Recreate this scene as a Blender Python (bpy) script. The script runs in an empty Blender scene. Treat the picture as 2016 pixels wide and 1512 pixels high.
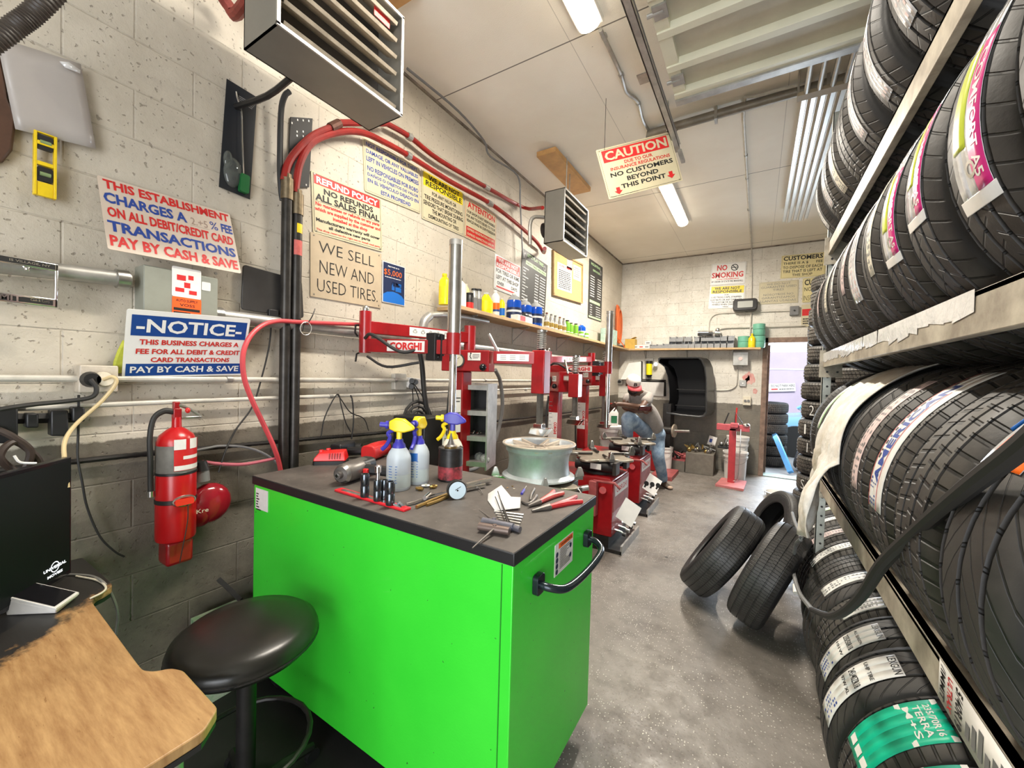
import bpy, math, random
from mathutils import Vector, Matrix, Quaternion
R = math.radians
PI = math.pi
V = Vector
random.seed(7)
S = bpy.context.scene
COL = S.collection

# ---------------------------------------------------------------- camera, world, light, exposure
CAMP = V((0, 0, 1.5)); FPX = 790.0
def cam_axes(yaw=R(31.4), pit=R(-1.27), rol=R(1.55)):
    f = V((-math.sin(yaw), math.cos(yaw), 0)); r = V((math.cos(yaw), math.sin(yaw), 0)); u = V((0, 0, 1))
    f2 = f*math.cos(pit)+u*math.sin(pit); u2 = u*math.cos(pit)-f*math.sin(pit)
    return r*math.cos(rol)+u2*math.sin(rol), u2*math.cos(rol)-r*math.sin(rol), f2
CR, CU, CF = cam_axes()
cd = bpy.data.cameras.new('camera'); cam = bpy.data.objects.new('camera', cd); COL.objects.link(cam)
cd.sensor_width = 36; cd.lens = 36*FPX/2016; cd.clip_start = 0.02
cam.matrix_world = Matrix(((CR.x, CU.x, -CF.x, CAMP.x), (CR.y, CU.y, -CF.y, CAMP.y), (CR.z, CU.z, -CF.z, CAMP.z), (0, 0, 0, 1)))
S.camera = cam
S.view_settings.view_transform = 'Standard'; S.view_settings.look = 'None'
S.view_settings.exposure = 0.57; S.view_settings.gamma = 1; S.view_settings.use_curve_mapping = False

# the room, in metres: camera stands at x=0, y=0
XL, XR, YB, YF, ZC = -2.24, 1.55, 7.55, -2.0, 3.65

w = bpy.data.worlds.new('sky'); S.world = w; w.use_nodes = True
bgn = w.node_tree.nodes['Background']; bgn.inputs[0].default_value = (0.80, 0.90, 1.0, 1); bgn.inputs[1].default_value = 1.6
def area(name, loc, rot, sx, sy, power, col):
    l = bpy.data.lights.new(name, 'AREA'); l.shape = 'RECTANGLE'; l.size = sx; l.size_y = sy; l.energy = power; l.color = col
    o = bpy.data.objects.new(name, l); COL.objects.link(o); o.location = loc; o.rotation_euler = rot
    return o
# daylight coming in through the open garage door behind the camera
area('garage_daylight', (0.5, -2.3, 1.6), (R(90), 0, 0), 2.3, 2.9, 95, (0.97, 0.98, 1.0))
# daylight through the back door
area('door_daylight', (0.6, YB+0.9, 1.5), (R(-90), 0, 0), 1.0, 2.0, 110, (0.75, 0.87, 1.0))
sun = bpy.data.lights.new('sun', 'SUN'); sun.energy = 4.0; sun.angle = R(3); sun.color = (1, .96, .9)
so = bpy.data.objects.new('sun', sun); COL.objects.link(so); so.rotation_euler = (R(38), R(25), R(-15))

def px_ray(x, y): return CR*((x-1008)/FPX)-CU*((y-756)/FPX)+CF
def hit(x, y, ax, v):
    d = px_ray(x, y); t = (v-CAMP[ax])/d[ax]; return CAMP+d*t
def LW(x, y, off=0.0): return hit(x, y, 0, XL+off)      # point on the left wall
def BW(x, y, off=0.0): return hit(x, y, 1, YB-off)      # point on the back wall
def HZ(x, y, z): return hit(x, y, 2, z)                 # point at a height

# ---------------------------------------------------------------- helpers
def frame(o, xa, ya):
    xa = V(xa).normalized(); ya = V(ya); ya = (ya-xa*ya.dot(xa)).normalized(); za = xa.cross(ya)
    return Matrix(((xa.x, ya.x, za.x, o[0]), (xa.y, ya.y, za.y, o[1]), (xa.z, ya.z, za.z, o[2]), (0, 0, 0, 1)))
def zframe(o, za):
    za = V(za).normalized(); a = V((1, 0, 0)) if abs(za.x) < .9 else V((0, 1, 0))
    xa = (a-za*a.dot(za)).normalized(); return frame(o, xa, za.cross(xa))
def Mt(x, y, z, rx=0, ry=0, rz=0):
    return Matrix.Translation((x, y, z)) @ Matrix.Rotation(R(rz), 4, 'Z') @ Matrix.Rotation(R(ry), 4, 'Y') @ Matrix.Rotation(R(rx), 4, 'X')
def smooth_path(P, n=6, closed=False):
    P = [V(p) for p in P]; out = []; L = len(P)
    if L < 3: return P
    rng = range(L) if closed else range(L-1)
    for i in rng:
        p1, p2 = P[i], P[(i+1) % L]
        p0 = P[i-1] if (closed or i > 0) else p1*2-p2
        p3 = P[(i+2) % L] if (closed or i < L-2) else p2*2-p1
        for k in range(n):
            t = k/n
            out.append(.5*((2*p1)+(p2-p0)*t+(2*p0-5*p1+4*p2-p3)*t*t+(3*p1-p0-3*p2+p3)*t*t*t))
    if not closed: out.append(P[-1])
    return out
_txt = {}
def text_geo(s, bold):
    k = (s, bold)
    if k not in _txt:
        c = bpy.data.curves.new('t', 'FONT'); c.body = s; c.resolution_u = 2; c.offset = bold; c.fill_mode = 'FRONT'
        o = bpy.data.objects.new('t', c); m = bpy.data.meshes.new_from_object(o)
        vs = [(v.co.x, v.co.y) for v in m.vertices]; fs = [tuple(p.vertices) for p in m.polygons]
        bpy.data.objects.remove(o); bpy.data.curves.remove(c); bpy.data.meshes.remove(m)
        x0 = min(v[0] for v in vs); x1 = max(v[0] for v in vs); y0 = min(v[1] for v in vs); y1 = max(v[1] for v in vs)
        _txt[k] = ([((x-x0)/(x1-x0+1e-9), (y-y0)/(y1-y0+1e-9)) for x, y in vs], fs)
    return _txt[k]
class MB:
    def __init__(s, world=None, M=None):
        s.v = []; s.f = []; s.M = M.copy() if M else Matrix.Identity(4)
        s.W = world.matrix_basis.inverted() if world else None
    def add(s, vs, fs, M=None):
        T = s.M @ M if M else s.M; b = len(s.v)
        if s.W: T = s.W @ T
        s.v += [T @ V(p) for p in vs]
        flip = T.to_3x3().determinant() < 0
        s.f += [tuple(b+i for i in (reversed(f) if flip else f)) for f in fs]
        return s
    def box(s, c, d, M=None):
        x, y, z = c; a, b, h = d[0]/2, d[1]/2, d[2]/2
        vs = [(x+i*a, y+j*b, z+k*h) for k in (-1, 1) for j in (-1, 1) for i in (-1, 1)]
        return s.add(vs, [(0, 2, 3, 1), (4, 5, 7, 6), (0, 1, 5, 4), (2, 6, 7, 3), (0, 4, 6, 2), (1, 3, 7, 5)], M)
    def box2(s, p, q, M=None):
        return s.box([(a+b)/2 for a, b in zip(p, q)], [abs(a-b) for a, b in zip(p, q)], M)
    def rbox(s, c, d, r, M=None, n=3, axis=2):          # box whose edges along one axis are rounded
        o = [i for i in range(3) if i != axis]; a, b = d[o[0]]/2, d[o[1]]/2; r = min(r, a*.99, b*.99); P = []
        for (sx, sy, t) in ((1, 1, 0), (-1, 1, 90), (-1, -1, 180), (1, -1, 270)):
            for k in range(n+1):
                g = R(t+90*k/n); P.append((sx*(a-r)+r*math.cos(g), sy*(b-r)+r*math.sin(g)))
        m = {2: Matrix.Identity(4), 0: Matrix(((0, 0, 1, 0), (1, 0, 0, 0), (0, 1, 0, 0), (0, 0, 0, 1))), 1: Matrix(((1, 0, 0, 0), (0, 0, 1, 0), (0, 1, 0, 0), (0, 0, 0, 1)))}[axis]
        T = Matrix.Translation(c) @ m @ Matrix.Translation((0, 0, -d[axis]/2))
        return s.prism(P, d[axis], M @ T if M else T)
    def prism(s, P, h, M=None):
        n = len(P); vs = [(p[0], p[1], 0) for p in P]+[(p[0], p[1], h) for p in P]
        fs = [tuple(reversed(range(n))), tuple(range(n, 2*n))]+[(i, (i+1) % n, n+(i+1) % n, n+i) for i in range(n)]
        return s.add(vs, fs, M)
    def lathe(s, P, M=None, n=24, cap=True, arc=None):
        vs = []; fs = []; m = len(P); a0, a1 = arc if arc else (0, 2*PI); full = arc is None; N = n if full else n+1
        for i in range(N):
            a = a0+(a1-a0)*i/n; c, q = math.cos(a), math.sin(a)
            vs += [(r*c, r*q, z) for r, z in P]
        for i in range(n):
            j = (i+1) % N
            fs += [(i*m+k, j*m+k, j*m+k+1, i*m+k+1) for k in range(m-1)]
        if cap and full:
            if P[0][0] > 1e-5: fs.append(tuple(reversed([i*m for i in range(N)])))
            if P[-1][0] > 1e-5: fs.append(tuple(i*m+m-1 for i in range(N)))
        return s.add(vs, fs, M)
    def cyl(s, p, q, r, r2=None, n=16):
        p = V(p); q = V(q); return s.lathe([(r, 0), (r if r2 is None else r2, (q-p).length)], zframe(p, q-p), n)
    def tube(s, P, r, n=8, closed=False, sm=0):
        P = smooth_path(P, sm, closed) if sm else [V(p) for p in P]
        L = len(P); vs = []; nr = None
        for i in range(L):
            a = P[i-1] if (i > 0 or closed) else P[i]; b = P[(i+1) % L] if (i < L-1 or closed) else P[i]
            t = (b-a).normalized()
            if nr is None:
                nr = V((0, 0, 1)) if abs(t.z) < .9 else V((1, 0, 0))
            nr = (nr-t*nr.dot(t)).normalized(); bi = t.cross(nr)
            rr = r(i/(L-1)) if callable(r) else r
            vs += [P[i]+nr*(rr*math.cos(2*PI*k/n))+bi*(rr*math.sin(2*PI*k/n)) for k in range(n)]
        fs = [(i*n+k, i*n+(k+1) % n, ((i+1) % L)*n+(k+1) % n, ((i+1) % L)*n+k) for i in range(L if closed else L-1) for k in range(n)]
        if not closed: fs += [tuple(reversed(range(n))), tuple((L-1)*n+k for k in range(n))]
        return s.add(vs, fs)
    def sph(s, c, r, M=None, n=16, m=10):
        if not hasattr(r, '__len__'): r = (r, r, r)
        T = Matrix.Translation(c) @ Matrix.Diagonal((r[0], r[1], r[2], 1))
        return s.lathe([(math.sin(PI*k/m), -math.cos(PI*k/m)) for k in range(m+1)], M @ T if M else T, n, False)
    def loft(s, secs, M=None, cap=True):                # rings of equal vertex count
        n = len(secs[0]); vs = [p for q in secs for p in q]
        fs = [(i*n+k, i*n+(k+1) % n, (i+1)*n+(k+1) % n, (i+1)*n+k) for i in range(len(secs)-1) for k in range(n)]
        if cap: fs += [tuple(reversed(range(n))), tuple((len(secs)-1)*n+k for k in range(n))]
        return s.add(vs, fs, M)
    def text(s, t, x0, x1, y0, y1, z=0.0008, M=None, bold=0.012, arc=None, mirror=False):
        g, fs = text_geo(t, bold)
        if mirror: g = [(1-a, b) for a, b in g]; fs = [tuple(reversed(f)) for f in fs]
        if arc: vs = [arc(x0+(x1-x0)*a, y0+(y1-y0)*b) for a, b in g]
        else: vs = [(x0+(x1-x0)*a, y0+(y1-y0)*b, z) for a, b in g]
        return s.add(vs, fs, M)
    def rect(s, x0, x1, y0, y1, z=0.0005, M=None, arc=None, n=1):
        if arc:
            vs = []; 
            for i in range(n+1):
                x = x0+(x1-x0)*i/n; vs += [arc(x, y0), arc(x, y1)]
            return s.add(vs, [(2*i, 2*i+2, 2*i+3, 2*i+1) for i in range(n)], M)
        return s.add([(x0, y0, z), (x1, y0, z), (x1, y1, z), (x0, y1, z)], [(0, 1, 2, 3)], M)
    def build(s, name, mat, parent=None, bevel=0, ang=35, origin=True, sub=0, solid=0):
        if parent is None and s.W is None and origin and s.v:
            xs = [p.x for p in s.v]; ys = [p.y for p in s.v]; zs = [p.z for p in s.v]
            o = V(((min(xs)+max(xs))/2, (min(ys)+max(ys))/2, min(zs)))
        else: o = V((0, 0, 0))
        me = bpy.data.meshes.new(name); me.from_pydata([p-o for p in s.v], [], s.f); me.update()
        me.polygons.foreach_set('use_smooth', [True]*len(me.polygons)); me.set_sharp_from_angle(angle=R(ang))
        if mat: me.materials.append(mat)
        ob = bpy.data.objects.new(name, me); COL.objects.link(ob); ob.location = o
        if parent: ob.parent = parent
        if bevel:
            b = ob.modifiers.new('b', 'BEVEL'); b.width = bevel; b.segments = 2; b.limit_method = 'ANGLE'; b.angle_limit = R(40); b.harden_normals = False
        if solid:
            m = ob.modifiers.new('s', 'SOLIDIFY'); m.thickness = solid; m.offset = 0
        if sub:
            m = ob.modifiers.new('u', 'SUBSURF'); m.levels = sub; m.render_levels = sub
        return ob
def tag(o, label, cat, group=None, kind=None):
    if label: o['label'] = label
    if cat: o['category'] = cat
    if group: o['group'] = group
    if kind: o['kind'] = kind
    return o
def thing(name, label, cat, loc=(0, 0, 0), rz=0, group=None, M=None):
    o = bpy.data.objects.new(name, None); COL.objects.link(o); o.empty_display_size = .05
    if M is not None: o.matrix_basis = M
    else: o.location = loc; o.rotation_euler = (0, 0, R(rz))
    return tag(o, label, cat, group)
def dup(root, M, label=None, group=None, scale=None):
    kids = list(root.children)
    r = root.copy(); COL.objects.link(r); r.matrix_basis = M
    if label: r['label'] = label
    if group: r['group'] = group
    for ch in kids:
        c = ch.copy(); COL.objects.link(c); c.parent = r
        for g in list(ch.children):
            d = g.copy(); COL.objects.link(d); d.parent = c
    return r

# ---------------------------------------------------------------- materials
_m = {}
def mat(key, col, rough=.5, metal=0, var=0.0, scale=8.0, bump=0.0, bscale=60.0, emit=0, alpha=1, trans=0, spec=.5, col2=None, coat=0, dist=.002):
    if key in _m: return _m[key]
    m = bpy.data.materials.new(key); m.use_nodes = True; nt = m.node_tree; b = nt.nodes['Principled BSDF']
    I = b.inputs; I['Base Color'].default_value = (*col, 1); I['Roughness'].default_value = rough; I['Metallic'].default_value = metal
    I['Specular IOR Level'].default_value = spec; I['Coat Weight'].default_value = coat
    I['Transmission Weight'].default_value = trans; I['Alpha'].default_value = alpha
    if emit: I['Emission Color'].default_value = (*col, 1); I['Emission Strength'].default_value = emit
    if var or bump:
        tc = nt.nodes.new('ShaderNodeTexCoord')
    if var:
        nz = nt.nodes.new('ShaderNodeTexNoise'); nz.inputs['Scale'].default_value = scale; nz.inputs['Detail'].default_value = 6; nz.inputs['Roughness'].default_value = .65
        nt.links.new(tc.outputs['Object'], nz.inputs['Vector'])
        cr = nt.nodes.new('ShaderNodeValToRGB'); cr.color_ramp.elements[0].position = .35; cr.color_ramp.elements[1].position = .68
        c2 = col2 if col2 else tuple(c*(1-var) for c in col)
        cr.color_ramp.elements[0].color = (*c2, 1); cr.color_ramp.elements[1].color = (*col, 1)
        nt.links.new(nz.outputs['Fac'], cr.inputs[0]); nt.links.new(cr.outputs[0], I['Base Color'])
    if bump:
        n2 = nt.nodes.new('ShaderNodeTexNoise'); n2.inputs['Scale'].default_value = bscale; n2.inputs['Detail'].default_value = 4
        nt.links.new(tc.outputs['Object'], n2.inputs['Vector'])
        bp = nt.nodes.new('ShaderNodeBump'); bp.inputs['Strength'].default_value = bump; bp.inputs['Distance'].default_value = dist
        nt.links.new(n2.outputs['Fac'], bp.inputs['Height']); nt.links.new(bp.outputs[0], I['Normal'])
    _m[key] = m; return m
class NT:                                                # terse node building
    def __init__(s, key, rough=.6, metal=0):
        s.m = bpy.data.materials.new(key); s.m.use_nodes = True; s.t = s.m.node_tree; s.b = s.t.nodes['Principled BSDF']
        s.b.inputs['Roughness'].default_value = rough; s.b.inputs['Metallic'].default_value = metal; _m[key] = s.m
    def n(s, typ, ins=None, **kw):
        nd = s.t.nodes.new('ShaderNode'+typ)
        for k, v in kw.items(): setattr(nd, k, v)
        for k, v in (ins or {}).items():
            if hasattr(v, 'is_output'): s.t.links.new(v, nd.inputs[k])
            else: nd.inputs[k].default_value = v
        return nd
    def math(s, op, a, b=0.0, c=0.0): return s.n('Math', {0: a, 1: b, 2: c}, operation=op).outputs[0]
    def mix(s, f, a, b): 
        nd = s.n('Mix', {0: f, 6: a, 7: b}, data_type='RGBA'); return nd.outputs[2]
    def noise(s, vec, sc, det=4, rough=.6): return s.n('TexNoise', {'Vector': vec, 'Scale': sc, 'Detail': det, 'Roughness': rough}).outputs['Fac']
    def ramp(s, f, a, b): return s.n('MapRange', {0: f, 1: a, 2: b, 3: 0.0, 4: 1.0}).outputs[0]
    def out(s, col=None, rough=None, h=None, dist=.01, strength=1.0):
        if col is not None: s.t.links.new(col, s.b.inputs['Base Color'])
        if rough is not None: s.t.links.new(rough, s.b.inputs['Roughness'])
        if h is not None:
            bp = s.n('Bump', {'Height': h, 'Distance': dist, 'Strength': strength}); s.t.links.new(bp.outputs[0], s.b.inputs['Normal'])
        return s.m
def c4(r, g, b): return (r, g, b, 1)

def block_wall(key, axis, paint, low, hline):           # painted concrete block, darker paint below hline
    g = NT(key, .55); pos = g.n('NewGeometry').outputs['Position']; sp = g.n('SeparateXYZ', {0: pos})
    uv = g.n('CombineXYZ', {0: sp.outputs[axis], 1: sp.outputs[2], 2: 0.0}).outputs[0]
    br = g.n('TexBrick', {'Vector': uv, 'Scale': 1.0, 'Mortar Size': .005, 'Mortar Smooth': .8, 'Brick Width': .406, 'Row Height': .203, 'Color1': c4(1, 1, 1), 'Color2': c4(.9, .9, .9), 'Mortar': c4(0, 0, 0)})
    n1 = g.noise(pos, 3.0, 8, .7); n2 = g.noise(pos, 28.0, 6, .65); n3 = g.noise(pos, 55.0, 3, .5)
    pit = g.ramp(n3, .70, .64)                           # small open pores in the block face
    pores = g.ramp(g.noise(pos, 17, 5, .75), .715, .69)
    edge = g.math('ADD', sp.outputs[2], g.math('MULTIPLY', g.math('SUBTRACT', n2, .5), .03))
    sel = g.ramp(edge, hline-.004, hline+.004)
    base = g.mix(sel, c4(*low), c4(*paint))
    dirt = g.ramp(n1, .38, .66)
    base = g.mix(g.math('MULTIPLY', g.math('SUBTRACT', 1.0, dirt), .38), base, c4(.34, .30, .23))
    mort = g.math('MULTIPLY', br.outputs['Fac'], g.math('MULTIPLY', g.ramp(n2, .42, .60), .30))
    base = g.mix(mort, base, c4(.22, .18, .14))
    base = g.mix(g.math('MULTIPLY', g.math('SUBTRACT', 1.0, pit), .55), base, c4(.13, .10, .07))
    base = g.mix(g.math('MULTIPLY', g.math('SUBTRACT', 1.0, pores), .8), base, c4(.07, .05, .04))
    h = g.math('SUBTRACT', g.math('MULTIPLY', n2, .55), g.math('MULTIPLY', br.outputs['Fac'], .30))
    h = g.math('ADD', h, g.math('MULTIPLY', pit, .25))
    return g.out(base, None, h, .012, .7)
def ground_mat():
    g = NT('concrete_floor', .5); pos = g.n('NewGeometry').outputs['Position']
    n1 = g.noise(pos, 1.3, 8, .65); n2 = g.noise(pos, 9, 6, .7)
    base = g.mix(g.ramp(n1, .35, .65), c4(.115, .098, .085), c4(.25, .225, .198))
    base = g.mix(g.math('MULTIPLY', g.ramp(n2, .5, .75), .5), base, c4(.06, .05, .045))
    vo = g.n('TexVoronoi', {'Vector': pos, 'Scale': 84.0, 'Randomness': 1.0})
    chip = g.ramp(vo.outputs['Distance'], .27, .20); pick = g.ramp(g.n('SeparateColor', {0: vo.outputs['Color']}).outputs[0], .52, .58)
    near = g.ramp(g.noise(pos, 2.2, 4), .36, .52)
    base = g.mix(g.math('MULTIPLY', g.math('MULTIPLY', chip, pick), g.math('MULTIPLY', near, .8)), base, c4(.62, .59, .52))
    v3 = g.n('TexVoronoi', {'Vector': pos, 'Scale': 2.6}); 
    base = g.mix(g.ramp(v3.outputs['Distance'], .05, .03), base, c4(.03, .025, .02))
    return g.out(base, g.n('MapRange', {0: n2, 1: .3, 2: .7, 3: .35, 4: .65}).outputs[0], g.math('ADD', n2, g.math('MULTIPLY', chip, .2)), .006, .5)
def ceiling_mat():
    g = NT('ceiling_board', .7); pos = g.n('NewGeometry').outputs['Position']; sp = g.n('SeparateXYZ', {0: pos})
    def seam(v, off, per, wd):
        a = g.math('MODULO', g.math('ADD', v, 100*per-off), per); a = g.math('ABSOLUTE', g.math('SUBTRACT', a, per/2)); return g.ramp(a, per/2-wd, per/2-wd*.5)
    s1 = seam(sp.outputs[1], 2.40, 2.44, .006); s2 = seam(sp.outputs[0], -1.10, 1.22, .003)
    base = g.mix(g.ramp(g.noise(pos, 1.1, 5), .35, .7), c4(.80, .75, .65), c4(.88, .84, .75))
    spk = g.ramp(g.noise(pos, 26, 5, .75), .70, .74)
    base = g.mix(g.math('MULTIPLY', spk, .8), base, c4(.12, .10, .07))
    base = g.mix(g.math('MULTIPLY', s1, .85), base, c4(.05, .04, .03)); base = g.mix(g.math('MULTIPLY', s2, .4), base, c4(.1, .08, .06))
    return g.out(base, None, g.noise(pos, 140, 4), .003, .5)

M_red = mat('red_machine_paint', (.36, .008, .012), .3, 0, .35, 9, coat=.3)
M_redplastic = mat('red_plastic', (.62, .02, .02), .38, 0, .15, 20)
M_steel = mat('brushed_steel', (.62, .62, .60), .28, 1, .25, 14)
M_chrome = mat('chrome', (.82, .83, .84), .12, 1)
M_galv = mat('galvanised_steel', (.50, .49, .46), .42, .7, .3, 12)
M_dark = mat('dark_metal', (.045, .042, .04), .42, .6, .4, 12)
M_black = mat('black_plastic', (.014, .014, .015), .42, 0, .2, 15)
M_blackgloss = mat('black_gloss', (.008, .008, .01), .16)
M_rub = mat('black_cable_rubber', (.018, .017, .016), .6)
M_white = mat('white_paint', (.80, .78, .74), .5, 0, .08, 8)
M_paper = mat('white_paper', (.82, .81, .78), .6, 0, .05, 20)
M_label = mat('white_label', (.80, .78, .74), .4, 0, .1, 30)
M_ink = mat('black_ink', (.012, .012, .012), .5)
M_redink = mat('red_ink', (.60, .02, .02), .5)
M_blueink = mat('blue_ink', (.02, .06, .30), .5)
M_yel = mat('yellow_plastic', (.85, .60, .01), .38, 0, .15, 20)
M_greyp = mat('grey_plastic', (.20, .20, .20), .5, 0, .2, 15)
M_brass = mat('brass', (.55, .38, .14), .32, .9, .3, 30)
M_wood = mat('pine_wood', (.56, .36, .16), .6, 0, .35, 6)
M_pipegrey = mat('painted_conduit', (.62, .59, .52), .5, .1, .25, 14)
M_redpipe = mat('red_painted_pipe', (.34, .016, .012), .38, 0, .4, 10)
M_ironpipe = mat('dark_iron_pipe', (.05, .045, .04), .38, .5, .5, 16)

# ---------------------------------------------------------------- the room
def struct(name, mb, m, **k):
    o = mb.build(name, m, origin=False, **k); o['kind'] = 'structure'; return o
T = .2
M_wl = block_wall('painted_block_left', 1, (.58, .525, .435), (.10, .086, .068), 1.19)
M_wb = block_wall('painted_block_back', 0, (.72, .69, .62), (.135, .125, .105), 1.13)
struct('floor', MB().box2((XL-T, YF-T, -.15), (XR+T, YB+T, 0)), ground_mat())
struct('ceiling', MB().box2((XL-T, YF-T, ZC), (XR+T, YB+T, ZC+.15)), ceiling_mat())
struct('wall_left', MB().box2((XL-T, YF-T, 0), (XL, YB+T, ZC)), M_wl)
struct('wall_right', MB().box2((XR, YF-T, 0), (XR+T, YB+T, ZC)), block_wall('painted_block_right', 1, (.5, .46, .4), (.12, .1, .08), 1.19))
DX0, DX1, DZ = .13, 1.08, 2.12
struct('wall_back', MB().box2((XL, YB, 0), (DX0-.06, YB+T, ZC)).box2((DX1+.06, YB, 0), (XR, YB+T, ZC)).box2((DX0-.06, YB, DZ+.08), (DX1+.06, YB+T, ZC)), M_wb)
struct('wall_front', MB().box2((XL, YF-T, 0), (-.75, YF, ZC)).box2((-.75, YF-T, 3.1), (XR, YF, ZC)), M_wb)
M_jamb = mat('weathered_brown_wood', (.30, .20, .15), .7, 0, .45, 14, .4, 30)
struct('trim_1', MB().box2((DX0-.07, YB-.03, 0), (DX0, YB+T+.02, DZ+.08)).box2((DX1, YB-.03, 0), (DX1+.07, YB+T+.02, DZ+.08)).box2((DX0-.07, YB-.03, DZ), (DX1+.07, YB+T+.02, DZ+.08)), M_jamb, bevel=.004)
# ---------------------------------------------------------------- tyres
TR, TW, TB = .335, .225, .225
def crown(z, w=TW):                                       # tread radius across the width
    t = abs(2*z/w); return TR-.0045*t*t-(0 if t < .74 else .03*(t-.74)/.26)
def tire_mesh(name, w, r0, grooves, gw, gd, n=72):
    H = w/2; P = [(r0, -H*.80), (r0+.006, -H*.90), (r0+.03, -H*.97), ((r0+TR)/2, -H*1.03), (TR-.045, -H*1.0), (TR-.024, -H*.93)]
    zs = [-H*.83]
    for g in grooves: zs += [g*H-gw*.55, g*H-gw*.4, g*H+gw*.4, g*H+gw*.55]
    zs += [H*.83]
    P.append((crown(zs[0], w), zs[0]))
    for i, g in enumerate(grooves):
        a, b, c, d = zs[1+4*i:5+4*i]
        P += [(crown(a, w), a), (crown(a, w)-gd, b), (crown(d, w)-gd, c), (crown(d, w), d)]
    P.append((crown(zs[-1], w), zs[-1]))
    P += [(TR-.024, H*.93), (TR-.045, H*1.0), ((r0+TR)/2, H*1.03), (r0+.03, H*.97), (r0+.006, H*.90), (r0, H*.80),
          (r0+.012, H*.70), ((r0+TR)/2, H*.90), (TR-.03, H*.80), (TR-.016, 0), (TR-.03, -H*.80), ((r0+TR)/2, -H*.90), (r0+.012, -H*.70)]
    P.append(P[0])
    m = MB(); m.lathe(P, None, n, cap=False); m.f = [tuple(reversed(f)) for f in m.f]
    vs, fs = m.v, m.f; me = bpy.data.meshes.new(name); me.from_pydata(vs, [], fs); me.update()
    me.polygons.foreach_set('use_smooth', [True]*len(me.polygons)); me.set_sharp_from_angle(angle=R(40)); me.validate(); return me
def rubber(key, N, slant, ribs, dust, old=0.0, gloss=.45, sw=.09):
    g = NT(key, gloss); oc = g.n('TexCoord').outputs['Object']; sp = g.n('SeparateXYZ', {0: oc})
    x, y, z = sp.outputs[0], sp.outputs[1], sp.outputs[2]
    ang = g.math('ARCTAN2', y, x); r = g.math('SQRT', g.math('ADD', g.math('MULTIPLY', x, x), g.math('MULTIPLY', y, y)))
    tread = g.ramp(r, TR-.020, TR-.010)
    az = g.math('ABSOLUTE', z); rib = g.math('FLOOR', g.math('MULTIPLY', g.math('ADD', z, 1.0), ribs))
    ph = g.math('ADD', g.math('MULTIPLY', ang, N/(2*PI)), g.math('ADD', g.math('MULTIPLY', az if slant > 0 else z, abs(slant)), g.math('MULTIPLY', rib, .37)))
    fr = g.math('ABSOLUTE', g.math('SUBTRACT', g.math('FRACT', ph), .5)); line = g.ramp(fr, sw, sw*.45)
    line = g.math('MULTIPLY', line, tread)
    nz = g.noise(oc, 7, 5); nf = g.noise(oc, 90, 3)
    c = g.mix(g.ramp(nz, .35, .7), c4(.024, .022, .020), c4(*dust))
    c = g.mix(g.math('MULTIPLY', tread, .75), c4(.019, .019, .020), c)
    c = g.mix(g.math('MULTIPLY', line, .85), c, c4(.004, .004, .004))
    rings = g.math('MULTIPLY', g.math('SINE', g.math('MULTIPLY', r, 520)), g.math('SUBTRACT', 1.0, tread))
    lett = g.n('TexVoronoi', {'Vector': g.n('CombineXYZ', {0: g.math('MULTIPLY', ang, 9.0), 1: g.math('MULTIPLY', r, 60.0), 2: 0.0}).outputs[0], 'Scale': 1.0}).outputs['Distance']
    band = g.math('MULTIPLY', g.ramp(r, .265, .27), g.ramp(r, .295, .29))
    h = g.math('ADD', g.math('MULTIPLY', line, -1.0), g.math('ADD', g.math('MULTIPLY', nf, .12), g.math('ADD', g.math('MULTIPLY', rings, .06), g.math('MULTIPLY', g.math('MULTIPLY', g.ramp(lett, .3, .34), band), .22))))
    return g.out(c, g.n('MapRange', {0: nz, 1: .3, 2: .7, 3: gloss-.1, 4: gloss+.15}).outputs[0], h, .004, .9)
W3 = (-.5, 0, .5); W4 = (-.58, -.2, .2, .58)
TK = {  # kind: mesh, material
 'touring': (tire_mesh('tyre_touring', .206, .225, W4, .010, .008), rubber('rubber_touring', 52, 16, 11, (.085, .075, .064), gloss=.56, sw=.07)),
 'sport': (tire_mesh('tyre_sport', .235, .235, W3, .012, .008), rubber('rubber_sport', 40, 34, 9, (.072, .064, .056), gloss=.56, sw=.08)),
 'allseason': (tire_mesh('tyre_allseason', .235, .22, W4, .009, .008), rubber('rubber_block', 66, 5, 18, (.098, .086, .070), gloss=.56, sw=.14)),
 'worn': (tire_mesh('tyre_worn', .204, .205, W4, .007, .005), rubber('rubber_worn', 110, 3, 8, (.066, .062, .058), gloss=.48, sw=.10)),
 'winter': (tire_mesh('tyre_winter', .205, .20, W4, .009, .008), rubber('rubber_dusty', 58, 7, 22, (.16, .14, .115), gloss=.6, sw=.15)),
}
M_mag = mat('magenta_print', (.62, .02, .20), .35); M_yp = mat('yellow_green_print', (.55, .62, .05), .35)
M_teal = mat('teal_label', (.005, .52, .30), .4, 0, .2, 14); M_lime = mat('pale_green_label', (.45, .66, .36), .4)
M_or = mat('orange_print', (.85, .14, .01), .4); M_blp = mat('blue_print', (.01, .14, .52), .4); M_pkl = mat('pink_label', (.72, .55, .52), .5, 0, .2, 25)
M_crm = mat('cream_label', (.74, .68, .54), .5, 0, .15, 20); M_shine = mat('crinkled_film_label', (.84, .84, .84), .12, .15, .15, 20, 1.0, 50)
M_chalk = mat('chalk', (.62, .62, .60), .9)
_tc = [0]
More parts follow.
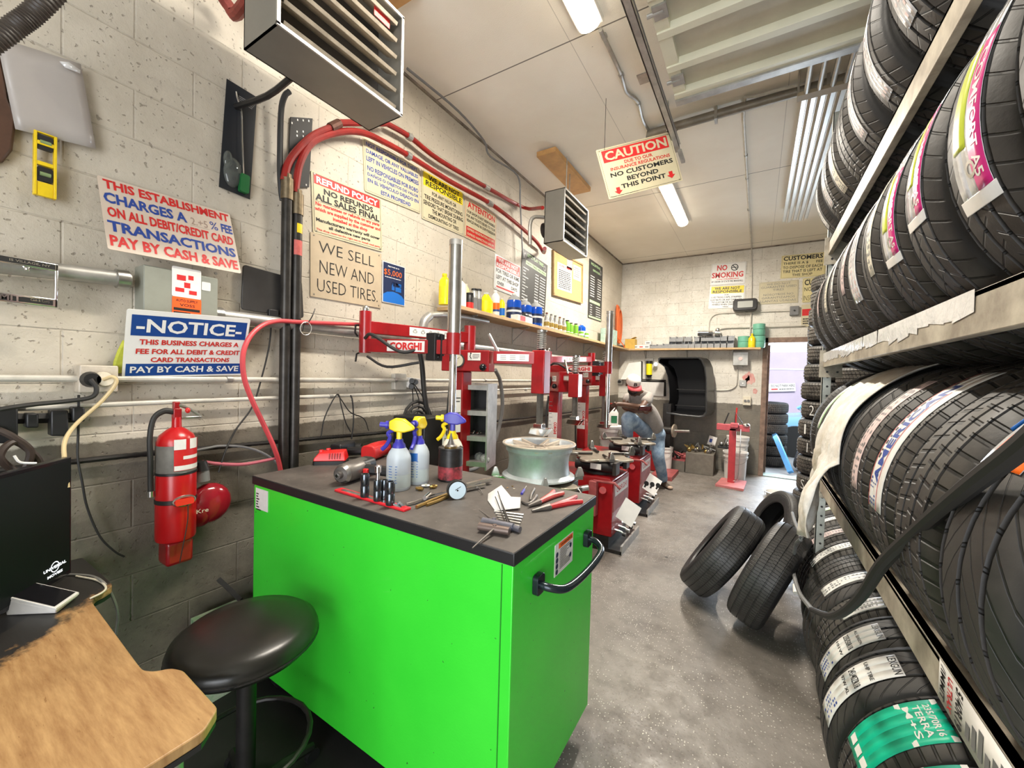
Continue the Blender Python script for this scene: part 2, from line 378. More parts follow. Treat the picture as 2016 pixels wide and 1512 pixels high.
def tyre(kind, label, M, group=None, lab=None, th=(5, 60), zr=(-.045, .045), txt=None, scale=1.0, chalk=None):
    me, m = TK[kind]
    if not me.materials: me.materials.append(m)
    root = thing('tire', label, 'tire', M=M @ Matrix.Diagonal((scale, scale, scale, 1)), group=group)
    c = bpy.data.objects.new('tread_casing', me); COL.objects.link(c); c.parent = root
    def A(h): return lambda x, y: ((crown(y)+h)*math.cos(x), (crown(y)+h)*math.sin(x), y)
    a0, a1 = R(th[0]), R(th[1]); z0, z1 = zr; n = max(6, int((th[1]-th[0])/4))
    def strip(x0, x1, y0, y1, h, mt, name, par, m=3):
        b = MB()
        for j in range(m): b.rect(x0, x1, y0+(y1-y0)*j/m, y0+(y1-y0)*(j+1)/m, arc=A(h), n=n)
        return b.build(name, mt, par, ang=60, solid=.0006)
    L = lambda t: a0+(a1-a0)*t
    Z = lambda t: z0+(z1-z0)*t
    rnd = random.Random(len(label)*7+_tc[0]); _tc[0] += 1
    def dashes(par, t0, t1, u0, u1, cols, nn, mt):
        b = MB()
        for i in range(nn):
            for j in range(cols):
                if rnd.random() < .25: continue
                s = L(t0+(t1-t0)*(i+.1)/nn); e = L(t0+(t1-t0)*(i+.35+.5*rnd.random())/nn); q = u0+(u1-u0)*(j+.2)/cols
                b.rect(s, e, Z(q), Z(q+(u1-u0)*.5/cols), arc=A(.0022), n=2)
        if b.v: b.build('printing', mt, par)
    if lab == 'mag':
        s = strip(L(0), L(1), z0, z1, .0012, M_shine, 'label', root)
        strip(L(.02), L(.50), Z(.0), Z(.42), .0018, M_mag, 'magenta_panel', s, 1); strip(L(.18), L(.5), Z(.50), Z(.92), .0018, M_yp, 'yellow_panel', s, 1)
        strip(L(-.03), L(.02), Z(-.08), Z(1.08), .0020, M_label, 'label_end', s, 1)
        b = MB(); b.lathe([(.008, 0), (.013, 0)], None, 12, cap=False); b.v = [V(A(.0024)(L(.10)+p.x/TR, Z(.45)+p.y)) for p in b.v]; b.build('printed_wheel', M_steel, s)
        b = MB(); b.text('COMFORT A5', L(.46), L(.06), Z(.34), Z(.10), arc=A(.0024)); b.build('printing', M_label, s)
        dashes(s, .55, .98, .1, .9, 3, 14, M_greyp)
    elif lab == 'american':
        s = strip(L(0), L(1), z0, z1, .0012, M_label, 'label', root)
        b = MB(); b.text('AMERICAN', L(.16), L(.86), Z(.40), Z(.78), arc=A(.002), bold=.03); b.build('printing', M_blueink, s)
        b = MB(); b.rect(L(0), L(1), Z(.97), Z(1.0), arc=A(.002), n=n); b.rect(L(0), L(.8), Z(.33), Z(.36), arc=A(.002), n=n); b.build('border_line', M_redink, s)
        dashes(s, .02, .22, .42, .95, 3, 8, M_blueink); dashes(s, .3, .95, .80, .95, 1, 14, M_ink)
    elif lab == 'green':
        s = strip(L(0), L(1), z0, z1, .0012, M_teal, 'label', root, 4)
        b = MB()
        for k, t in enumerate(txt):
            g, fs = text_geo(t, .015); p = L(.93-.09*k); q = L(.87-.09*k)
            b.add([A(.0022)(q+(p-q)*yy, Z(.88-.76*xx)) for xx, yy in g], fs)
        for k in range(3): b.rect(L(.05+.0*k), L(.13), Z(.12+.29*k), Z(.34+.29*k), arc=A(.0022), n=2)
        b.rect(L(.95), L(1), z0, z1, arc=A(.0020), n=2); b.rect(L(.63), L(.68), z0, z1, arc=A(.0020), n=2)
        b.build('printing', M_label, s)
    elif lab == 'stripes':
        s = strip(L(0), L(1), Z(0), Z(.42), .0012, M_lime, 'label', root, 1); strip(L(0), L(1), Z(.52), Z(1), .0012, M_label, 'label', root, 1)
    elif lab == 'orange':
        s = strip(L(0), L(1), z0, z1, .0014, M_shine, 'label', root, 4)
        strip(L(0), L(.28), Z(0), Z(1), .0020, M_or, 'orange_band', s, 3); strip(L(.32), L(.5), Z(.86), Z(1), .0020, M_blp, 'blue_corner', s, 1)
        b = MB()
        for k in range(3): b.rect(L(.4), L(.95), Z(.1+.22*k), Z(.22+.22*k), arc=A(.002), n=8)
        b.build('printing', M_greyp, s)
    elif lab:
        s = strip(L(0), L(1), z0, z1, .0012, {'white': M_label, 'pink': M_pkl, 'cream': M_crm, 'film': M_shine}[lab], 'label', root)
        if lab == 'film': dashes(s, .03, .6, .1, .9, 3, 10, M_pkl)
        elif not txt: dashes(s, .05, .95, .15, .9, 3, 16, M_greyp)
        if txt:                                         # lines of text across the strip, reading along the tread width
            b = MB()
            for t, p, q in txt:
                g, fs = text_geo(t, .01); b.add([A(.0022)(L(p+(q-p)*yy), Z(.92-.84*xx)) for xx, yy in g], [tuple(f) for f in fs])
            b.build('printing', M_ink, s); dashes(s, .03, .28, .1, .9, 4, 7, M_blueink)
    if chalk:
        b = MB()
        for t, p, q, u0, u1 in chalk:
            g, fs = text_geo(t, -.012); b.add([A(.0015)(R(p+(q-p)*xx), u0+(u1-u0)*yy) for xx, yy in g], fs)
        b.build('chalk_mark', M_chalk, root)
    return root
def rowM(x, y, z, tilt=0, yaw=0, spin=0):                # axle along the room; local +X faces the aisle
    return frame((x, y, z), (-1, 0, 0), (0, 0, 1)) @ Matrix.Rotation(R(yaw), 4, 'Y') @ Matrix.Rotation(R(tilt), 4, 'X') @ Matrix.Rotation(R(spin), 4, 'Z')
# --- pallet-style tyre rack on the right
RX0, RX1, RY1 = .33, .83, 2.83
M_beam = mat('chipped_cream_beam', (.55, .50, .40), .45, .1, .6, 9, .3, 40, col2=(.26, .22, .17)); M_upr = mat('slotted_upright', (.50, .52, .48), .45, .5, .35, 10)
rk = thing('tire_rack', 'cream painted steel tire rack with three shelves of tires along the right side', 'rack', (RX0, RY1, 0))
for px in (RX0, RX1):
    for py in (RY1, .05):
        b = MB(rk); b.box2((px-.02, py-.002, 0), (px+.02, py+.002, 3.0)).box2((px-.02, py-.002, 0), (px-.016, py+.038, 3.0)).build('upright', M_upr, rk)
        if py > 1:
            b = MB(rk)
            for k in range(56): b.cyl((px+.004, py-.0035, .08+k*.052), (px+.004, py-.002, .08+k*.052), .006, n=8)
            b.build('slot_holes', M_ink, rk)
for hz in (.99, 1.665, 2.29):
    for px, nm in ((RX0, 'front'), (RX1, 'back')):
        MB(rk).box2((px-.018, -.6, hz-.075), (px+.002, RY1, hz)).box2((px-.018, -.6, hz-.012), (px+.03, RY1, hz)).build('beam', M_beam, rk, bevel=.002)
        pl = MB(rk).box2((px-.035, RY1-.012, hz-.13), (px+.065, RY1-.004, hz+.02)).build('bracket_plate', M_beam, rk)
        b = MB(rk)
        for i in (0, 1):
            for j in (0, 1): b.cyl((px+.0+.045*i, RY1-.014, hz-.10+.07*j), (px+.0+.045*i, RY1-.0125, hz-.10+.07*j), .006, n=8)
        b.build('bolt_hole', M_ink, pl)
    MB(rk).box2((RX0, RY1-.03, hz-.05), (RX1, RY1, hz-.01)).build('cross_tie', M_beam, rk)
# old labels stuck on the front beams
b = MB(rk)
for k in range(26):
    y = 1.0+k*.07+random.uniform(-.02, .02); b.add([(RX0-.0195, y, 1.666-random.uniform(.035, .05)), (RX0-.0195, y+.09, 1.666-random.uniform(.03, .055)), (RX0-.0200, y+.085, 1.668), (RX0-.0200, y, 1.668)], [(3, 2, 1, 0)])
b.build('torn_paper_labels', M_shine, rk)
# size label wrapped on the near part of the lower beam
b0 = tag(thing('size_label', 'white tire size label reading 5/40R19 and 48379 stuck along the lower rack beam', 'label', (RX0-.0185, .95, .99-.07)), None, None)
MB(b0).add([(RX0-.0192, .60, .918), (RX0-.0192, 1.06, .918), (RX0-.0192, 1.06, .990), (RX0-.0192, .60, .990)], [(0, 1, 2, 3)][::-1]).build('label_sheet', M_label, b0, solid=.0006)
def beamtext(t, ya, yb, za, zb, m, vert=False):
    g, fs = text_geo(t, .02); b = MB(b0)
    if vert: vs = [(RX0-.0203, ya+(yb-ya)*yy, za+(zb-za)*xx) for xx, yy in g]
    else: vs = [(RX0-.0203, ya+(yb-ya)*xx, za+(zb-za)*yy) for xx, yy in g]
    b.add(vs, fs).build('printing', m, b0)
beamtext('/IMMIT', 1.050, 1.030, .986, .925, M_ink, True)
beamtext('ULTRAX', 1.018, .998, .984, .925, M_redink, True)
beamtext('5/40R19', .985, .958, .986, .922, M_ink, True)
beamtext('48379', .742, .712, .984, .924, M_ink, True)
b = MB(b0)
for k in range(9): b.add([(RX0-.0203, .62+.008*k, .93), (RX0-.0203, .624+.008*k+.003*(k % 2), .93), (RX0-.0203, .624+.008*k+.003*(k % 2), .955), (RX0-.0203, .62+.008*k, .955)], [(0, 1, 2, 3)])
for k in range(8): b.add([(RX0-.0203, .93-.022*k, .93), (RX0-.0203, .944-.022*k, .93), (RX0-.0203, .944-.022*k, .955+.01*(k % 3)), (RX0-.0203, .93-.022*k, .955+.01*(k % 3))], [(0, 1, 2, 3)])
b.build('printed_blocks', M_greyp, b0)
ordn = ['nearest', 'second', 'third', 'fourth', 'fifth', 'sixth', 'seventh', 'eighth', 'ninth', 'tenth', 'eleventh', 'twelfth', 'thirteenth', 'fourteenth', 'fifteenth', 'sixteenth']
def onm(i): return 'nearest' if i == 0 else ordn[i]+' from the near end'
# middle shelf (1.665 m)
mid = [(.43, 'touring', 'white', (-10, 30)), (.645, 'touring', 'mag', (-22, 50)), (.86, 'touring', 'mag', (-20, 55)), (1.07, 'touring', 'mag', (-12, 55)), (1.27, 'touring', 'mag', (-17, 50)),
       (1.475, 'touring', 'cream', (-16, 40)), (1.685, 'touring', 'film', (-22, 40)), (1.895, 'touring', 'pink', (-12, 45)), (2.105, 'allseason', 'white', (-5, 50)), (2.31, 'worn', 'cream', (-12, 30)), (2.52, 'worn', 'pink', (-10, 20)), (2.725, 'worn', None, None)]
for i, (y, k, lb, th) in enumerate(mid):
    d = {'mag': 'a magenta and yellow film label', 'cream': 'a narrow cream label', 'film': 'a crinkled white film label', 'pink': 'a pale pink label', 'white': 'a white label', None: 'no label'}[lb]
    tyre(k, 'tire with %s, middle rack shelf, %s' % (d, onm(i)), rowM(.58, y, 1.888, random.uniform(-1, 1), random.uniform(-3, 2)), 'tires on the middle rack shelf', lb, th or (0, 1), (-.055, .03) if lb in ('mag', 'film') else (-.065, -.025))
# top shelf (2.29 m)
top = [(1.28, 'touring', 'film', (-30, 40)), (1.53, 'touring', 'film', (-35, 35)), (1.78, 'touring', 'film', (-32, 30)), (2.0, 'allseason', None, None), (2.22, 'touring', 'cream', (-35, 0)), (2.44, 'allseason', 'film', (-30, 20)), (2.66, 'worn', 'white', (-35, 10))]
for i, (y, k, lb, th) in enumerate(top):
    d = {'cream': 'a cream paper label', 'film': 'a wrinkled white label', 'white': 'a narrow white label', None: 'no label'}[lb]
    tyre(k, 'tire with %s, top rack shelf, %s' % (d, onm(i)), rowM(.57, y, 2.515, random.uniform(-2, 2), random.uniform(-5, 5)), 'tires on the top rack shelf', lb, th or (0, 1), (-.03, .03))
# lower shelf (0.99 m)
low = [(.82, 'sport', 'orange', (28, 60), (-.03, .10)), (1.055, 'allseason', None, None, None), (1.285, 'allseason', 'american', (-4, 62), (-.045, .05)), (1.52, 'allseason', 'pink', (-4, 56), (-.03, .03)), (1.75, 'touring', None, None, None), (1.97, 'touring', None, None, None),
       (2.19, 'touring', 'cream', (20, 60), (-.02, .02)), (2.41, 'touring', 'stripes', (10, 70), (-.03, .03)), (2.64, 'worn', None, None, None)]
for i, (y, k, lb, th, zr) in enumerate(low):
    d = {'orange': 'an orange and white label', 'american': 'a white label reading AMERICAN', 'pink': 'a crumpled pinkish label', 'cream': 'a narrow cream label', 'stripes': 'two thin pale labels', None: 'no label'}[lb]
    tyre(k, 'tire with %s, lower rack shelf, %s' % (d, onm(i)), rowM(.60, y, 1.225, 0, random.uniform(-3, 2)), 'tires on the lower rack shelf', lb, th or (0, 1), zr or (-.03, .03), scale=1.04)
# bottom row on the floor
LX = (('245/40ZR18', .52, .60), ('LEXGUN', .92, .99), ('UHP TIRE', .70, .74), ('97W XL', .42, .46))
LX2 = (('235/50R18', .54, .62), ('LEXGUN', .92, .99), ('ALL SEASON', .70, .74), ('101W', .42, .46))
bot = [(1.255, 'touring', 'green', (22, 66), (-.075, .075), ('275/40ZR20', 'GRIP LAND', '106W XL')), (1.490, 'allseason', 'green', (20, 66), (-.075, .065), ('235/70R16', 'TERRA', 'M+S')), (1.720, 'sport', 'white', (8, 62), (-.06, .04), LX), (1.930, 'sport', 'white', (12, 60), (-.06, .035), LX2), (2.140, 'allseason', 'white', (40, 80), (-.06, .02), None),
       (2.355, 'sport', 'white', (35, 85), (-.04, .03), None), (2.575, 'worn', None, None, None, None), (2.800, 'allseason', 'white', (28, 72), (-.05, .01), None), (3.030, 'allseason', 'pink', (32, 75), (-.04, .01), None), (3.260, 'allseason', 'white', (38, 75), (-.05, 0), None), (3.520, 'touring', 'stripes', (8, 75), (-.06, -.01), None)]
for i, (y, k, lb, th, zr, tx) in enumerate(bot):
    d = {'green': 'a wide teal green label', 'white': 'a white size label', 'pink': 'a pinkish label', 'stripes': 'a green and white label', None: 'no label'}[lb]
    tyre(k, 'tire with %s, floor row below rack, %s' % (d, onm(i)), rowM(.575+.01*math.sin(i*2.1), y, .337, random.uniform(-3, 3), random.uniform(2, 8)), 'tires on the floor under the rack', lb, th or (0, 1), zr or (-.03, .03), tx)
# rolls of tyres lying behind, at the wall side of the rack
for i, (x, y, z) in enumerate([(1.21, 2.3, .337), (1.21, 1.9, .337), (1.21, 2.3, 1.225), (1.21, 1.9, 1.225), (1.21, 1.4, 1.225), (1.21, 2.6, 1.88), (1.21, 2.0, 1.88)]):
    tyre('worn', 'dark used tire in shadow behind the rack, %s level, %s' % (('bottom', 'bottom', 'lower', 'lower', 'lower', 'middle', 'middle')[i], ('far', 'near', 'far', 'middle', 'near', 'far', 'near')[i]), rowM(x, y, z), 'tires behind the rack', chalk=(('P235/70R16', 100, 150, -.02, .03),) if i == 2 else None)
wr = thing('steel_shelf', 'dark steel shelf frame against the right wall behind the rack', 'shelf', (1.25, 1.5, 0))
MB(wr).box2((1.0, .2, .86), (1.5, 2.95, .885)).box2((1.0, .2, 1.52), (1.5, 2.95, 1.545)).build('shelf', M_dark, wr)
for x in (1.0, 1.48):
    for y in (.2, 2.93): MB(wr).box2((x, y, 0), (x+.02, y+.02, 1.52)).build('leg', M_dark, wr)
# --- upright stacks of used tyres by the back door
def flatM(x, y, z, rot): return Matrix.Translation((x, y, z)) @ Matrix.Rotation(R(rot), 4, 'Z') @ Matrix.Rotation(R(random.uniform(-1.5, 1.5)), 4, 'X')
def stack(x0, y0, n, name, lean, sc, marks):
    z = 0
    for i in range(n):
        s = sc*random.uniform(.92, 1.0); h = .205*s*1.0
        zc = z+h/2+.004; x = x0+lean*zc+random.uniform(-.018, .018); y = y0+random.uniform(-.02, .02)
        ch = None
        if i in marks: ch = tuple((t, 210+a, 210+a+w_, -.055, .055) for t, a, w_ in marks[i])
        tyre('winter', 'grey dusty used tire in the %s, %s' % (name, 'bottom one' if i == 0 else ordn[i]+' from the floor'), flatM(x, y, z+.5*h+.004, 0), 'used tires in the %s' % name, scale=s, chalk=ch)
        z += h+.006
stack(.665, 5.25, 13, 'front stack beside the back door', .035, .93, {1: (('S', -4, 10), ('7', 20, 8)), 2: (('S', -4, 10), ('S', 14, 10)), 4: (('15', 10, 18),), 5: (('1', 0, 4), ('6', 22, 8)), 6: (('2', 5, 10),)})
stack(.76, 6.0, 15, 'rear stack beside the back door', .02, .90, {})
stack(.93, 4.62, 16, 'right-hand stack nearest the rack', -.02, .90, {2: (('20', -12, 16),), 3: (('23', -12, 16),)})
# --- loose tyres on the floor in front of the rack
def leanM(c, axis, spin=0):
    za = V(axis).normalized(); xa = V((0, 0, 1)).cross(za).normalized(); return frame(c, xa, za.cross(xa)) @ Matrix.Rotation(R(spin), 4, 'Z')
tyre('worn', 'worn tire leaning on the open floor, hollow side toward the machines', leanM(HZ(1420, 1084, .34), (-.84, .05, .54)), 'loose tires leaning on the floor', scale=1.0)
tyre('worn', 'worn tire with chalk marks leaning beside the bottom rack row', leanM(HZ(1514, 1131, .34), (-.90, .22, .36)), 'loose tires leaning on the floor', scale=.97, chalk=(('X/6', 150, 180, -.09, -.02),))
tyre('worn', 'smaller worn tire half hidden behind the two leaning tires', leanM(HZ(1532, 1040, .31), (-.85, -.30, .42)), 'loose tires leaning on the floor', scale=.92)
# black rubber strap and hose hanging over the rack
def AX(x, y, X): return hit(x, y, 0, X)
hs = thing('rubber_strap', 'long black rubber strap slung across the rack, looping down over the floor tires', 'strap', AX(1640, 1212, .20))
MB(hs).tube([AX(2100, 800, .26), AX(2010, 880, .262), AX(1900, 965, .262), AX(1800, 1050, .258), AX(1738, 1110, .25), AX(1690, 1180, .235), AX(1640, 1213, .215), AX(1598, 1200, .205)], lambda t: .0125-.003*max(0, (t-.6)/.4), 10, sm=5).build('wide_strap', M_rub, hs)
MB(hs).tube([AX(1598, 1200, .205), AX(1573, 1165, .205), AX(1562, 1120, .205), AX(1566, 1075, .205), AX(1577, 1058, .21), AX(1566, 1030, .21), AX(1560, 1010, .215)], .0095, 8, sm=5).build('thin_hose', M_greyp, hs)
MB(hs).tube([AX(1566, 1152, .203), AX(1567, 1168, .203)], .0125, 10).build('white_tape', M_label, hs)
# white cloth draped over the lower shelf
M_cloth = mat('crumpled_white_cloth', (.76, .75, .72), .7, 0, .35, 7, .6, 30, col2=(.55, .48, .38), dist=.01)
nz = lambda a, b: .5*math.sin(a*9.1+b*23)+.3*math.sin(a*21-b*31+1.3)+.2*math.sin(a*37+b*57)
b = MB(); NU, NV = 64, 22; vs = []
for i in range(NU+1):
    t = i/NU; th = R(118-150*t)
    for j in range(NV+1):
        s_ = j/NV; y = 1.76+.42*s_+(.16*s_-.06)*max(0, t-.6)*2.5+.012*nz(t, s_)
        rr = .352+.012+.009*nz(t*.6, s_*.8)*(.4+t)
        if th > 0: x = .60-rr*math.cos(th); z = 1.225+rr*math.sin(th)
        else:
            k = -th/R(32); x = .235-.085*math.sin(k*2.0)*(.5+.5*math.sin(s_*5+.6))-.020*nz(k*.25, s_*.7); z = 1.225-.33*k*(1-.5*abs(s_-.45))
        vs.append((x, y, z))
b.add(vs, [(i*(NV+1)+j, i*(NV+1)+j+1, (i+1)*(NV+1)+j+1, (i+1)*(NV+1)+j) for i in range(NU) for j in range(NV)])
tag(b.build('cloth', M_cloth, ang=180, solid=.003), 'crumpled white cloth draped over two tires of the lower rack shelf', 'cloth')
# ---------------------------------------------------------------- signs
M_cream = mat('cream_sign_board', (.60, .53, .35), .45, 0, .12, 5); M_tan = mat('tan_board', (.50, .40, .27), .6, 0, .15, 5)
M_signw = mat('white_sign_board', (.78, .77, .74), .4, 0, .06, 6); M_signy = mat('yellow_print', (.80, .62, .01), .45)
M_signr = mat('red_print', (.55, .025, .02), .45); M_signb = mat('dark_blue_print', (.006, .05, .24), .45); M_navy = mat('navy_print', (.012, .022, .07), .4)
M_board = mat('charcoal_board', (.035, .035, .033), .5); M_peach = mat('pale_peach_board', (.66, .55, .45), .5, 0, .1, 5); M_lightbrown = mat('pencil_grey', (.35, .25, .2), .7)
M_signyp = mat('pale_yellow_board', (.76, .66, .34), .45, 0, .1, 5)
INK = {'k': M_ink, 'r': M_redink, 'b': M_blueink, 'w': M_signw, 'y': M_signy, 'R': M_signr, 'B': M_signb, 'o': M_or, 'n': M_navy, 's': M_blp, 'g': M_greyp, 'p': M_lightbrown, 'c': M_cream, 'l': M_lime}
def quadM(c4_, yf=False):                                           # TL, TR, BR, BL world points -> frame at lower-left, width, height
    tl, tr, br, bl = c4_; xa = (tr+br-tl-bl)/2; ya = (tl+tr-bl-br)/2; W_ = xa.length; ya2 = ya-xa.normalized()*ya.dot(xa.normalized()); H_ = ya2.length
    if yf: H_ = ya.length; ya2 = ya; xa = xa-ya.normalized()*xa.dot(ya.normalized()); W_ = xa.length
    c = (tl+tr+br+bl)/4; M = frame(c, xa, ya2); M.translation = c-M.col[0].to_3d()*W_/2-M.col[1].to_3d()*H_/2; return M, W_, H_
def sign(name, label, pts, base, items, edge=None, cat='sign', group=None, th=.004, r=.008, screws=False):
    M, W_, H_ = quadM(pts); root = thing(name, label, cat, M=M, group=group)
    MB().rbox((W_/2, H_/2, -th/2), (W_, H_, th), r).build('board', base, root)
    by = {}
    for it in items:
        if it[0] == 'r': _, x0, x1, y0, y1, c = it; by.setdefault(('panel', c), MB()).rect(x0*W_, x1*W_, (1-y1)*H_, (1-y0)*H_, .0006)
        elif it[0] == 't':
            _, t, x0, x1, y0, y1, c = it[:7]; bo = it[7] if len(it) > 7 else .034
            by.setdefault(('lettering', c), MB()).text(t, x0*W_, x1*W_, (1-y1)*H_, (1-y0)*H_, .0012, bold=bo)
        elif it[0] == 'd':                                # small unreadable lines of print
            _, x0, x1, y0, y1, n, c = it; b = by.setdefault(('small_print', c), MB()); rr = random.Random(int(x0*997+y0*131+n))
            for k in range(n):
                x = x0
                while x < x1-.01:
                    e = min(x1, x+rr.uniform(.04, .13)*(x1-x0)*1.4); ya_ = y0+(y1-y0)*(k+.2)/n; yb_ = y0+(y1-y0)*(k+.75)/n
                    b.rect(x*W_, e*W_, (1-yb_)*H_, (1-ya_)*H_, .0012); x = e+.02*(x1-x0)
        elif it[0] == 'c':                                # disc / ring: centre, radius, inner
            _, cx, cy, ro, ri, c = it; b = by.setdefault(('emblem', c), MB()); b.lathe([(ri*H_, 0), (ro*H_, 0)], Matrix.Translation((cx*W_, (1-cy)*H_, .0014)), 24, cap=False)
        elif it[0] == 'q':
            _, P, c = it; b = by.setdefault(('emblem', c), MB()); b.add([(x*W_, (1-y)*H_, .0016) for x, y in P], [tuple(range(len(P)))])
    for (nm, c), b in by.items(): b.build(nm, INK[c], root)
    if edge:
        b = MB(); e = .018*W_; t = .0022
        for (x0, x1, y0, y1) in ((e, W_-e, e, e+t), (e, W_-e, H_-e-t, H_-e), (e, e+t, e, H_-e), (W_-e-t, W_-e, e, H_-e)): b.rect(x0, x1, y0, y1, .0009)
        b.build('border_line', INK[edge], root)
    if screws:
        b = MB()
        for x in (.04, .96):
            for y in (.04, .96): b.cyl((x*W_, y*H_, 0), (x*W_, y*H_, .003), .004, n=8)
        b.build('screw', M_steel, root)
    return root
def lw4(p, o=(.008,)*4): return [LW(x, y, o[i]) for i, (x, y) in enumerate(p)]
def bw4(p, o=.008): return [BW(x, y, o) for x, y in p]
sign('surcharge_sign', 'cream sign in red and blue letters starting THIS ESTABLISHMENT CHARGES, above the grey panel', lw4([(195, 345), (455, 422), (472, 538), (208, 489)], (.02, .02, .125, .125)), M_peach, [
    ('t', 'THIS ESTABLISHMENT', .03, .98, .03, .16, 'r'), ('t', 'CHARGES A', .02, .60, .21, .36, 'b'), ('t', '2.+5', .63, .77, .25, .36, 'p', 0), ('t', '%', .79, .86, .23, .36, 'b', 0), ('t', 'FEE', .89, .99, .22, .36, 'b'),
    ('r', .62, .78, .375, .38, 'p'), ('t', 'ON ALL DEBIT/CREDIT CARD', .03, .98, .41, .55, 'r'), ('t', 'TRANSACTIONS', .02, .98, .60, .75, 'b'), ('t', 'PAY BY CASH & SAVE', .02, .98, .80, .95, 'r')], th=.003)
sign('notice_sign', 'white and blue NOTICE sign about card fees leaning on the lower conduit', lw4([(252, 612), (493, 625), (477, 741), (238, 740)], (.15, .15, .05, .05)), M_signw, [
    ('r', .035, .975, .07, .37, 'B'), ('t', '-NOTICE-', .07, .93, .12, .32, 'w', .024), ('t', 'THIS BUSINESS CHARGES A', .10, .92, .42, .50, 'R'), ('t', 'FEE FOR ALL DEBIT & CREDIT', .08, .94, .56, .64, 'R'),
    ('t', 'CARD TRANSACTIONS', .19, .85, .69, .765, 'R'), ('r', .02, .98, .79, .975, 'B'), ('t', 'PAY BY CASH & SAVE', .05, .95, .83, .93, 'w', .024)], th=.004)
sign('refund_policy_sign', 'cream REFUND POLICY sign with red banner hung above the cardboard tires sign', lw4([(618, 337), (752.5, 393), (750.5, 495), (611, 456)]), M_cream, [
    ('r', .03, .97, .03, .19, 'R'), ('t', 'REFUND POLICY', .06, .94, .06, .17, 'w'), ('t', 'NO REFUNDS', .15, .86, .22, .32, 'k'), ('t', 'ALL SALES FINAL', .04, .96, .335, .45, 'k'), ('r', .04, .96, .46, .465, 'k'),
    ('t', 'No guarantees or refunds on any parts', .04, .96, .475, .55, 'r'), ('t', 'which are supplied by the customer and', .03, .97, .56, .635, 'r'), ('t', 'installed at this shop', .26, .76, .645, .72, 'r'),
    ('t', 'Manufacturers warranty will cover', .04, .96, .735, .81, 'k'), ('t', 'all defective new parts', .20, .80, .82, .89, 'k'), ('t', 'This shop reserves the right not to install used parts', .04, .96, .905, .95, 'r', .015)], 'k', screws=True)
sign('cardboard_sign', 'tan cardboard sign handwritten WE SELL NEW AND USED TIRES', lw4([(612.5, 458), (751.7, 499), (749, 608), (610, 581)]), M_tan, [
    ('t', 'WE SELL', .10, .88, .10, .28, 'k', -.012), ('t', 'NEW AND', .11, .88, .40, .60, 'k', -.012), ('t', 'USED TIRES.', .08, .94, .70, .90, 'k', -.012)], r=.004, screws=True)
sign('payment_poster', 'dark blue payment poster reading $5,000 beside the cardboard sign', lw4([(754.7, 514), (798.8, 526.5), (796, 603), (751, 593)]), M_signw, [
    ('r', .03, .97, .015, .985, 'n'), ('t', 'Approved up to', .22, .72, .07, .115, 'w', .024), ('t', '$5,000', .06, .84, .17, .33, 'o', .0), ('d', .10, .80, .35, .38, 1, 'w'),
    ('r', .40, .52, .46, .66, 's'), ('r', .56, .82, .47, .55, 's'), ('r', .56, .82, .57, .68, 's'),
    ('q', [(.03, .985), (.97, .985), (.97, .86), (.85, .77), (.68, .72), (.45, .70), (.2, .73), (.03, .80)], 's'), ('t', 'snap', .35, .66, .79, .85, 'w', .024), ('d', .25, .75, .90, .94, 1, 'w')], cat='poster', th=.002, r=.001)
sign('theft_disclaimer_sign', 'cream sign in blue English and Spanish lettering about theft and damage', lw4([(718, 271.4), (827, 329), (827, 421), (715, 373.5)]), M_cream, [
    ('t', 'NOT RESPONSIBLE FOR THEFT,', .04, .96, .06, .15, 'b', .024), ('t', 'DAMAGE, OR ANY VALUABLES', .04, .96, .19, .28, 'b', .024), ('t', 'LEFT IN VEHICLES ON PREMISES', .04, .97, .32, .41, 'b', .024),
    ('t', 'NO RESPONSABLES POR ROBO', .05, .96, .49, .58, 'b', .024), ('t', 'DAÑOS O OBJETOS DE VALOR', .05, .96, .61, .70, 'b', .024), ('t', 'EN EL VEHICULO DEJADO EN', .05, .96, .73, .82, 'b', .024), ('t', 'ESTA PROPIEDAD', .26, .80, .86, .94, 'b', .024)], 'g', th=.008, r=.015)
sign('valve_sensor_sign', 'cream sign with yellow WE ARE NOT RESPONSIBLE banner for valve and tire sensors', lw4([(830.5, 332), (913, 378), (913, 466), (830.5, 428.5)]), M_cream, [
    ('r', .03, .97, .03, .31, 'y'), ('t', 'WE ARE NOT', .14, .88, .06, .16, 'k', .03), ('t', 'RESPONSIBLE', .08, .94, .18, .29, 'k', .03), ('t', 'FOR ANY VALVE OR', .22, .80, .36, .44, 'k', .024), ('t', 'TIRE PRESSURE MONITORING', .05, .96, .48, .57, 'k', .024),
    ('t', 'SENSORS THAT BREAK DURING', .03, .97, .60, .69, 'k', .024), ('t', 'THE MOUNTING OR', .22, .80, .72, .81, 'k', .024), ('t', 'DISMOUNTING OF TIRES', .14, .86, .85, .93, 'k', .024)], 'g', screws=True)
sign('attention_sign', 'small cream ATTENTION sign with red lettering about tickets and inspections', lw4([(916, 385.4), (978, 424), (975.6, 495.5), (913.7, 465.7)]), M_cream, [
    ('t', 'ATTENTION', .08, .94, .08, .24, 'r', .03), ('t', 'OUR SHOP IS NOT RESPONSIBLE', .06, .95, .30, .37, 'k', .024), ('t', 'FOR ANY TICKETS ISSUED TO YOUR', .05, .96, .41, .48, 'k', .024), ('t', 'VEHICLE WHILE IN OUR POSSESSION', .05, .96, .52, .59, 'k', .024),
    ('r', .05, .96, .70, .95, 'R'), ('t', 'EXPIRED REGISTRATION $75 UPS', .08, .93, .73, .80, 'c', .024), ('t', 'EXPIRED INSPECTION $40UPS', .08, .93, .85, .92, 'c', .024)], 'r', screws=True)
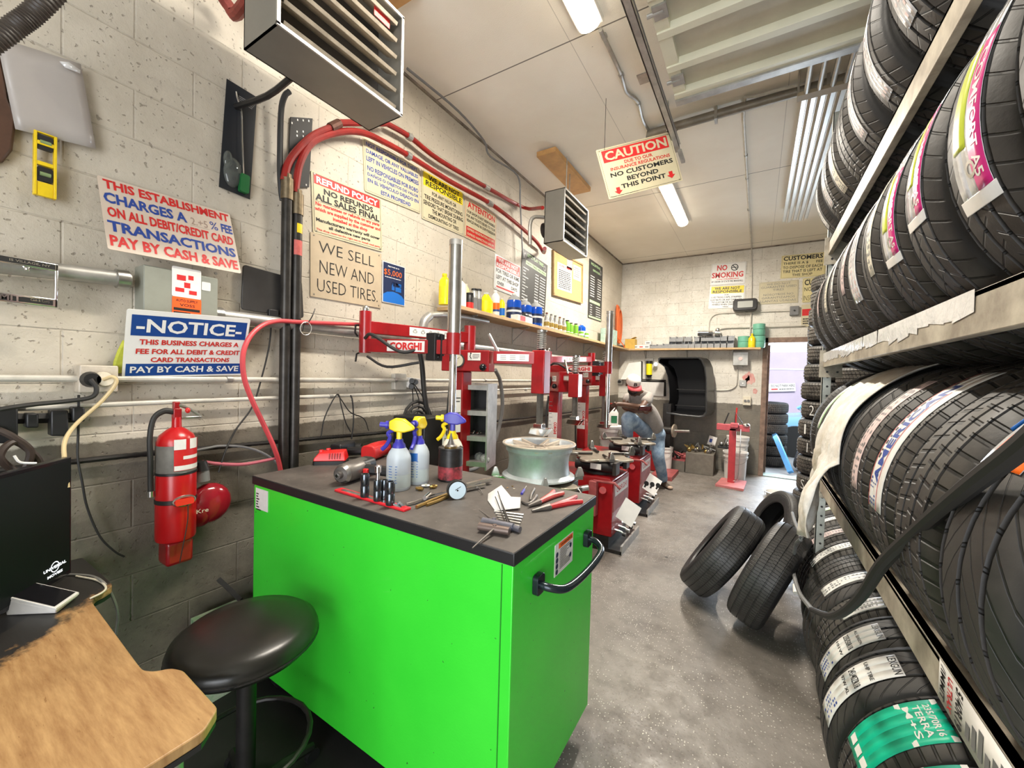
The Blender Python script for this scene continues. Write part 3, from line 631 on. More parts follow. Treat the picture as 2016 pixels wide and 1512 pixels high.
sign('storage_disclaimer_sign', 'white sign with red banner about tires or rims left, over the shelf bottles', lw4([(973.5, 499), (1024.5, 525), (1023.6, 588), (974, 568)]), M_signw, [
    ('r', .04, .97, .03, .34, 'R'), ('t', 'WE ARE NOT', .12, .88, .06, .18, 'w', .02), ('t', 'RESPONSIBLE', .06, .94, .21, .32, 'w', .02), ('t', 'FOR TIRES OR RIMS', .05, .95, .38, .50, 'k', .024), ('t', 'LEFT AT THIS SHOP', .06, .93, .56, .68, 'k', .024),
    ('t', 'OVER', .10, .36, .74, .84, 'k', .024), ('t', 'DAYS', .64, .88, .74, .84, 'k', .024), ('r', .08, .78, .88, .93, 'R')], 'g', screws=True)
rows = []
for k in range(13):
    y = .30+k*.052; rows += [('d', .06, .16+.1*(k % 3 == 0), y, y+.026, 1, 'w'), ('d', .52, .66, y, y+.028, 1, 'w'), ('d', .72, .94, y, y+.028, 1, 'w')]
sign('tire_price_board', 'charcoal price board headed NEW TIRES PRICING left of the corkboard', lw4([(1026, 489.4), (1077, 518.6), (1073.5, 627), (1025.6, 599)]), M_board, [
    ('t', "LET'Z PLAY TIRES", .18, .82, .03, .09, 'l', .02), ('c', .10, .10, .055, .025, 'g'), ('c', .88, .10, .055, .025, 'g'), ('r', .14, .95, .165, .235, 'l'), ('t', 'NEW TIRES PRICING', .17, .92, .18, .22, 'k', .02)]+rows)
cb = sign('corkboard', 'corkboard in a wooden frame with papers pinned to it, beyond the small heater', lw4([(1090.5, 496), (1146.9, 518.6), (1145, 599), (1089, 575.7)], (.02,)*4), mat('cork', (.58, .38, .16), .9, 0, .3, 60), [
    ('r', .12, .60, .22, .84, 'w'), ('t', 'APPROVED', .17, .56, .25, .31, 'r', .02), ('d', .16, .56, .36, .80, 10, 'k'), ('r', .42, .64, .02, .28, 'p'), ('d', .44, .62, .05, .22, 4, 'w'), ('r', .66, .94, .10, .46, 'w'), ('d', .69, .90, .14, .40, 5, 'g')], cat='corkboard', th=.02, r=.002)
M, W_, H_ = quadM(lw4([(1090.5, 496), (1146.9, 518.6), (1145, 599), (1089, 575.7)], (.02,)*4))
b = MB()
for (x, y, a, c) in ((W_/2, 0, W_+.02, .02), (W_/2, H_, W_+.02, .02), (0, H_/2, .02, H_), (W_, H_/2, .02, H_)): b.box((x, y, 0), (a, c, .025))
b.build('wooden_frame', M_wood, cb)
rows = []
for k in range(9): rows += [('d', .10, .40, .26+k*.042, .285+k*.042, 1, 'w'), ('d', .62, .90, .26+k*.042, .285+k*.042, 1, 'w')]
for k in range(5): rows += [('d', .12, .26, .76+k*.04, .78+k*.04, 1, 'w'), ('d', .55, .90, .76+k*.04, .78+k*.04, 1, 'w')]
sign('services_price_board', 'narrow charcoal price board with yellow headings right of the corkboard', lw4([(1161, 508.7), (1186.8, 526.6), (1183.6, 634), (1157.5, 625)]), M_board, [
    ('t', 'MOUNTING', .12, .80, .04, .085, 'l', .02), ('c', .84, .13, .05, .02, 'g'), ('t', 'SERVICES', .25, .78, .14, .175, 'l', .02), ('r', .08, .85, .68, .725, 'l'), ('r', .04, .96, .955, .985, 'l')]+rows)

# ---------------------------------------------------------------- items hung on the left wall near the camera
def lpoly(P, off): return [LW(x, y, off) for x, y in P]
def wallprism(P, off, th):                                # outline in pixels on the left wall, extruded away from it
    q = [LW(x, y, off) for x, y in P]; b = MB(); n = len(q)
    b.add([p for p in q]+[p+V((th, 0, 0)) for p in q], [tuple(reversed(range(n))), tuple(range(n, 2*n))]+[(i, (i+1) % n, n+(i+1) % n, n+i) for i in range(n)])
    v = (q[1]-q[0]).cross(q[2]-q[1]);
    if v.x < 0: b.f = [tuple(reversed(f)) for f in b.f]
    return b
def roundpoly(P, r=4, n=4):
    out = []; L = len(P)
    for i in range(L):
        p = V((*P[i], 0)); a = (V((*P[i-1], 0))-p).normalized()*r; c = (V((*P[(i+1) % L], 0))-p).normalized()*r
        for k in range(n+1):
            t = k/n; q = (p+a)*(1-t)**2+p*2*t*(1-t)+(p+c)*t*t; out.append((q.x, q.y))
    return out
ps = thing('document_sheet', 'blank greyish laminated sheet hanging on the wall at the upper left', 'sheet', M=Matrix.Translation(LW(95, 190, .02)))
g = [[None]*9 for _ in range(7)]
for i in range(7):
    for j in range(9):
        u, v = j/8, i/6; x = (-8+(159+8)*u)*(1-v)+(30+159*u)*v; y = (72+54*u)*(1-v)+(254+39*u)*v
        g[i][j] = LW(x, y, .03+.004*math.sin(v*7+u*2)+.003*math.sin(u*9))
MB(ps).add([p for r_ in g for p in r_], [(i*9+j, (i+1)*9+j, (i+1)*9+j+1, i*9+j+1) for i in range(6) for j in range(8)]).build('plastic_sleeve', mat('laminated_grey_sheet', (.42, .385, .36), .35, 0, .1, 4, coat=.15), ps, ang=180, solid=.0015)
q = [LW(x, y, .046) for x, y in ((117, 121), (135, 122), (158, 138), (158, 145), (128, 133))]; 
MB(ps).add(q, [(0, 1, 2, 3, 4)]).build('torn_film', M_shine, ps, solid=.001)
lv = thing('spirit_level', 'yellow torpedo spirit level hanging under the laminated sheet', 'level', M=Matrix.Translation(LW(88, 392, .02)))
b = MB(lv); M, W_, H_ = quadM(lw4([(65, 262), (112, 266), (110, 393), (65, 383)], (.035,)*4), True)
b.M = M
f = lambda x0, x1, y0, y1, d=.022: b.box(((x0+x1)/2*W_, (1-(y0+y1)/2)*H_, 0), ((x1-x0)*W_, (y1-y0)*H_, d))
for a in ((0, .14, 0, 1), (.86, 1, 0, 1), (.14, .86, .14, .20), (.14, .86, .46, .52), (.14, .86, .78, 1, .016), (.14, .86, 0, .02)): f(*a)
b.build('level_body', M_yel, lv, bevel=.0015)
for y0 in (.0, .50):
    v_ = MB(lv); v_.M = M; v_.rbox((.5*W_, (1-(y0+.15))*H_, 0), (.66*W_, .22*H_, .014), .004).build('vial_housing', M_black, lv)
    v_ = MB(lv); v_.M = M; v_.cyl((.26*W_, (1-(y0+.15))*H_, .007), (.74*W_, (1-(y0+.15))*H_, .007), .007).build('vial', mat('green_vial', (.22, .30, .14), .1), lv)
bc = thing('blister_pack', 'black card blister pack with a green handled metal tool, under the big heater', 'package', M=Matrix.Translation(LW(468, 392, .01)))
M, W_, H_ = quadM(lw4([(443.4, 153), (503.5, 190.5), (494, 393.4), (433.6, 369)], (.012,)*4))
b = MB(bc); b.M = M; b.box((W_/2, H_/2, 0), (W_, H_, .003)).build('backing_card', mat('glossy_black_card', (.02, .022, .026), .22), bc)
b = MB(bc); b.M = M
for k in range(4): b.rect(.40*W_, (.95-.03*k)*W_, (.905-.016*k)*H_, (.913-.016*k)*H_, .0025)
b.build('printed_text', M_greyp, bc)
b = MB(bc); b.M = M; b.tube([(.28*W_, .92*H_, .012), (.33*W_, .86*H_, .016), (.48*W_, .76*H_, .016), (.56*W_, .5*H_, .018), (.68*W_, .2*H_, .018)], .0035, 8, sm=4).build('metal_rod', M_chrome, bc)
b = MB(bc); b.M = M; b.rbox((.72*W_, .11*H_, .018), (.30*W_, .17*H_, .022), .008).build('tool_handle', mat('green_plastic', (.01, .12, .03), .3), bc)
b = MB(bc); b.M = M; b.sph((.38*W_, .18*H_, .004), (.30*W_, .14*H_, .02)).sph((.2*W_, .28*H_, .004), (.15*W_, .08*H_, .014)).build('clear_blister', mat('clear_plastic', (.6, .66, .62), .08, trans=.9), bc)
wb = thing('brown_pouch', 'brown leather pouch at the far left edge behind the laminated sheet', 'pouch', M=Matrix.Translation(LW(5, 320, .02)))
wallprism([(-40, 60), (2, 110), (12, 200), (30, 240), (22, 300), (4, 322), (-40, 330)], .0, .03).build; b = wallprism([(-40, 60), (2, 110), (12, 200), (30, 240), (22, 300), (4, 322), (-40, 330)], .0, .03); b.W = None
def reparent(b, root, name, m, **k):
    Wi = root.matrix_basis.inverted(); b.v = [Wi @ p for p in b.v]; return b.build(name, m, root, **k)
reparent(b, wb, 'leather_body', mat('brown_leather', (.10, .045, .025), .45, 0, .4, 8, .3, 40), bevel=.008)
tag(MB().tube([LW(118, -25, .35), LW(70, 22, .32), LW(30, 52, .3), LW(-25, 90, .28)], lambda t: .026+.0022*math.sin(t*320), 12, sm=26).build('corrugated_hose', mat('dark_brown_hose', (.045, .035, .028), .5)), 'dark ribbed hose crossing the upper left corner', 'hose')
# license plate frame
lf = thing('license_plate_frame', 'chrome license plate frame hanging on the wall at the left edge', 'frame', M=Matrix.Translation(LW(20, 600, .03)))
M, W_, H_ = quadM(lw4([(-74, 487), (114, 521), (114, 606), (-66, 586)], (.11,)*4)); 
def lb(m, z=0): b = MB(lf); b.M = M @ Matrix.Translation((0, 0, z)); return b
b = lb(0)
for (x0, x1, y0, y1) in ((0, 1, 0, .17), (0, 1, .80, 1), (0, .045, 0, 1), (.955, 1, 0, 1)): b.box(((x0+x1)/2*W_, (1-(y0+y1)/2)*H_, 0), ((x1-x0)*W_, (y1-y0)*H_, .012))
b.build('chrome_frame', M_chrome, lf, bevel=.003)
b = lb(0, .0068); b.rect(.04*W_, .96*W_, .86*H_, .97*H_, 0).rect(.04*W_, .94*W_, .04*H_, .15*H_, 0).build('black_strip', M_ink, lf)
b = lb(0, .0074); b.text('IS VILLAGE, NY', .44*W_, .90*W_, .885*H_, .945*H_, 0).build('lettering', M_chrome, lf)
b = lb(0, .0090); b.text('SUMMIT', .05*W_, .58*W_, .04*H_, .17*H_, 0, bold=.03).build('lettering', M_chrome, lf)
b = lb(0, .0074); b.text('Cash & Carry', .68*W_, .90*W_, .07*H_, .14*H_, 0, bold=0).build('lettering', M_chrome, lf)
b = lb(0, 0); b.tube([(.60*W_, .83*H_, 0), (.62*W_, .76*H_, 0), (.65*W_, .76*H_, 0), (.67*W_, .83*H_, 0)], .004, 8).build('screw_tab', M_chrome, lf)
# conduits
def pipe(name, label, cat, P, r, m, n=10, sm=0, straps=(), par=None):
    rt = thing(name, label, cat, M=Matrix.Translation(P[0])); MB(rt).tube(P, r, n, sm=sm).build('pipe', m, rt)
    for s_ in straps:
        b = MB(rt); p, d = s_; d = V(d).normalized(); b.cyl(V(p)-d*.012, V(p)+d*.012, r+.004 if not callable(r) else .02); b.build('strap', M_galv, rt)
    return rt
zA, zB = 1.442, 1.352
pipe('conduit', 'upper horizontal painted conduit running along the left wall below the signs', 'conduit', [V((XL+.045, -1.2, zA)), V((XL+.045, 6.6, zA))], .0125, M_pipegrey, straps=[((XL+.045, y, zA), (0, 1, 0)) for y in (-.1, .95, 2.0, 3.1, 4.2)])
pipe('conduit', 'lower horizontal painted conduit running along the left wall above the extinguisher', 'conduit', [V((XL+.04, -1.2, zB-.03)), V((XL+.04, .8, zB-.01)), V((XL+.04, 6.6, zB+.005))], .0105, M_pipegrey, straps=[((XL+.04, y, zB-.01), (0, 1, 0)) for y in (.3, 1.5, 2.7, 3.9)])
MBt = MB().tube([V((XL+.03, -.5, 1.10)), V((XL+.03, .4, 1.125)), V((XL+.03, 1.3, 1.10)), V((XL+.03, 2.1, 1.07)), V((XL+.03, 4.4, 1.015)), V((XL+.03, 6.5, 1.0))], lambda t: .011+.0012*math.sin(t*900), 8, sm=60)
tag(MBt.build('armored_cable', M_dark), 'dark spiral armoured cable running along the grey lower wall', 'cable')
pa, pb = LW(60, 528, .06), LW(256, 551, .06); pc, pd = LW(417, 620, .06), LW(705, 657, .06)
cA = thing('conduit', 'thick steel conduit entering the left side of the electrical panel', 'conduit', M=Matrix.Translation(LW(-40, 516, .06)))
MB(cA).tube([LW(-60, 514, .06), pb], .030, 16).build('pipe', M_galv, cA); MB(cA).tube([LW(228, 548, .06), LW(252, 551, .06)], .038, 16).build('coupling', M_steel, cA)
cB = thing('conduit', 'thick steel conduit running right from the electrical panel behind the black pipes', 'conduit', M=Matrix.Translation(pc))
MB(cB).tube([pc, LW(905, 680, .06), LW(1100, 704, .06), LW(1205, 714, .06)], .032, 14).build('pipe', M_galv, cB); MB(cB).tube([pc, LW(436, 622, .06)], .040, 16).build('coupling', M_steel, cB)
# electrical panel
M, W_, H_ = quadM(lw4([(268, 500), (416, 508), (415, 640), (268, 640)], (.10,)*4)); M = frame(M.translation, (0, 1, 0), (0, 0, 1))
M_panel = mat('grey_green_enamel', (.30, .31, .26), .45, .1, .15, 7)
ep = thing('electrical_panel', 'grey green electrical panel box with stickers, behind the two fee signs', 'electrical panel', M=M)
MB().box((W_/2, H_/2-.03, -.052), (W_, H_-.02, .10)).build('panel_box', M_panel, ep, bevel=.003)
MB().box((W_/2, H_/2-.03, .002), (W_*.99, H_-.03, .004)).build('panel_cover', M_panel, ep, bevel=.001)
st = MB().rbox((.545*W_, .70*H_, .0050), (.40*W_, .44*H_, .001), .006).build('square_sticker', M_label, ep)
g_ = MB()
for x, y, rx, ry, rt in ((.47, .80, .10, .06, 20), (.60, .82, .06, .05, -20), (.45, .62, .10, .045, -10), (.63, .60, .09, .045, 30), (.55, .70, .07, .06, 0)): g_.box((x*W_, y*H_-.01, .006), (rx*W_*1.2, ry*H_*1.3, .0006), Mt(0, 0, 0) if False else None)
g_.build('red_shapes', M_redink, st)
MB().rbox((.82*W_, .70*H_, .0050), (.13*W_, .13*H_, .001), .004).build('small_sticker', M_label, ep)
st = MB().rbox((.55*W_, .30*H_, .0050), (.40*W_, .36*H_, .001), .006).build('orange_sticker', mat('fluorescent_orange', (.95, .12, .02), .45), ep)
MB().text('AUTO SUPPLY', .40*W_, .70*W_, .41*H_, .45*H_, .006).text('VOSS', .45*W_, .66*W_, .345*H_, .385*H_, .006).rect(.37*W_, .73*W_, .28*H_, .32*H_, .006).rect(.37*W_, .60*W_, .22*H_, .26*H_, .006).rect(.37*W_, .73*W_, .18*H_, .20*H_, .006).build('printing', M_ink, st)
b = MB()
for x in (.04, .96): b.cyl((x*W_, .93*H_, .003), (x*W_, .93*H_, .009), .006)
b.build('screw', M_steel, ep)
# black mud flap
mf = thing('mud_flap', 'black rubber mud flap propped behind the two vertical pipes', 'mud flap', M=Matrix.Translation(LW(540, 628, .05)))
b = wallprism(roundpoly([(477, 521), (592, 553), (596, 627), (473, 609)], 7), .03, .012); reparent(b, mf, 'flap', mat('worn_black_rubber', (.045, .042, .04), .4, 0, .4, 6), bevel=.002)
b = wallprism([(526, 609), (545, 611), (545, 625), (526, 624)], .045, .02); reparent(b, mf, 'clip', M_black, bevel=.003)
sk = thing('glove', 'crumpled yellow green glove tucked behind the NOTICE sign', 'glove', M=Matrix.Translation(LW(235, 735, .03)))
b = wallprism([(241, 668), (247, 690), (243, 735), (219, 735), (222, 712), (230, 690)], .03, .02); reparent(b, sk, 'glove_body', mat('lime_fabric', (.55, .58, .06), .7, 0, .3, 30), bevel=.006)
# receptacle box with plugs
rb = thing('outlet_box', 'cream metal outlet box with two plugs on the upper conduit near the NOTICE sign', 'outlet', M=Matrix.Translation(LW(183, 772, .03)))
b = wallprism(roundpoly([(146, 718), (221, 720), (220, 770), (143, 772)], 4), .0, .075); reparent(b, rb, 'box', mat('dirty_cream_enamel', (.62, .55, .45), .45, 0, .3, 20), bevel=.004)
for x, m in ((178, M_black), (203, M_crm)):
    p = LW(x, 747, .08); MB(rb).cyl(p, p+V((.028, 0, 0)), .030, .024).build('plug', m, rb)
pipe('cable', 'black power cord drooping left from the outlet box', 'cord', [LW(178, 747, .11), LW(190, 765, .12), LW(180, 782, .12), LW(130, 790, .12), LW(60, 797, .14), LW(0, 806, .16), LW(-60, 820, .16)], .008, M_rub, 8, 6)
pipe('cable', 'cream power cord hanging from the outlet box down to the monitor', 'cord', [LW(203, 747, .11), LW(222, 742, .13), LW(228, 755, .13), LW(200, 790, .12), LW(150, 835, .12), LW(128, 868, .16), LW(127, 905, .2), LW(133, 960, .22)], .0065, mat('aged_cream_cord', (.62, .48, .26), .5), 8, 6)
pipe('thin_cable', 'thin dark cable hanging on the wall from the outlet box to the desk', 'cable', [LW(155, 778, .08), LW(154, 850, .05), LW(153, 900, .05), LW(162, 950, .05), LW(172, 1000, .04), LW(196, 1055, .04), LW(225, 1085, .04), LW(245, 1096, .04)], .004, M_rub, 6, 5)
pst = thing('power_strip', 'black power strip with adapters on the wall above the monitor', 'power strip', M=Matrix.Translation(LW(60, 850, .04)))
MB(pst).tube([LW(-60, 826, .06), LW(155, 822, .06)], .018, 4).build('strip_body', M_black, pst)
for x0, x1, y0, y1 in ((93, 128, 806, 856), (135, 160, 800, 828), (-20, 30, 800, 870), (45, 70, 812, 840)):
    b = wallprism([(x0, y0), (x1, y0), (x1, y1), (x0, y1)], .05, .05); reparent(b, pst, 'adapter', M_black, bevel=.005)
pipe('cable', 'bundle of dark coiled cords sagging behind the monitor', 'cord', [LW(-20, 840, .1), LW(25, 860, .12), LW(60, 890, .12), LW(40, 930, .12), LW(0, 900, .14), LW(30, 870, .12), LW(75, 905, .1), LW(72, 940, .1)], .011, mat('dark_brown_cord', (.035, .022, .016), .5), 8, 8)
pipe('cable', 'short white cord behind the top of the monitor', 'cord', [LW(28, 897, .15), LW(40, 910, .15), LW(72, 912, .15)], .004, M_label, 6, 4)
pipe('thin_cable', 'thin black cable running down from the mud flap clip behind the red hose', 'cable', [LW(535, 625, .08), LW(530, 680, .05), LW(516, 740, .04), LW(497, 800, .04), LW(465, 845, .05), LW(445, 885, .08), LW(430, 930, .1)], .004, M_rub, 6, 6)
M_rhose = mat('faded_red_hose', (.62, .07, .08), .4, 0, .2, 8)
pipe('air_hose', 'faded red air hose looping off the wall beside the NOTICE sign', 'hose', [LW(740, 640, .10), LW(660, 637, .10), LW(590, 634, .10), LW(548, 632, .10), LW(518, 640, .12), LW(493, 662, .14), LW(479, 695, .16), LW(480, 740, .16), LW(495, 785, .15), LW(521, 840, .13), LW(541, 885, .12), LW(552, 925, .1), LW(556, 975, .1)], .0115, M_rhose, 10, 6)
pipe('air_hose', 'pinkish red air hose crossing the lower wall behind the extinguisher', 'hose', [LW(398, 909, .09), LW(430, 913, .09), LW(480, 914, .1), LW(530, 905, .11), LW(548, 900, .1)], .008, mat('dusty_pink_hose', (.42, .10, .13), .5), 8, 5)
pipe('cable', 'dark grey cord arching across the lower wall between extinguisher and pipes', 'cord', [LW(380, 888, .06), LW(410, 882, .06), LW(435, 878, .06), LW(480, 880, .06), LW(520, 893, .06), LW(550, 915, .06)], .006, M_greyp, 8, 5)
# hose ring, hook and little leads on the wall right of the pipes
pipe('key_ring', 'thin metal ring hanging on a hook where the conduit leaves the black pipes', 'ring', [LW(602+11*math.cos(a*PI/8), 647+13*math.sin(a*PI/8), .12) for a in range(17)], .0025, M_galv, 6)
pipe('hook', 'bent dark wire hook above the key ring', 'hook', [LW(596, 652, .11), LW(599, 638, .11), LW(608, 633, .11), LW(616, 620, .11), LW(620, 608, .10)], .003, M_dark, 6, 3)
pipe('inflator_lead', 'black leads hanging from the lower conduit left of the spray bottles', 'cable', [LW(632, 860, .04), LW(640, 820, .05), LW(664, 776, .07), LW(672, 800, .07), LW(680, 830, .07), LW(690, 850, .06)], .0035, M_rub, 6, 5)
pipe('inflator_lead', 'black lead with metal tip hanging at the lower conduit, nearer the outlet', 'cable', [LW(690, 778, .05), LW(694, 790, .06), LW(696, 830, .06), LW(692, 865, .06)], .0045, M_rub, 6, 4)
pipe('inflator_lead', 'thin black lead drooping right along the wall to a black bar', 'cable', [LW(664, 776, .06), LW(674, 790, .06), LW(690, 812, .05), LW(716, 824, .05), LW(726, 848, .05)], .0035, M_rub, 6, 5)
# ---------------------------------------------------------------- fire extinguisher
xc, yc = XL+.14, .712
fx = thing('fire_extinguisher', 'red fire extinguisher with grey sleeve and red white label strapped to the wall', 'fire extinguisher', (xc, yc, .66))
def L_(P, z0=0): return [(r, z-z0) for r, z in P]
MB(fx).lathe([(.0, .775), (.092, .775), (.096, .785), (.096, 1.075), (.094, 1.08)], Matrix.Translation((xc, yc, 0)), 32).build('cylinder_body', mat('extinguisher_red', (.50, .008, .01), .28, 0, .2, 5), fx)
MB(fx).lathe([(.093, 1.078), (.096, 1.082), (.096, 1.205), (.093, 1.21)], Matrix.Translation((xc, yc, 0)), 32).build('grey_sleeve', mat('dusty_grey_sleeve', (.16, .15, .13), .55, 0, .35, 15), fx)
MB(fx).lathe([(.095, 1.205), (.095, 1.222), (.080, 1.25), (.045, 1.275), (.024, 1.285), (.022, 1.33)], Matrix.Translation((xc, yc, 0)), 32).build('shoulder', _m['extinguisher_red'], fx)
MB(fx).lathe([(.097, 1.074), (.099, 1.076), (.099, 1.084), (.097, 1.086)], Matrix.Translation((xc, yc, 0)), 32).build('black_band', M_black, fx)
v = MB(fx); v.box((xc, yc, 1.345), (.035, .04, .05)).box((xc-.01, yc, 1.38), (.03, .03, .04)).build('valve', M_red, fx, bevel=.004)
MB(fx).box((xc, yc+.06, 1.325), (.022, .12, .010), None).build('lever', M_steel, fx, bevel=.003)
MB(fx).tube([(xc, yc+.01, 1.385), (xc, yc+.06, 1.365), (xc, yc+.125, 1.325)], .007, 8, sm=3).build('lever', M_steel, fx)
MB(fx).sph((xc+.025, yc+.045, 1.36), .013).build('safety_tag', M_redplastic, fx)
MB(fx).tube([(xc, yc-.015, 1.355), (xc, yc-.06, 1.36), (xc, yc-.105, 1.33), (xc+.01, yc-.125, 1.25), (xc+.01, yc-.122, 1.15), (xc+.0, yc-.118, 1.06), (xc, yc-.116, .99)], .0135, 10, sm=6).build('hose', M_rub, fx)
MB(fx).cyl((xc, yc-.116, .985), (xc, yc-.116, 1.01), .016).build('hose_clip', M_steel, fx)
def cylwrap(c, r_, a0, a1, z0, z1, name, m, par, n=10):
    b = MB(par); vs = []
    for k in range(n+1):
        a = R(a0+(a1-a0)*k/n); vs += [(c[0]+r_*math.cos(a), c[1]+r_*math.sin(a), z0), (c[0]+r_*math.cos(a), c[1]+r_*math.sin(a), z1)]
    return b.add(vs, [(2*k, 2*k+2, 2*k+3, 2*k+1) for k in range(n)]).build(name, m, par, ang=60)
lab = cylwrap((xc, yc), .0966, -25, 70, 1.095, 1.235, 'label', M_redplastic, fx)
cylwrap((xc, yc), .0972, -25, 8, 1.19, 1.236, 'white_panel', M_label, fx); cylwrap((xc, yc), .0972, 20, 55, 1.19, 1.236, 'white_panel', M_label, fx)
cylwrap((xc, yc), .0972, -24, 68, 1.097, 1.118, 'white_panel', M_label, fx); cylwrap((xc, yc), .0972, 0, 60, 1.145, 1.160, 'white_panel', M_label, fx)
MB(fx).box((xc-.01, yc+.005, .715), (.13, .13, .11)).build('lower_bracket', M_red, fx, bevel=.015)
MB(fx).tube([(xc+.098*math.cos(a*PI/10), yc+.03+.045*math.sin(a*PI/10)-0, .955+.0*a) if False else (xc+.10, yc+.005+.052*math.cos(a*PI/10), .958+.02*math.sin(a*PI/10)) for a in range(20)], .006, 8, True).build('strap_buckle', M_steel, fx)
MB(fx).rbox((xc+.103, yc+.005, .955), (.02, .09, .028), .01, axis=0).build('buckle_plate', mat('bright_red_plastic', (.75, .03, .02), .3), fx)
MB(fx).lathe([(.0965, .945), (.099, .947), (.099, .963), (.0965, .965)], Matrix.Translation((xc, yc, 0)), 32).build('wall_strap', M_dark, fx)
MB(fx).tube([(xc+.11, yc+.02, .94), (xc+.105, yc+.02, .86), (xc+.1, yc+.0, .75), (xc+.09, yc-.01, .68)], .0025, 6, sm=4).build('pull_cord', M_rub, fx)
fx.scale = (.72, .72, .93)
kb = thing('red_pouch', 'dark red plastic jug with black cap hanging right of the extinguisher', 'jug', M=Matrix.Translation(LW(412, 1035, .1)))
c = LW(412, 990, .10); MB(kb).sph(c, (.055, .088, .092), n=20).sph(c+V((0, -.035, -.02)), (.05, .06, .08)).build('jug_body', mat('translucent_dark_red', (.30, .01, .02), .15, 0, .3, 6), kb)
c = LW(398, 925, .10); MB(kb).cyl(c+V((0, 0, -.05)), c+V((0, 0, .02)), .03, .024).build('clear_neck', M_greyp, kb); MB(kb).cyl(c, c+V((0, -.005, .04)), .03, .02).build('cap', M_black, kb)
p = LW(387, 1012, .162); fr = frame(p, (0, 1, 0), (0, 0, 1)); b = MB(kb); b.M = fr; b.text('Kre', 0, .045, 0, .018, 0, bold=0).build('lettering', M_crm, kb)

# ---------------------------------------------------------------- vertical black pipes, red heater pipes, brackets
for x, zt, lbl in ((560.5, 2.46, 'left of the pair of black vertical pipes in front of the left wall'), (581, 2.40, 'right of the pair of black vertical pipes, with a red sticker')):
    p = LW(x, 700, .07); rt = thing('standpipe', lbl, 'pipe', (p.x, p.y, 0))
    MB(rt).cyl((p.x, p.y, 0), (p.x, p.y, zt), .026, n=20).build('pipe', M_ironpipe, rt)
    MB(rt).cyl((p.x, p.y, zt-.06), (p.x, p.y, zt+.05), .031, n=16).cyl((p.x, p.y, zt+.05), (p.x, p.y, zt+.075), .022, n=16).build('fitting', mat('tarnished_brass', (.28, .22, .14), .4, .8, .4, 30), rt)
    if x > 570:
        cylwrap((p.x, p.y), .0268, -60, 80, 2.12, 2.20, 'red_sticker', mat('worn_red_sticker', (.60, .12, .10), .5, 0, .3, 30), rt); cylwrap((p.x, p.y), .0268, -30, 50, 2.24, 2.29, 'yellow_sticker', M_yel, rt)
up = [(559, 356), (568, 321), (589, 292), (618, 266), (654, 250), (672, 242)]; lo = [(581, 379), (589, 327), (607, 289), (633, 270), (678, 259), (717, 262), (755, 279), (804, 306), (886, 357), (964, 400), (1018, 441), (1056, 476), (1070, 497), (1090, 496)]
hp = [(761, 243), (806, 269), (865, 315), (958, 369), (1032, 409)]
# these follow the wall; only the last pieces swing out to the heaters
rp = thing('heater_pipe', 'upper red pipe run curving past the big heater to the small heater', 'pipe', M=Matrix.Translation(LW(559, 356, .07)))
MB(rp).tube([LW(x, y, .07) for x, y in up]+[LW(761, 243, .07)], .019, 10, sm=5).build('red_hose', M_redpipe, rp)
MB(rp).tube([LW(x, y, .06) for x, y in hp]+[V((-1.80, 3.42, 3.10))], .018, 10, sm=4).build('red_pipe', M_redpipe, rp)
MB(rp).tube([LW(650, 252, .07), LW(668, 243, .07)], .026, 10).build('union', mat('rusty_iron', (.14, .06, .04), .6, .4, .4, 30), rp)
rq = thing('heater_pipe', 'lower red pipe run arching under the big heater toward the small one', 'pipe', M=Matrix.Translation(LW(581, 379, .07)))
MB(rq).tube([LW(x, y, .07) for x, y in lo[:-1]]+[V((-1.78, 3.45, 2.72))], .019, 10, sm=5).build('red_pipe', M_redpipe, rq)
for P in ((806, 269), (958, 369)): MB(rp).tube([LW(P[0]-4, P[1]-2, .06), LW(P[0]+4, P[1]+3, .06)], .025, 10).build('pipe_clip', M_galv, rp)
for P in ((804, 306), (964, 400)): MB(rq).tube([LW(P[0]-4, P[1]-2, .07), LW(P[0]+4, P[1]+3, .07)], .026, 10).build('pipe_clip', M_galv, rq)
bk = thing('slotted_plate', 'black perforated steel plate fixed behind the red pipe bend', 'bracket', M=Matrix.Translation(LW(590, 370, .01)))
b = wallprism([(571, 231), (614, 234), (607, 369), (564, 369)], .005, .008); reparent(b, bk, 'plate', M_rub)
b = MB(bk)
for x, y in ((586, 236), (597, 237), (608, 238), (585, 259), (597, 259), (585, 267), (597, 268), (582, 332), (582, 340), (603, 364), (575, 242), (577, 362)): b.box(LW(x, y, .0135), (.001, .006, .010))
b.build('slots', M_label, bk)
pipe('hook_bar', 'black curved bar hanging left of the perforated plate', 'bracket', [LW(570, 180, .09), LW(560, 190, .08), LW(553, 225, .06), LW(551, 330, .05), LW(553, 372, .05), LW(556, 395, .05)], .014, M_black, 8, 4)
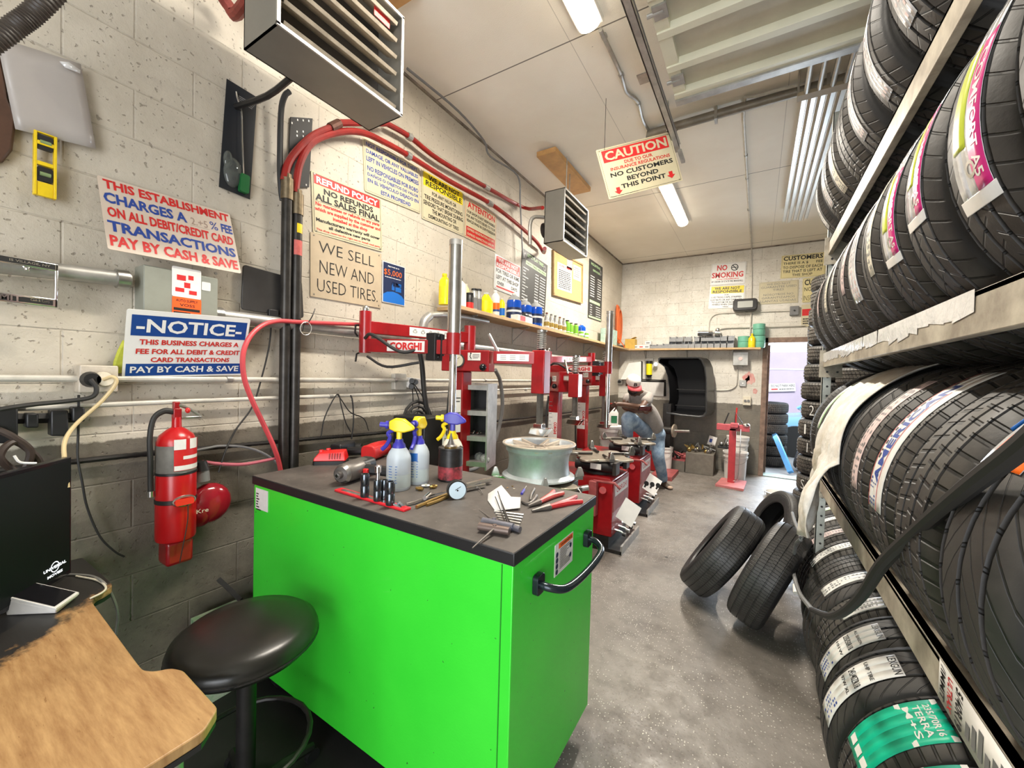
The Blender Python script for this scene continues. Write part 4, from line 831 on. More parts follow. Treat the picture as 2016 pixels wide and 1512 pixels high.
# ---------------------------------------------------------------- unit heaters
M_heat = mat('grey_heater_enamel', (.20, .19, .165), .38, .25, .15, 4); M_slat = mat('heater_louvre', (.42, .36, .28), .4, .4, .3, 20)
def heater(label, x, y0, y1, z0, z1, dep, ns):
    rt = thing('unit_heater', label, 'heater', (x, (y0+y1)/2, z0)); xb = x-dep; t = .006
    b = MB(rt); b.box2((xb, y0, z0), (x, y1, z0+t)).box2((xb, y0, z1-t), (x, y1, z1)).box2((xb, y0, z0), (x, y0+t, z1)).box2((xb, y1-t, z0), (x, y1, z1)).box2((xb, y0, z0), (xb+t, y1, z1)).build('housing', M_heat, rt)
    b = MB(rt); e = .012
    for a in (((x-.004, y0-.002, z0-.002), (x+.004, y1+.002, z0+e)), ((x-.004, y0-.002, z1-e), (x+.004, y1+.002, z1+.002)), ((x-.004, y0-.002, z0), (x+.004, y0+e, z1)), ((x-.004, y1-e, z0), (x+.004, y1+.002, z1))): b.box2(*a)
    b.build('front_rim', M_galv, rt, bevel=.001)
    MB(rt).box2((xb+.05, y0+.01, z0+.01), (xb+.07, y1-.01, z1-.01)).build('coil_core', mat('dark_dusty_fins', (.03, .025, .02), .7), rt)
    for k in range(ns):
        z = z0+(z1-z0)*(k+.55)/ns; M_ = Matrix.Translation((x-.045, (y0+y1)/2, z)) @ Matrix.Rotation(R(28), 4, 'Y')
        MB(rt).box((0, 0, 0), (.075, y1-y0-.06, .005), M_).box((.036, 0, .006), (.004, y1-y0-.06, .014), M_).build('louvre', M_slat, rt)
    MB(rt).cyl((xb-.03, (y0+y1)/2, (z0+z1)/2), (xb, (y0+y1)/2, (z0+z1)/2), .19, n=28).build('fan_shroud', M_heat, rt)
    MB(rt).cyl((xb-.16, (y0+y1)/2, (z0+z1)/2), (xb-.03, (y0+y1)/2, (z0+z1)/2), .075, n=20).build('fan_motor', M_dark, rt)
    return rt
h1 = heater('large grey hot water unit heater with angled louvres hanging over the wall, near the camera', -1.53, .803, 1.401, 2.75, 3.225, .238, 6)
h2 = heater('smaller looking grey unit heater hanging below the wooden plank, further down the room', -1.567, 3.40, 4.0, 2.75, 3.235, .20, 6)
fr = frame((-1.530+.002, 1.245, 3.13), (0, 1, 0), (0, 0, 1)); b = MB(h1); b.M = fr; b.box((.05, .03, -.03), (.09, .045, .003)).build('red_nameplate', M_signr, h1)
for (xx, yy) in ((-1.62, 3.55), (-1.72, 3.85)): MB(h2).cyl((xx, yy, 3.23), (xx, yy, 3.60), .005, n=8).build('hanger_rod', M_galv, h2)
for (xx, yy) in ((-1.62, .95), (-1.70, 1.3)): MB(h1).cyl((xx, yy, 3.22), (xx, yy, 3.65), .006, n=8).build('hanger_rod', M_galv, h1)
MB(h1).tube([V((-1.80, 1.02, 2.80)), V((-1.98, 1.0, 2.76)), V((-2.24, .98, 2.78))], .014, 8, sm=3).build('wall_arm', M_dark, h1)
pipe('heater_pipe', 'rusty and red pipe stub above the left corner of the big heater', 'pipe', [LW(437, -8, .1), LW(452, 14, .1), LW(468, 26, .14), V((-1.80, .90, 3.16))], .026, mat('rusty_red_pipe', (.28, .05, .035), .5, .2, .4, 20), 10, 3)
pipe('flue_hose', 'dark bent tube dropping beside the small heater', 'tube', [V((-1.80, 3.45, 3.02)), V((-1.86, 3.36, 3.0)), V((-1.88, 3.33, 2.92)), V((-1.88, 3.34, 2.74))], .018, M_galv, 10, 4)
tag(MB().rbox((-1.77, 3.86, 3.61), (.20, .92, .045), .004).build('plank', mat('orange_pine', (.60, .33, .12), .5, 0, .3, 6)), 'orange pine plank screwed to the ceiling above the small heater', 'plank')
tag(MB().rbox((-1.78, 1.42, 3.625), (.16, .46, .045), .004).build('plank', _m['orange_pine']), 'short pine plank on the ceiling at the top of the view behind the big heater', 'plank')
# ---------------------------------------------------------------- wall shelf with bottles
SZ = 2.035
M_ply = mat('plywood_shelf', (.60, .40, .20), .55, 0, .3, 5)
sh = thing('plywood_shelf', 'long plywood shelf on steel brackets along the left wall holding bottles', 'shelf', (XL, 2.5, SZ))
MB(sh).box2((XL, 2.47, SZ-.03), (XL+.24, 5.0, SZ)).build('board', M_ply, sh, bevel=.002); MB(sh).box2((XL, 5.0, SZ-.03), (XL+.24, 7.30, SZ)).build('board', M_ply, sh, bevel=.002)
def bracket(par, base, out, d=.20, h=.17):
    o = V(base); a = V(out); b = MB(par); b.tube([o+a*.005, o+a*.005-V((0, 0, h))], .006, 4).tube([o+V((0, 0, -.008)), o+a*d+V((0, 0, -.008))], .006, 4).tube([o+a*.01-V((0, 0, h*.85)), o+a*d*.85-V((0, 0, .012))], .005, 4); b.build('bracket', M_galv, par)
for y in (2.75, 3.65, 4.75, 5.7, 6.7): bracket(sh, (XL, y, SZ-.03), (1, 0, 0))
sb = thing('plywood_shelf', 'plywood shelf across the back wall above the black fender liner', 'shelf', (-1.1, YB, SZ))
MB(sb).box2((XL, YB-.25, SZ-.03), (.03, YB, SZ)).build('board', M_ply, sb, bevel=.002)
for x in (-1.75, -1.05, -.35): bracket(sb, (x, YB, SZ-.03), (0, -1, 0))
M_blue = mat('blue_washer_fluid', (.01, .10, .62), .15, trans=.25); M_clear = mat('clear_bottle', (.85, .88, .88), .12, trans=.6); M_yb = mat('bright_yellow_bottle', (.85, .70, .01), .3)
M_gcan = mat('green_can', (.16, .42, .03), .35); M_silver = mat('silver_bottle', (.42, .42, .40), .35, .4)
def bottle(name, label, loc, body, prof, cap, cprof, lab=None, group='bottles on the left wall shelf', n=20, sq=1.0, rz=0, extra=None):
    rt = thing(name, label, 'bottle', loc, rz, group); S_ = Matrix.Diagonal((1, sq, 1, 1))
    MB().lathe(prof, S_, n).build('body', body, rt); MB().lathe(cprof, S_ if False else None, n).build('cap', cap, rt)
    if lab:
        m, z0, z1, k = lab; r_ = max(r for r, z in prof)*1.012
        b = MB(M=S_); b.lathe([(r_, z0), (r_, z1)], None, n, cap=False); l = b.build('label', m, rt)
        if extra: b = MB(M=S_); b.lathe([(r_*1.01, z0+(z1-z0)*extra[1]), (r_*1.01, z0+(z1-z0)*extra[2])], None, n, cap=False); b.build('label_band', extra[0], l)
    return rt
def SY(px, dx=.13): return hit(px, 600, 0, XL+dx).y
JUG = [(0, 0), (.062, 0), (.066, .01), (.066, .19), (.055, .225), (.022, .255), (.018, .27)]; JC = [(.020, .268), (.022, .27), (.022, .292), (0, .292)]
def P_(r, h, sh=.75, nk=.35): return [(0, 0), (r*.95, 0), (r, .006), (r, h*sh), (r*.85, h*(sh+.06)), (r*nk, h*.92), (r*nk, h*.93)]
def C_(r, h, nk=.35, cr=1.15): return [(r*nk*cr, h*.92), (r*nk*cr, h), (0, h)]
def shb(px, nm, lb, m, r, h, cap, lab=None, dx=.13, sh=.75, nk=.35, sq=1.0, cr=1.15, extra=None):
    return bottle(nm, lb, (XL+dx, SY(px, dx), SZ), m, P_(r, h, sh, nk), cap, C_(r, h, nk, cr), lab, sq=sq, extra=extra)
shb(874, 'oil_bottle', 'yellow oil bottle at the near end of the wall shelf, behind the silver cylinder', M_yb, .048, .24, M_yel, (M_signy, .05, .14, 1), sq=.7)
shb(905, 'coolant_bottle', 'white bottle with black neck right of the silver cylinder on the shelf', M_label, .052, .25, M_black, (M_paper, .02, .15, 1), nk=.3)
shb(917, 'oil_bottle', 'pale yellow narrow bottle behind the black necked one', mat('pale_yellow', (.75, .70, .35), .35), .032, .24, M_crm, dx=.07)
shb(924, 'spray_can', 'short black can with red label on the wall shelf', M_black, .036, .15, M_black, (M_signr, .02, .07, 1), sh=.85, nk=.8)
shb(933, 'spray_can', 'silver spray can with black cap, nearer of two on the shelf', M_silver, .030, .20, M_black, (M_greyp, .03, .12, 1), sh=.72, nk=.75)
shb(942, 'spray_can', 'silver spray can with black cap, further of two on the shelf', M_silver, .030, .22, M_black, (M_greyp, .03, .13, 1), sh=.74, nk=.75, dx=.10)
shb(957, 'antifreeze_jug', 'squat yellow antifreeze jug with round label', M_yb, .062, .20, M_clear, (M_signy, .04, .12, 1), sh=.62)
shb(975, 'oil_bottle', 'white oil bottle with orange and blue label', M_label, .045, .25, M_label, (M_or, .05, .13, 1), sq=.7, extra=(M_signb, .0, .25))
shb(988, 'oil_bottle', 'slim yellow oil bottle with blue label beside the blue jugs', M_yb, .032, .20, M_crm, (M_blp, .03, .10, 1), sq=.8)
for px, dx, lb in ((1012, .12, 'nearest blue washer fluid jug on the shelf'), (1034, .08, 'middle blue washer fluid jug, set back'), (1055, .13, 'furthest of three large blue washer fluid jugs')):
    r = thing('washer_fluid_jug', lb, 'jug', (XL+dx, SY(px, dx), SZ), 0, 'blue washer fluid jugs')
    MB().lathe([(0, 0), (.070, 0), (.075, .012), (.075, .19), (.070, .215)], None, 22).build('fluid_body', M_blue, r); MB().lathe([(.070, .215), (.055, .245), (.022, .268), (.020, .275)], None, 22).build('clear_neck', M_clear, r)
    MB().lathe([(.023, .272), (.023, .29), (0, .29)], None, 16).build('cap', M_label, r); l = MB().lathe([(.0762, .04), (.0762, .14)], None, 22, cap=False).build('label', M_navy, r); MB().lathe([(.0768, .095), (.0768, .115)], None, 22, cap=False).build('label_band', M_label, l)
bx = thing('parts_tray', 'white and pink open carton with black parts in front of the blue jugs', 'carton', (XL+.19, SY(1030, .2), SZ))
MB().box((0, 0, .03), (.08, .30, .06)).build('carton', M_label, bx); MB().box((.0405, -.05, .03), (.001, .10, .05)).build('pink_print', mat('pink_print', (.7, .15, .18), .5), bx); MB().sph((0, .07, .075), (.03, .06, .03)).build('black_part', M_black, bx)
for i, px in enumerate((1077, 1086, 1094, 1103, 1111)):
    r = shb(px, 'additive_bottle', 'grey additive bottle with colourful label, %s of five in a row' % ['nearest', 'second', 'middle', 'fourth', 'furthest'][i], M_silver, .034, .20, mat('brown_cap', (.18, .05, .03), .4) if i in (0, 3) else M_greyp, (M_label, .03, .11, 1), sh=.6, nk=.38, sq=.8, extra=(mat('multicolour_label', (.5, .35, .06), .4, 0, .6, 60), .2, .8)); r['group'] = 'grey additive bottles'
for px, h, lb in ((1118, .19, 'nearest green aerosol can on the shelf'), (1125, .17, 'middle green aerosol can'), (1135, .18, 'furthest green aerosol can before the small blue jug')):
    r = shb(px, 'aerosol_can', lb, M_gcan, .034, h, M_black, (M_gcan, .03, .06, 1), sh=.82, nk=.6, extra=(M_label, .2, .5)); r['group'] = 'green aerosol cans'
shb(1146, 'washer_fluid_jug', 'small blue jug beyond the green cans', M_blue, .06, .20, M_label, (M_label, .04, .10, 1))
for px, lb in ((1146, 'left small green tub in front of the small blue jug'), (1156, 'right small green tub in front of the small blue jug')):
    shb(px, 'green_tub', lb, M_gcan, .035, .08, M_label, (M_label, .02, .045, 1), dx=.20, sh=.8, nk=.8)
tp = thing('wrapped_package', 'shiny pale teal wrapped package standing at the corner of the shelf', 'package', (XL+.13, SY(1201, .13), SZ))
MB().box((0, 0, .13), (.14, .46, .26)).build('wrapped_body', mat('pale_teal_foil', (.48, .68, .60), .2, .2, .35, 12, .8, 25, dist=.01), tp, bevel=.01)
oc_ = thing('extension_cord', 'orange extension cord coiled and hung in the back left corner', 'cord', (XL+.06, 6.95, 2.2))
cz, cyy = 2.52, hit(1216, 630, 0, XL+.05).y
for k in range(9):
    w_ = .055+.012*k; MB(oc_).tube([(XL+.03+.008*k, cyy+w_*math.cos(a*PI/8)*(1+.1*math.sin(k*3)), cz-.02*k*.3+.30*math.sin(a*PI/8)-(0 if k < 5 else .05)) for a in range(16)], .009, 6, True, sm=2).build('cord_loop', mat('orange_cord', (.62, .14, .04), .5), oc_)
MB(oc_).tube([(XL+.06, cyy, cz-.28), (XL+.10, cyy+.08, cz-.36), (XL+.16, cyy+.14, SZ+.02)], .008, 6, sm=4).build('cord_tail', M_or, oc_)
# outlet with black plugs below the shelf
ob = thing('outlet_box', 'white outlet box with black plugs right of the coiled black hose', 'outlet', M=Matrix.Translation(LW(798, 770, .03)))
b = wallprism(roundpoly([(770, 735), (793, 735), (793, 767), (770, 767)], 3), 0, .04); reparent(b, ob, 'junction_box', M_pipegrey, bevel=.003)
b = wallprism(roundpoly([(794, 742), (822, 746), (821, 766), (793, 763)], 3), 0, .06); reparent(b, ob, 'receptacle', M_label, bevel=.004)
for x, y in ((811, 750), (818, 752), (810, 761)): MB(ob).cyl(LW(x, y, .06), LW(x, y, .10), .022, .018).build('plug', M_black, ob)
for k, (x, lb) in enumerate(((807, 'left'), (819, 'middle'), (829, 'right'))):
    pipe('cable', 'thin black cord hanging from the shelf wall outlet, %s of three' % lb, 'cord', [LW(811+3*k, 758, .1), LW(x+6, 790, .08), LW(x, 830, .08), LW(x-4, 880, .08)], .004, M_rub, 6, 5)
pipe('bulk_hose', 'thick black hose dropping from the elbow pipe past the outlet', 'hose', [LW(826, 690, .12), LW(831, 720, .12), LW(836, 780, .12), LW(845, 830, .12), LW(853, 880, .12), LW(855, 930, .12)], .019, M_rub, 10, 5)
for k in range(4):
    pipe('coiled_hose', 'black air hose coil behind the middle spray bottle, %s loop' % ['outer', 'second', 'third', 'inner'][k], 'hose', [LW(822+(30-6*k)*math.cos(a*PI/8), 840+(50-9*k)*math.sin(a*PI/8), .10+.02*k) for a in range(17)], .011, M_rub, 8)
pipe('drop_hose', 'dark grey hose arching down right of the nearest gauge box', 'hose', [LW(975, 728, .22), LW(985, 752, .2), LW(989, 800, .18), LW(980, 850, .15), LW(963, 895, .15), LW(940, 920, .15), LW(915, 928, .15)], .018, M_greyp, 10, 6)
ebp = thing('elbow_pipe', 'grey iron pipe with an elbow under the near end of the shelf', 'pipe', M=Matrix.Translation(LW(832, 650, .14)))
MB(ebp).tube([LW(832, 668, .14), LW(832, 640, .14), LW(838, 628, .14), LW(850, 620, .14), LW(900, 622, .14), LW(960, 633, .14)], .024, 12, sm=4).build('pipe', M_galv, ebp); MB(ebp).tube([LW(833, 645, .14), LW(836, 632, .14), LW(846, 622, .14)], .033, 12, sm=3).build('elbow', M_galv, ebp)
# ---------------------------------------------------------------- green tool cabinet
CX0, CX1, CY0, CY1, CT = -1.99, -.567, .965, 1.632, 1.0
g = NT('green_powder_coat', .36); oc = g.n('TexCoord').outputs['Object']
gb = g.mix(g.ramp(g.noise(oc, 3, 4), .3, .7), c4(.035, .60, .030), c4(.045, .66, .035)); sc = g.ramp(g.noise(oc, 38, 2, .8), .735, .76)
M_green = g.out(g.mix(g.math('MULTIPLY', sc, .8), gb, c4(.02, .03, .02)), None, g.noise(oc, 160, 3), .001, .3); g.b.inputs['Coat Weight'].default_value = .25
g = NT('worn_black_worktop', .55); oc = g.n('TexCoord').outputs['Object']
n1 = g.noise(oc, 5, 8, .7); n2 = g.noise(oc, 26, 6, .7)
wk = g.mix(g.ramp(n1, .35, .68), c4(.060, .052, .046), c4(.125, .110, .096)); wk = g.mix(g.math('MULTIPLY', g.ramp(n2, .62, .72), .5), wk, c4(.28, .26, .23))
M_top = g.out(wk, None, n2, .001, .4)
M_topedge = mat('black_edge_band', (.012, .012, .013), .45)
cab = thing('tool_cabinet', 'bright green rolling tool cabinet with black worktop in the foreground', 'tool cabinet', ((CX0+CX1)/2, (CY0+CY1)/2, 0))
MB(cab).box2((CX0+.004, CY0+.004, .10), (CX1-.004, CY1-.004, CT-.04)).build('cabinet_body', M_green, cab, bevel=.003)
MB(cab).box2((CX1-.042, CY0+.0015, .105), (CX1-.039, CY0+.005, CT-.045)).build('panel_seam', mat('dark_green_seam', (.012, .20, .012), .5), cab)
MB(cab).box2((CX0-.003, CY0-.003, CT-.04), (CX1+.003, CY1+.003, CT-.0015)).build('worktop_edge', M_topedge, cab, bevel=.003)
MB(cab).box2((CX0, CY0, CT-.002), (CX1, CY1, CT)).build('worktop', M_top, cab)
for x in (CX0+.12, CX1-.10):
    for y in (CY0+.09, CY1-.09):
        w_ = MB(cab).cyl((x-.02, y, .05), (x+.02, y, .05), .05, n=20).build('caster_wheel', M_black, cab); MB(cab).box((x, y, .095), (.07, .07, .012)).box((x-.028, y, .07), (.004, .05, .06)).box((x+.028, y, .07), (.004, .05, .06)).build('caster_fork', M_galv, cab)
def YP(x, y): return hit(x, y, 1, CY0)
def XP(x, y): return hit(x, y, 0, CX1-.004)
p, q = YP(503, 960), YP(526, 1009)
l = MB(cab).box2((p.x, CY0+.001, q.z), (q.x, CY0+.0035, p.z)).build('white_label', M_label, cab); b = MB(cab); rr = random.Random(4)
for k in range(7): b.box2((p.x+.008, CY0, p.z-.022-.012*k), (p.x+.02+rr.random()*.03, CY0+.0008, p.z-.027-.012*k))
b.build('label_text', M_ink, l)
c1, c2 = XP(1094, 1073), XP(1126, 1110); y0, y1, z0, z1 = c1.y-.006, c2.y, XP(1085, 1143).z, c1.z
l = MB(cab).box2((CX1-.0042, y0, z0), (CX1-.0025, y1, z1)).build('warning_label', M_label, cab)
fr = frame((CX1-.0020, y0, z0), (0, 1, 0), (0, 0, 1)); W_, H_ = y1-y0, z1-z0
o = MB(cab); o.M = fr; o.rect(.18*W_, .97*W_, .80*H_, .97*H_, 0).build('orange_header', M_or, l)
o = MB(cab); o.M = fr; o.text('WARNING', .28*W_, .92*W_, .84*H_, .93*H_, .0006)
for k in range(12): o.rect(.25*W_, (.55+.35*rr.random())*W_, (.74-.055*k)*H_, (.76-.055*k)*H_, .0006)
o.build('label_text', M_ink, l)
o = MB(cab); o.M = fr
for (x, y) in ((.10, .66), (.10, .48), (.10, .30), (.10, .12), (.84, .62), (.84, .30)): o.lathe([(0, 0), (.06*W_, 0)], Matrix.Translation((x*W_, y*H_, .0007)), 14, cap=False)
o.build('pictogram', M_navy, l)
ha, hb = XP(1055, 1143), XP(1152, 1062); M_hand = mat('glossy_black_metal', (.02, .028, .035), .18, .5)
zc_ = (ha.z+hb.z)/2
MB(cab).tube([V((CX1, ha.y, zc_)), V((CX1+.04, ha.y+.002, zc_-.003)), V((CX1+.075, ha.y+.035, zc_-.012)), V((CX1+.088, ha.y+.10, zc_-.015)), V((CX1+.092, (ha.y+hb.y)/2, zc_-.016)), V((CX1+.088, hb.y-.10, zc_-.015)), V((CX1+.075, hb.y-.035, zc_-.012)), V((CX1+.04, hb.y-.002, zc_-.003)), V((CX1, hb.y, zc_))], .0125, 12, sm=6).build('handle', M_hand, cab)
for yy in (ha.y, hb.y): MB(cab).rbox((CX1+.006, yy, zc_), (.02, .05, .062), .012, axis=0).build('handle_bracket', M_hand, cab, bevel=.002)
# ---------------------------------------------------------------- on the worktop
def TP(x, y, z=CT): return HZ(x, y, z)
def on(name, label, cat, x, y, rz=0, group=None, z=CT): p = TP(x, y, z); return thing(name, label, cat, (p.x, p.y, z+.0005), rz, group)
VX = math.degrees(math.atan2(CR.y, CR.x))               # heading of the view's right-hand direction
ch = on('battery_charger', 'red and black battery charger at the back of the cabinet top', 'charger', 652, 912, VX+12)
MB().rbox((0, 0, .010), (.165, .10, .020), .012).build('base', M_black, ch)
b = MB(); b.loft([[(-.08, -.048, .02), (.08, -.048, .02), (.08, .048, .02), (-.08, .048, .02)], [(-.076, -.044, .035), (.078, -.044, .035), (.078, .046, .035), (-.076, .046, .035)], [(-.055, -.03, .062), (.07, -.035, .068), (.07, .04, .07), (-.055, .04, .064)]]); b.build('red_top', mat('charger_red', (.72, .012, .012), .3), ch, bevel=.004)
b = MB()
for k in range(5): b.box((.0+.013*k, -.040, .045), (.005, .012, .03), Mt(0, 0, 0, 0))
b.build('vent_ribs', mat('dark_red', (.3, .01, .01), .4), ch)
MB().rbox((-.05, .0, .066), (.02, .02, .012), .004).rbox((-.02, .025, .071), (.02, .02, .01), .004).build('contact_tabs', M_redplastic, ch)
M_gun = mat('gunmetal_grey', (.20, .185, .17), .38, .6, .3, 20)
def gun(name, label, x, y, rz, nose, body, bat):         # lies on its side: barrel towards local -y, grip towards +x
    r = on(name, label, 'impact wrench', x, y, rz)
    Mb = Matrix.Rotation(R(90), 4, 'X')
    MB().lathe([(0, .10), (.012, .10), (.013, .085), (.026, .083), (.033, .068), (.036, .03), (.037, -.04), (.030, -.055), (0, -.055)], Mt(0, 0, .037) @ Mb, 24).build('motor_housing', nose, r)
    MB().lathe([(.0, .104), (.0065, .104), (.0065, .088)], Mt(0, 0, .037) @ Mb, 4).build('square_drive', M_chrome, r)
    MB().lathe([(.0265, .084), (.031, .074), (.034, .070)], Mt(0, 0, .037) @ Mb, 24, cap=False).build('nose_ring', M_steel, r)
    MB().rbox((0, .045, .037), (.066, .07, .064), .02, axis=1).build('rear_cover', body, r, bevel=.004)
    MB().tube([(.03, .015, .036), (.08, .025, .033), (.125, .03, .030)], .019, 10, sm=3).build('grip', M_black, r)
    r.scale = (1.28,)*3; MB().box((.045, -.006, .035), (.018, .012, .018)).build('trigger', M_redplastic, r, bevel=.003)
    if bat: MB().rbox((.155, .02, .034), (.055, .115, .066), .012, axis=1).build('battery', M_black, r, bevel=.005)
    return r
gun('impact_wrench', 'grey impact wrench lying with its nose toward the camera, behind the sockets', 700, 944, VX-14, M_gun, M_black, False)
gun('impact_wrench', 'red and black cordless impact wrench lying behind the tall spray bottle', 742, 902, VX+170, M_redplastic, M_redplastic, True)
r = on('cordless_drill', 'black cordless tool lying behind the red charger', 'drill', 690, 893, VX+20)
MB().tube([(-.07, 0, .03), (0, .01, .034), (.06, 0, .03)], .03, 12, sm=3).build('drill_body', M_black, r); MB().rbox((.02, -.05, .025), (.05, .08, .04), .01).build('grip', M_greyp, r, bevel=.004)
# spray bottles
M_milk = mat('milky_plastic', (.62, .70, .76), .35, 0, .1, 12, trans=.15); M_purple = mat('violet_plastic', (.045, .04, .38), .35); M_ytrig = mat('trigger_yellow', (.88, .66, .01), .35); M_amberp = mat('cream_plastic', (.74, .70, .58), .4)
M_liq = mat('pale_liquid_tint', (.50, .58, .58), .35)
def spray(label, x, y, rz, r_, h, body, headm, trigm, neckm, collar, printed):
    t = on('spray_bottle', label, 'spray bottle', x, y, rz, 'spray bottles on the cabinet'); t.scale = (1.42,)*3
    MB().lathe([(0, 0), (r_*.93, 0), (r_, .008), (r_, h*.62), (r_*.97, h*.68), (r_*.80, h*.78), (r_*.5, h*.88), (r_*.38, h*.93)], None, 28).build('bottle_body', body, t)
    MB().lathe([(r_*1.003, .01), (r_*1.003, h*.33)], None, 28, cap=False).build('liquid_level', M_liq, t)
    MB().lathe([(r_*.52, h*.84), (r_*.56, h*.86), (r_*.50, h*.93), (r_*.36, h*.97), (r_*.30, h*1.04)], None, 20).build('collar', collar, t)
    MB().rbox((0, 0, h*1.12), (r_*.42, r_*.42, h*.20), .004).build('neck_tube', neckm, t, bevel=.002)
    q = h*1.22; b = MB()                                  # head: nozzle to local -x
    b.loft([[(x_, y_, z_) for x_, y_, z_ in ((-.030, -.010, q+.004), (-.030, .010, q+.004), (-.030, .010, q+.026), (-.030, -.010, q+.026))],
            [(-.012, -.013, q-.004), (-.012, .013, q-.004), (-.012, .013, q+.036), (-.012, -.013, q+.036)],
            [(.016, -.014, q-.006), (.016, .014, q-.006), (.014, .014, q+.034), (.014, -.014, q+.034)],
            [(.046, -.008, q+.002), (.046, .008, q+.002), (.044, .008, q+.012), (.044, -.008, q+.012)]]).build('spray_head', headm, t, bevel=.004)
    MB().tube([(-.028, 0, q+.014), (-.040, 0, q+.015), (-.058, 0, q+.016)], .0075, 10).lathe([(.012, 0), (.012, .008)], Matrix.Translation((-.040, 0, q+.015)) @ Matrix.Rotation(R(90), 4, 'Y'), 12).build('nozzle', trigm, t)
    MB().tube([(-.018, 0, q), (-.034, 0, q-.010), (-.028, 0, q-.024), (-.038, 0, q-.046), (-.052, 0, q-.060)], .0062, 8, sm=4).build('trigger', trigm, t)
    b = MB(); rr = random.Random(x)
    a0 = printed
    for k in range(7):
        for c in (0, 1):
            A0 = a0+c*34; w_ = (26 if c == 0 else 10)*(.6+.4*rr.random()); z = h*(.50-.055*k)
            n = 4; vs = []
            for j in range(n+1):
                a = R(A0+w_*j/n); vs += [(r_*1.006*math.cos(a), r_*1.006*math.sin(a), z), (r_*1.006*math.cos(a), r_*1.006*math.sin(a), z+.0025)]
            b.add(vs, [(2*j, 2*j+2, 2*j+3, 2*j+1) for j in range(n)])
    b.build('printing', mat('faded_blue_ink', (.10, .22, .50), .5), t)
    return t
camdir = lambda p: math.degrees(math.atan2(-p.y, -p.x))
t1 = spray('tall spray bottle with violet trigger and yellow head, nearest the camera', 784, 962, VX, .036, .145, M_milk, M_ytrig, M_purple, M_ytrig, M_purple, -125)
t2 = spray('spray bottle seen end-on with violet and yellow head, between the other two', 823, 950, VX+78, .034, .145, M_milk, M_ytrig, M_purple, M_ytrig, M_purple, 160)
t3 = spray('spray bottle with violet head and yellow trigger standing behind the black and red can', 889, 937, VX, .037, .15, M_amberp, M_purple, M_ytrig, M_purple, M_ytrig, -125)
MB().lathe([(.0345, .075), (.0345, .10)], None, 10, cap=False, arc=(R(150), R(200))).build('blue_logo', M_blp, t2)
cn = on('cement_can', 'black and red solvent can with pointed spout, partly hiding the third spray bottle', 'can', 886, 944, VX); cn.scale = (1.48,)*3
MB().lathe([(0, 0), (.038, 0), (.0385, .004), (.038, .006), (.038, .098), (.0395, .1), (.0385, .104), (.034, .101), (0, .101)], None, 28).build('can_body', mat('grimy_black_tin', (.03, .028, .027), .4, .3, .6, 30), cn)
MB().lathe([(.0386, .006), (.0386, .046)], None, 28, cap=False).build('red_label', mat('chipped_red_label', (.55, .06, .08), .45, 0, .8, 45, col2=(.06, .02, .02)), cn)
MB().lathe([(.018, .101), (.018, .108), (.012, .112), (.007, .125), (.0015, .148)], None, 16).build('cone_spout', M_gun, cn)
MB().lathe([(.020, .101), (.020, .106)], None, 20).build('spout_ring', M_brass, cn)
# socket rail and sockets
pr = [TP(655, 968), TP(676, 963), TP(813, 1001), TP(792, 1011)]
o = (pr[0]+pr[1]+pr[2]+pr[3])/4; xa = (pr[2]+pr[3]-pr[0]-pr[1])/2; ya = (pr[1]+pr[2]-pr[0]-pr[3])/2; Ms = frame((o.x, o.y, CT+.0005), xa, (ya.x, ya.y, 0)); SL, SWd = xa.length, .036
sr = thing('socket_rail', 'red magnetic socket rail lying along the front of the cabinet top', 'socket rail', M=Ms)
MB().rbox((0, 0, .004), (SL, SWd, .008), .004).build('rail', mat('rail_red', (.68, .02, .03), .35), sr, bevel=.001)
MB().box((0, 0, .0085), (SL*.86, SWd*.55, .001)).build('magnet_strip', M_steel, sr)
M_sock = mat('black_chrome', (.10, .115, .13), .2, .9)
Si = Ms.inverted()
for i, (x, y, r_, h, lb) in enumerate(((718, 978, .0115, .062, 'tall dark impact socket standing alone at the left of the red rail'), (743, 986, .0105, .055, 'dark impact socket with a smaller extension on top'), (757, 983, .0090, .052, 'dark impact socket squeezed between two others on the rail'), (768, 994, .0115, .060, 'dark impact socket at the right end of the standing group'))):
    p = TP(x, y, CT+.009); s_ = thing('impact_socket', lb, 'socket', (p.x, p.y, CT+.0095), 0, 'impact sockets on the red rail'); s_.scale = (1.45,)*3
    MB().lathe([(r_*.6, h*.8), (r_*.6, .002), (r_*.9, 0), (r_, .003), (r_, h*.45), (r_*.93, h*.47), (r_*.93, h*.50), (r_, h*.52), (r_, h-.002), (r_*.92, h), (r_*.62, h), (r_*.60, h*.8)], None, 24, cap=False).build('socket_body', M_sock, s_)
    if i == 1: MB().lathe([(0, h-.005), (.005, h-.004), (.005, h+.018), (.008, h+.02), (.0085, h+.036), (.006, h+.038), (0, h+.036)], None, 18).build('extension', M_chrome, s_)
    else: MB().lathe([(0, h-.012), (r_*.6, h-.012)], None, 6, cap=False).build('hex_recess', M_ink, s_)
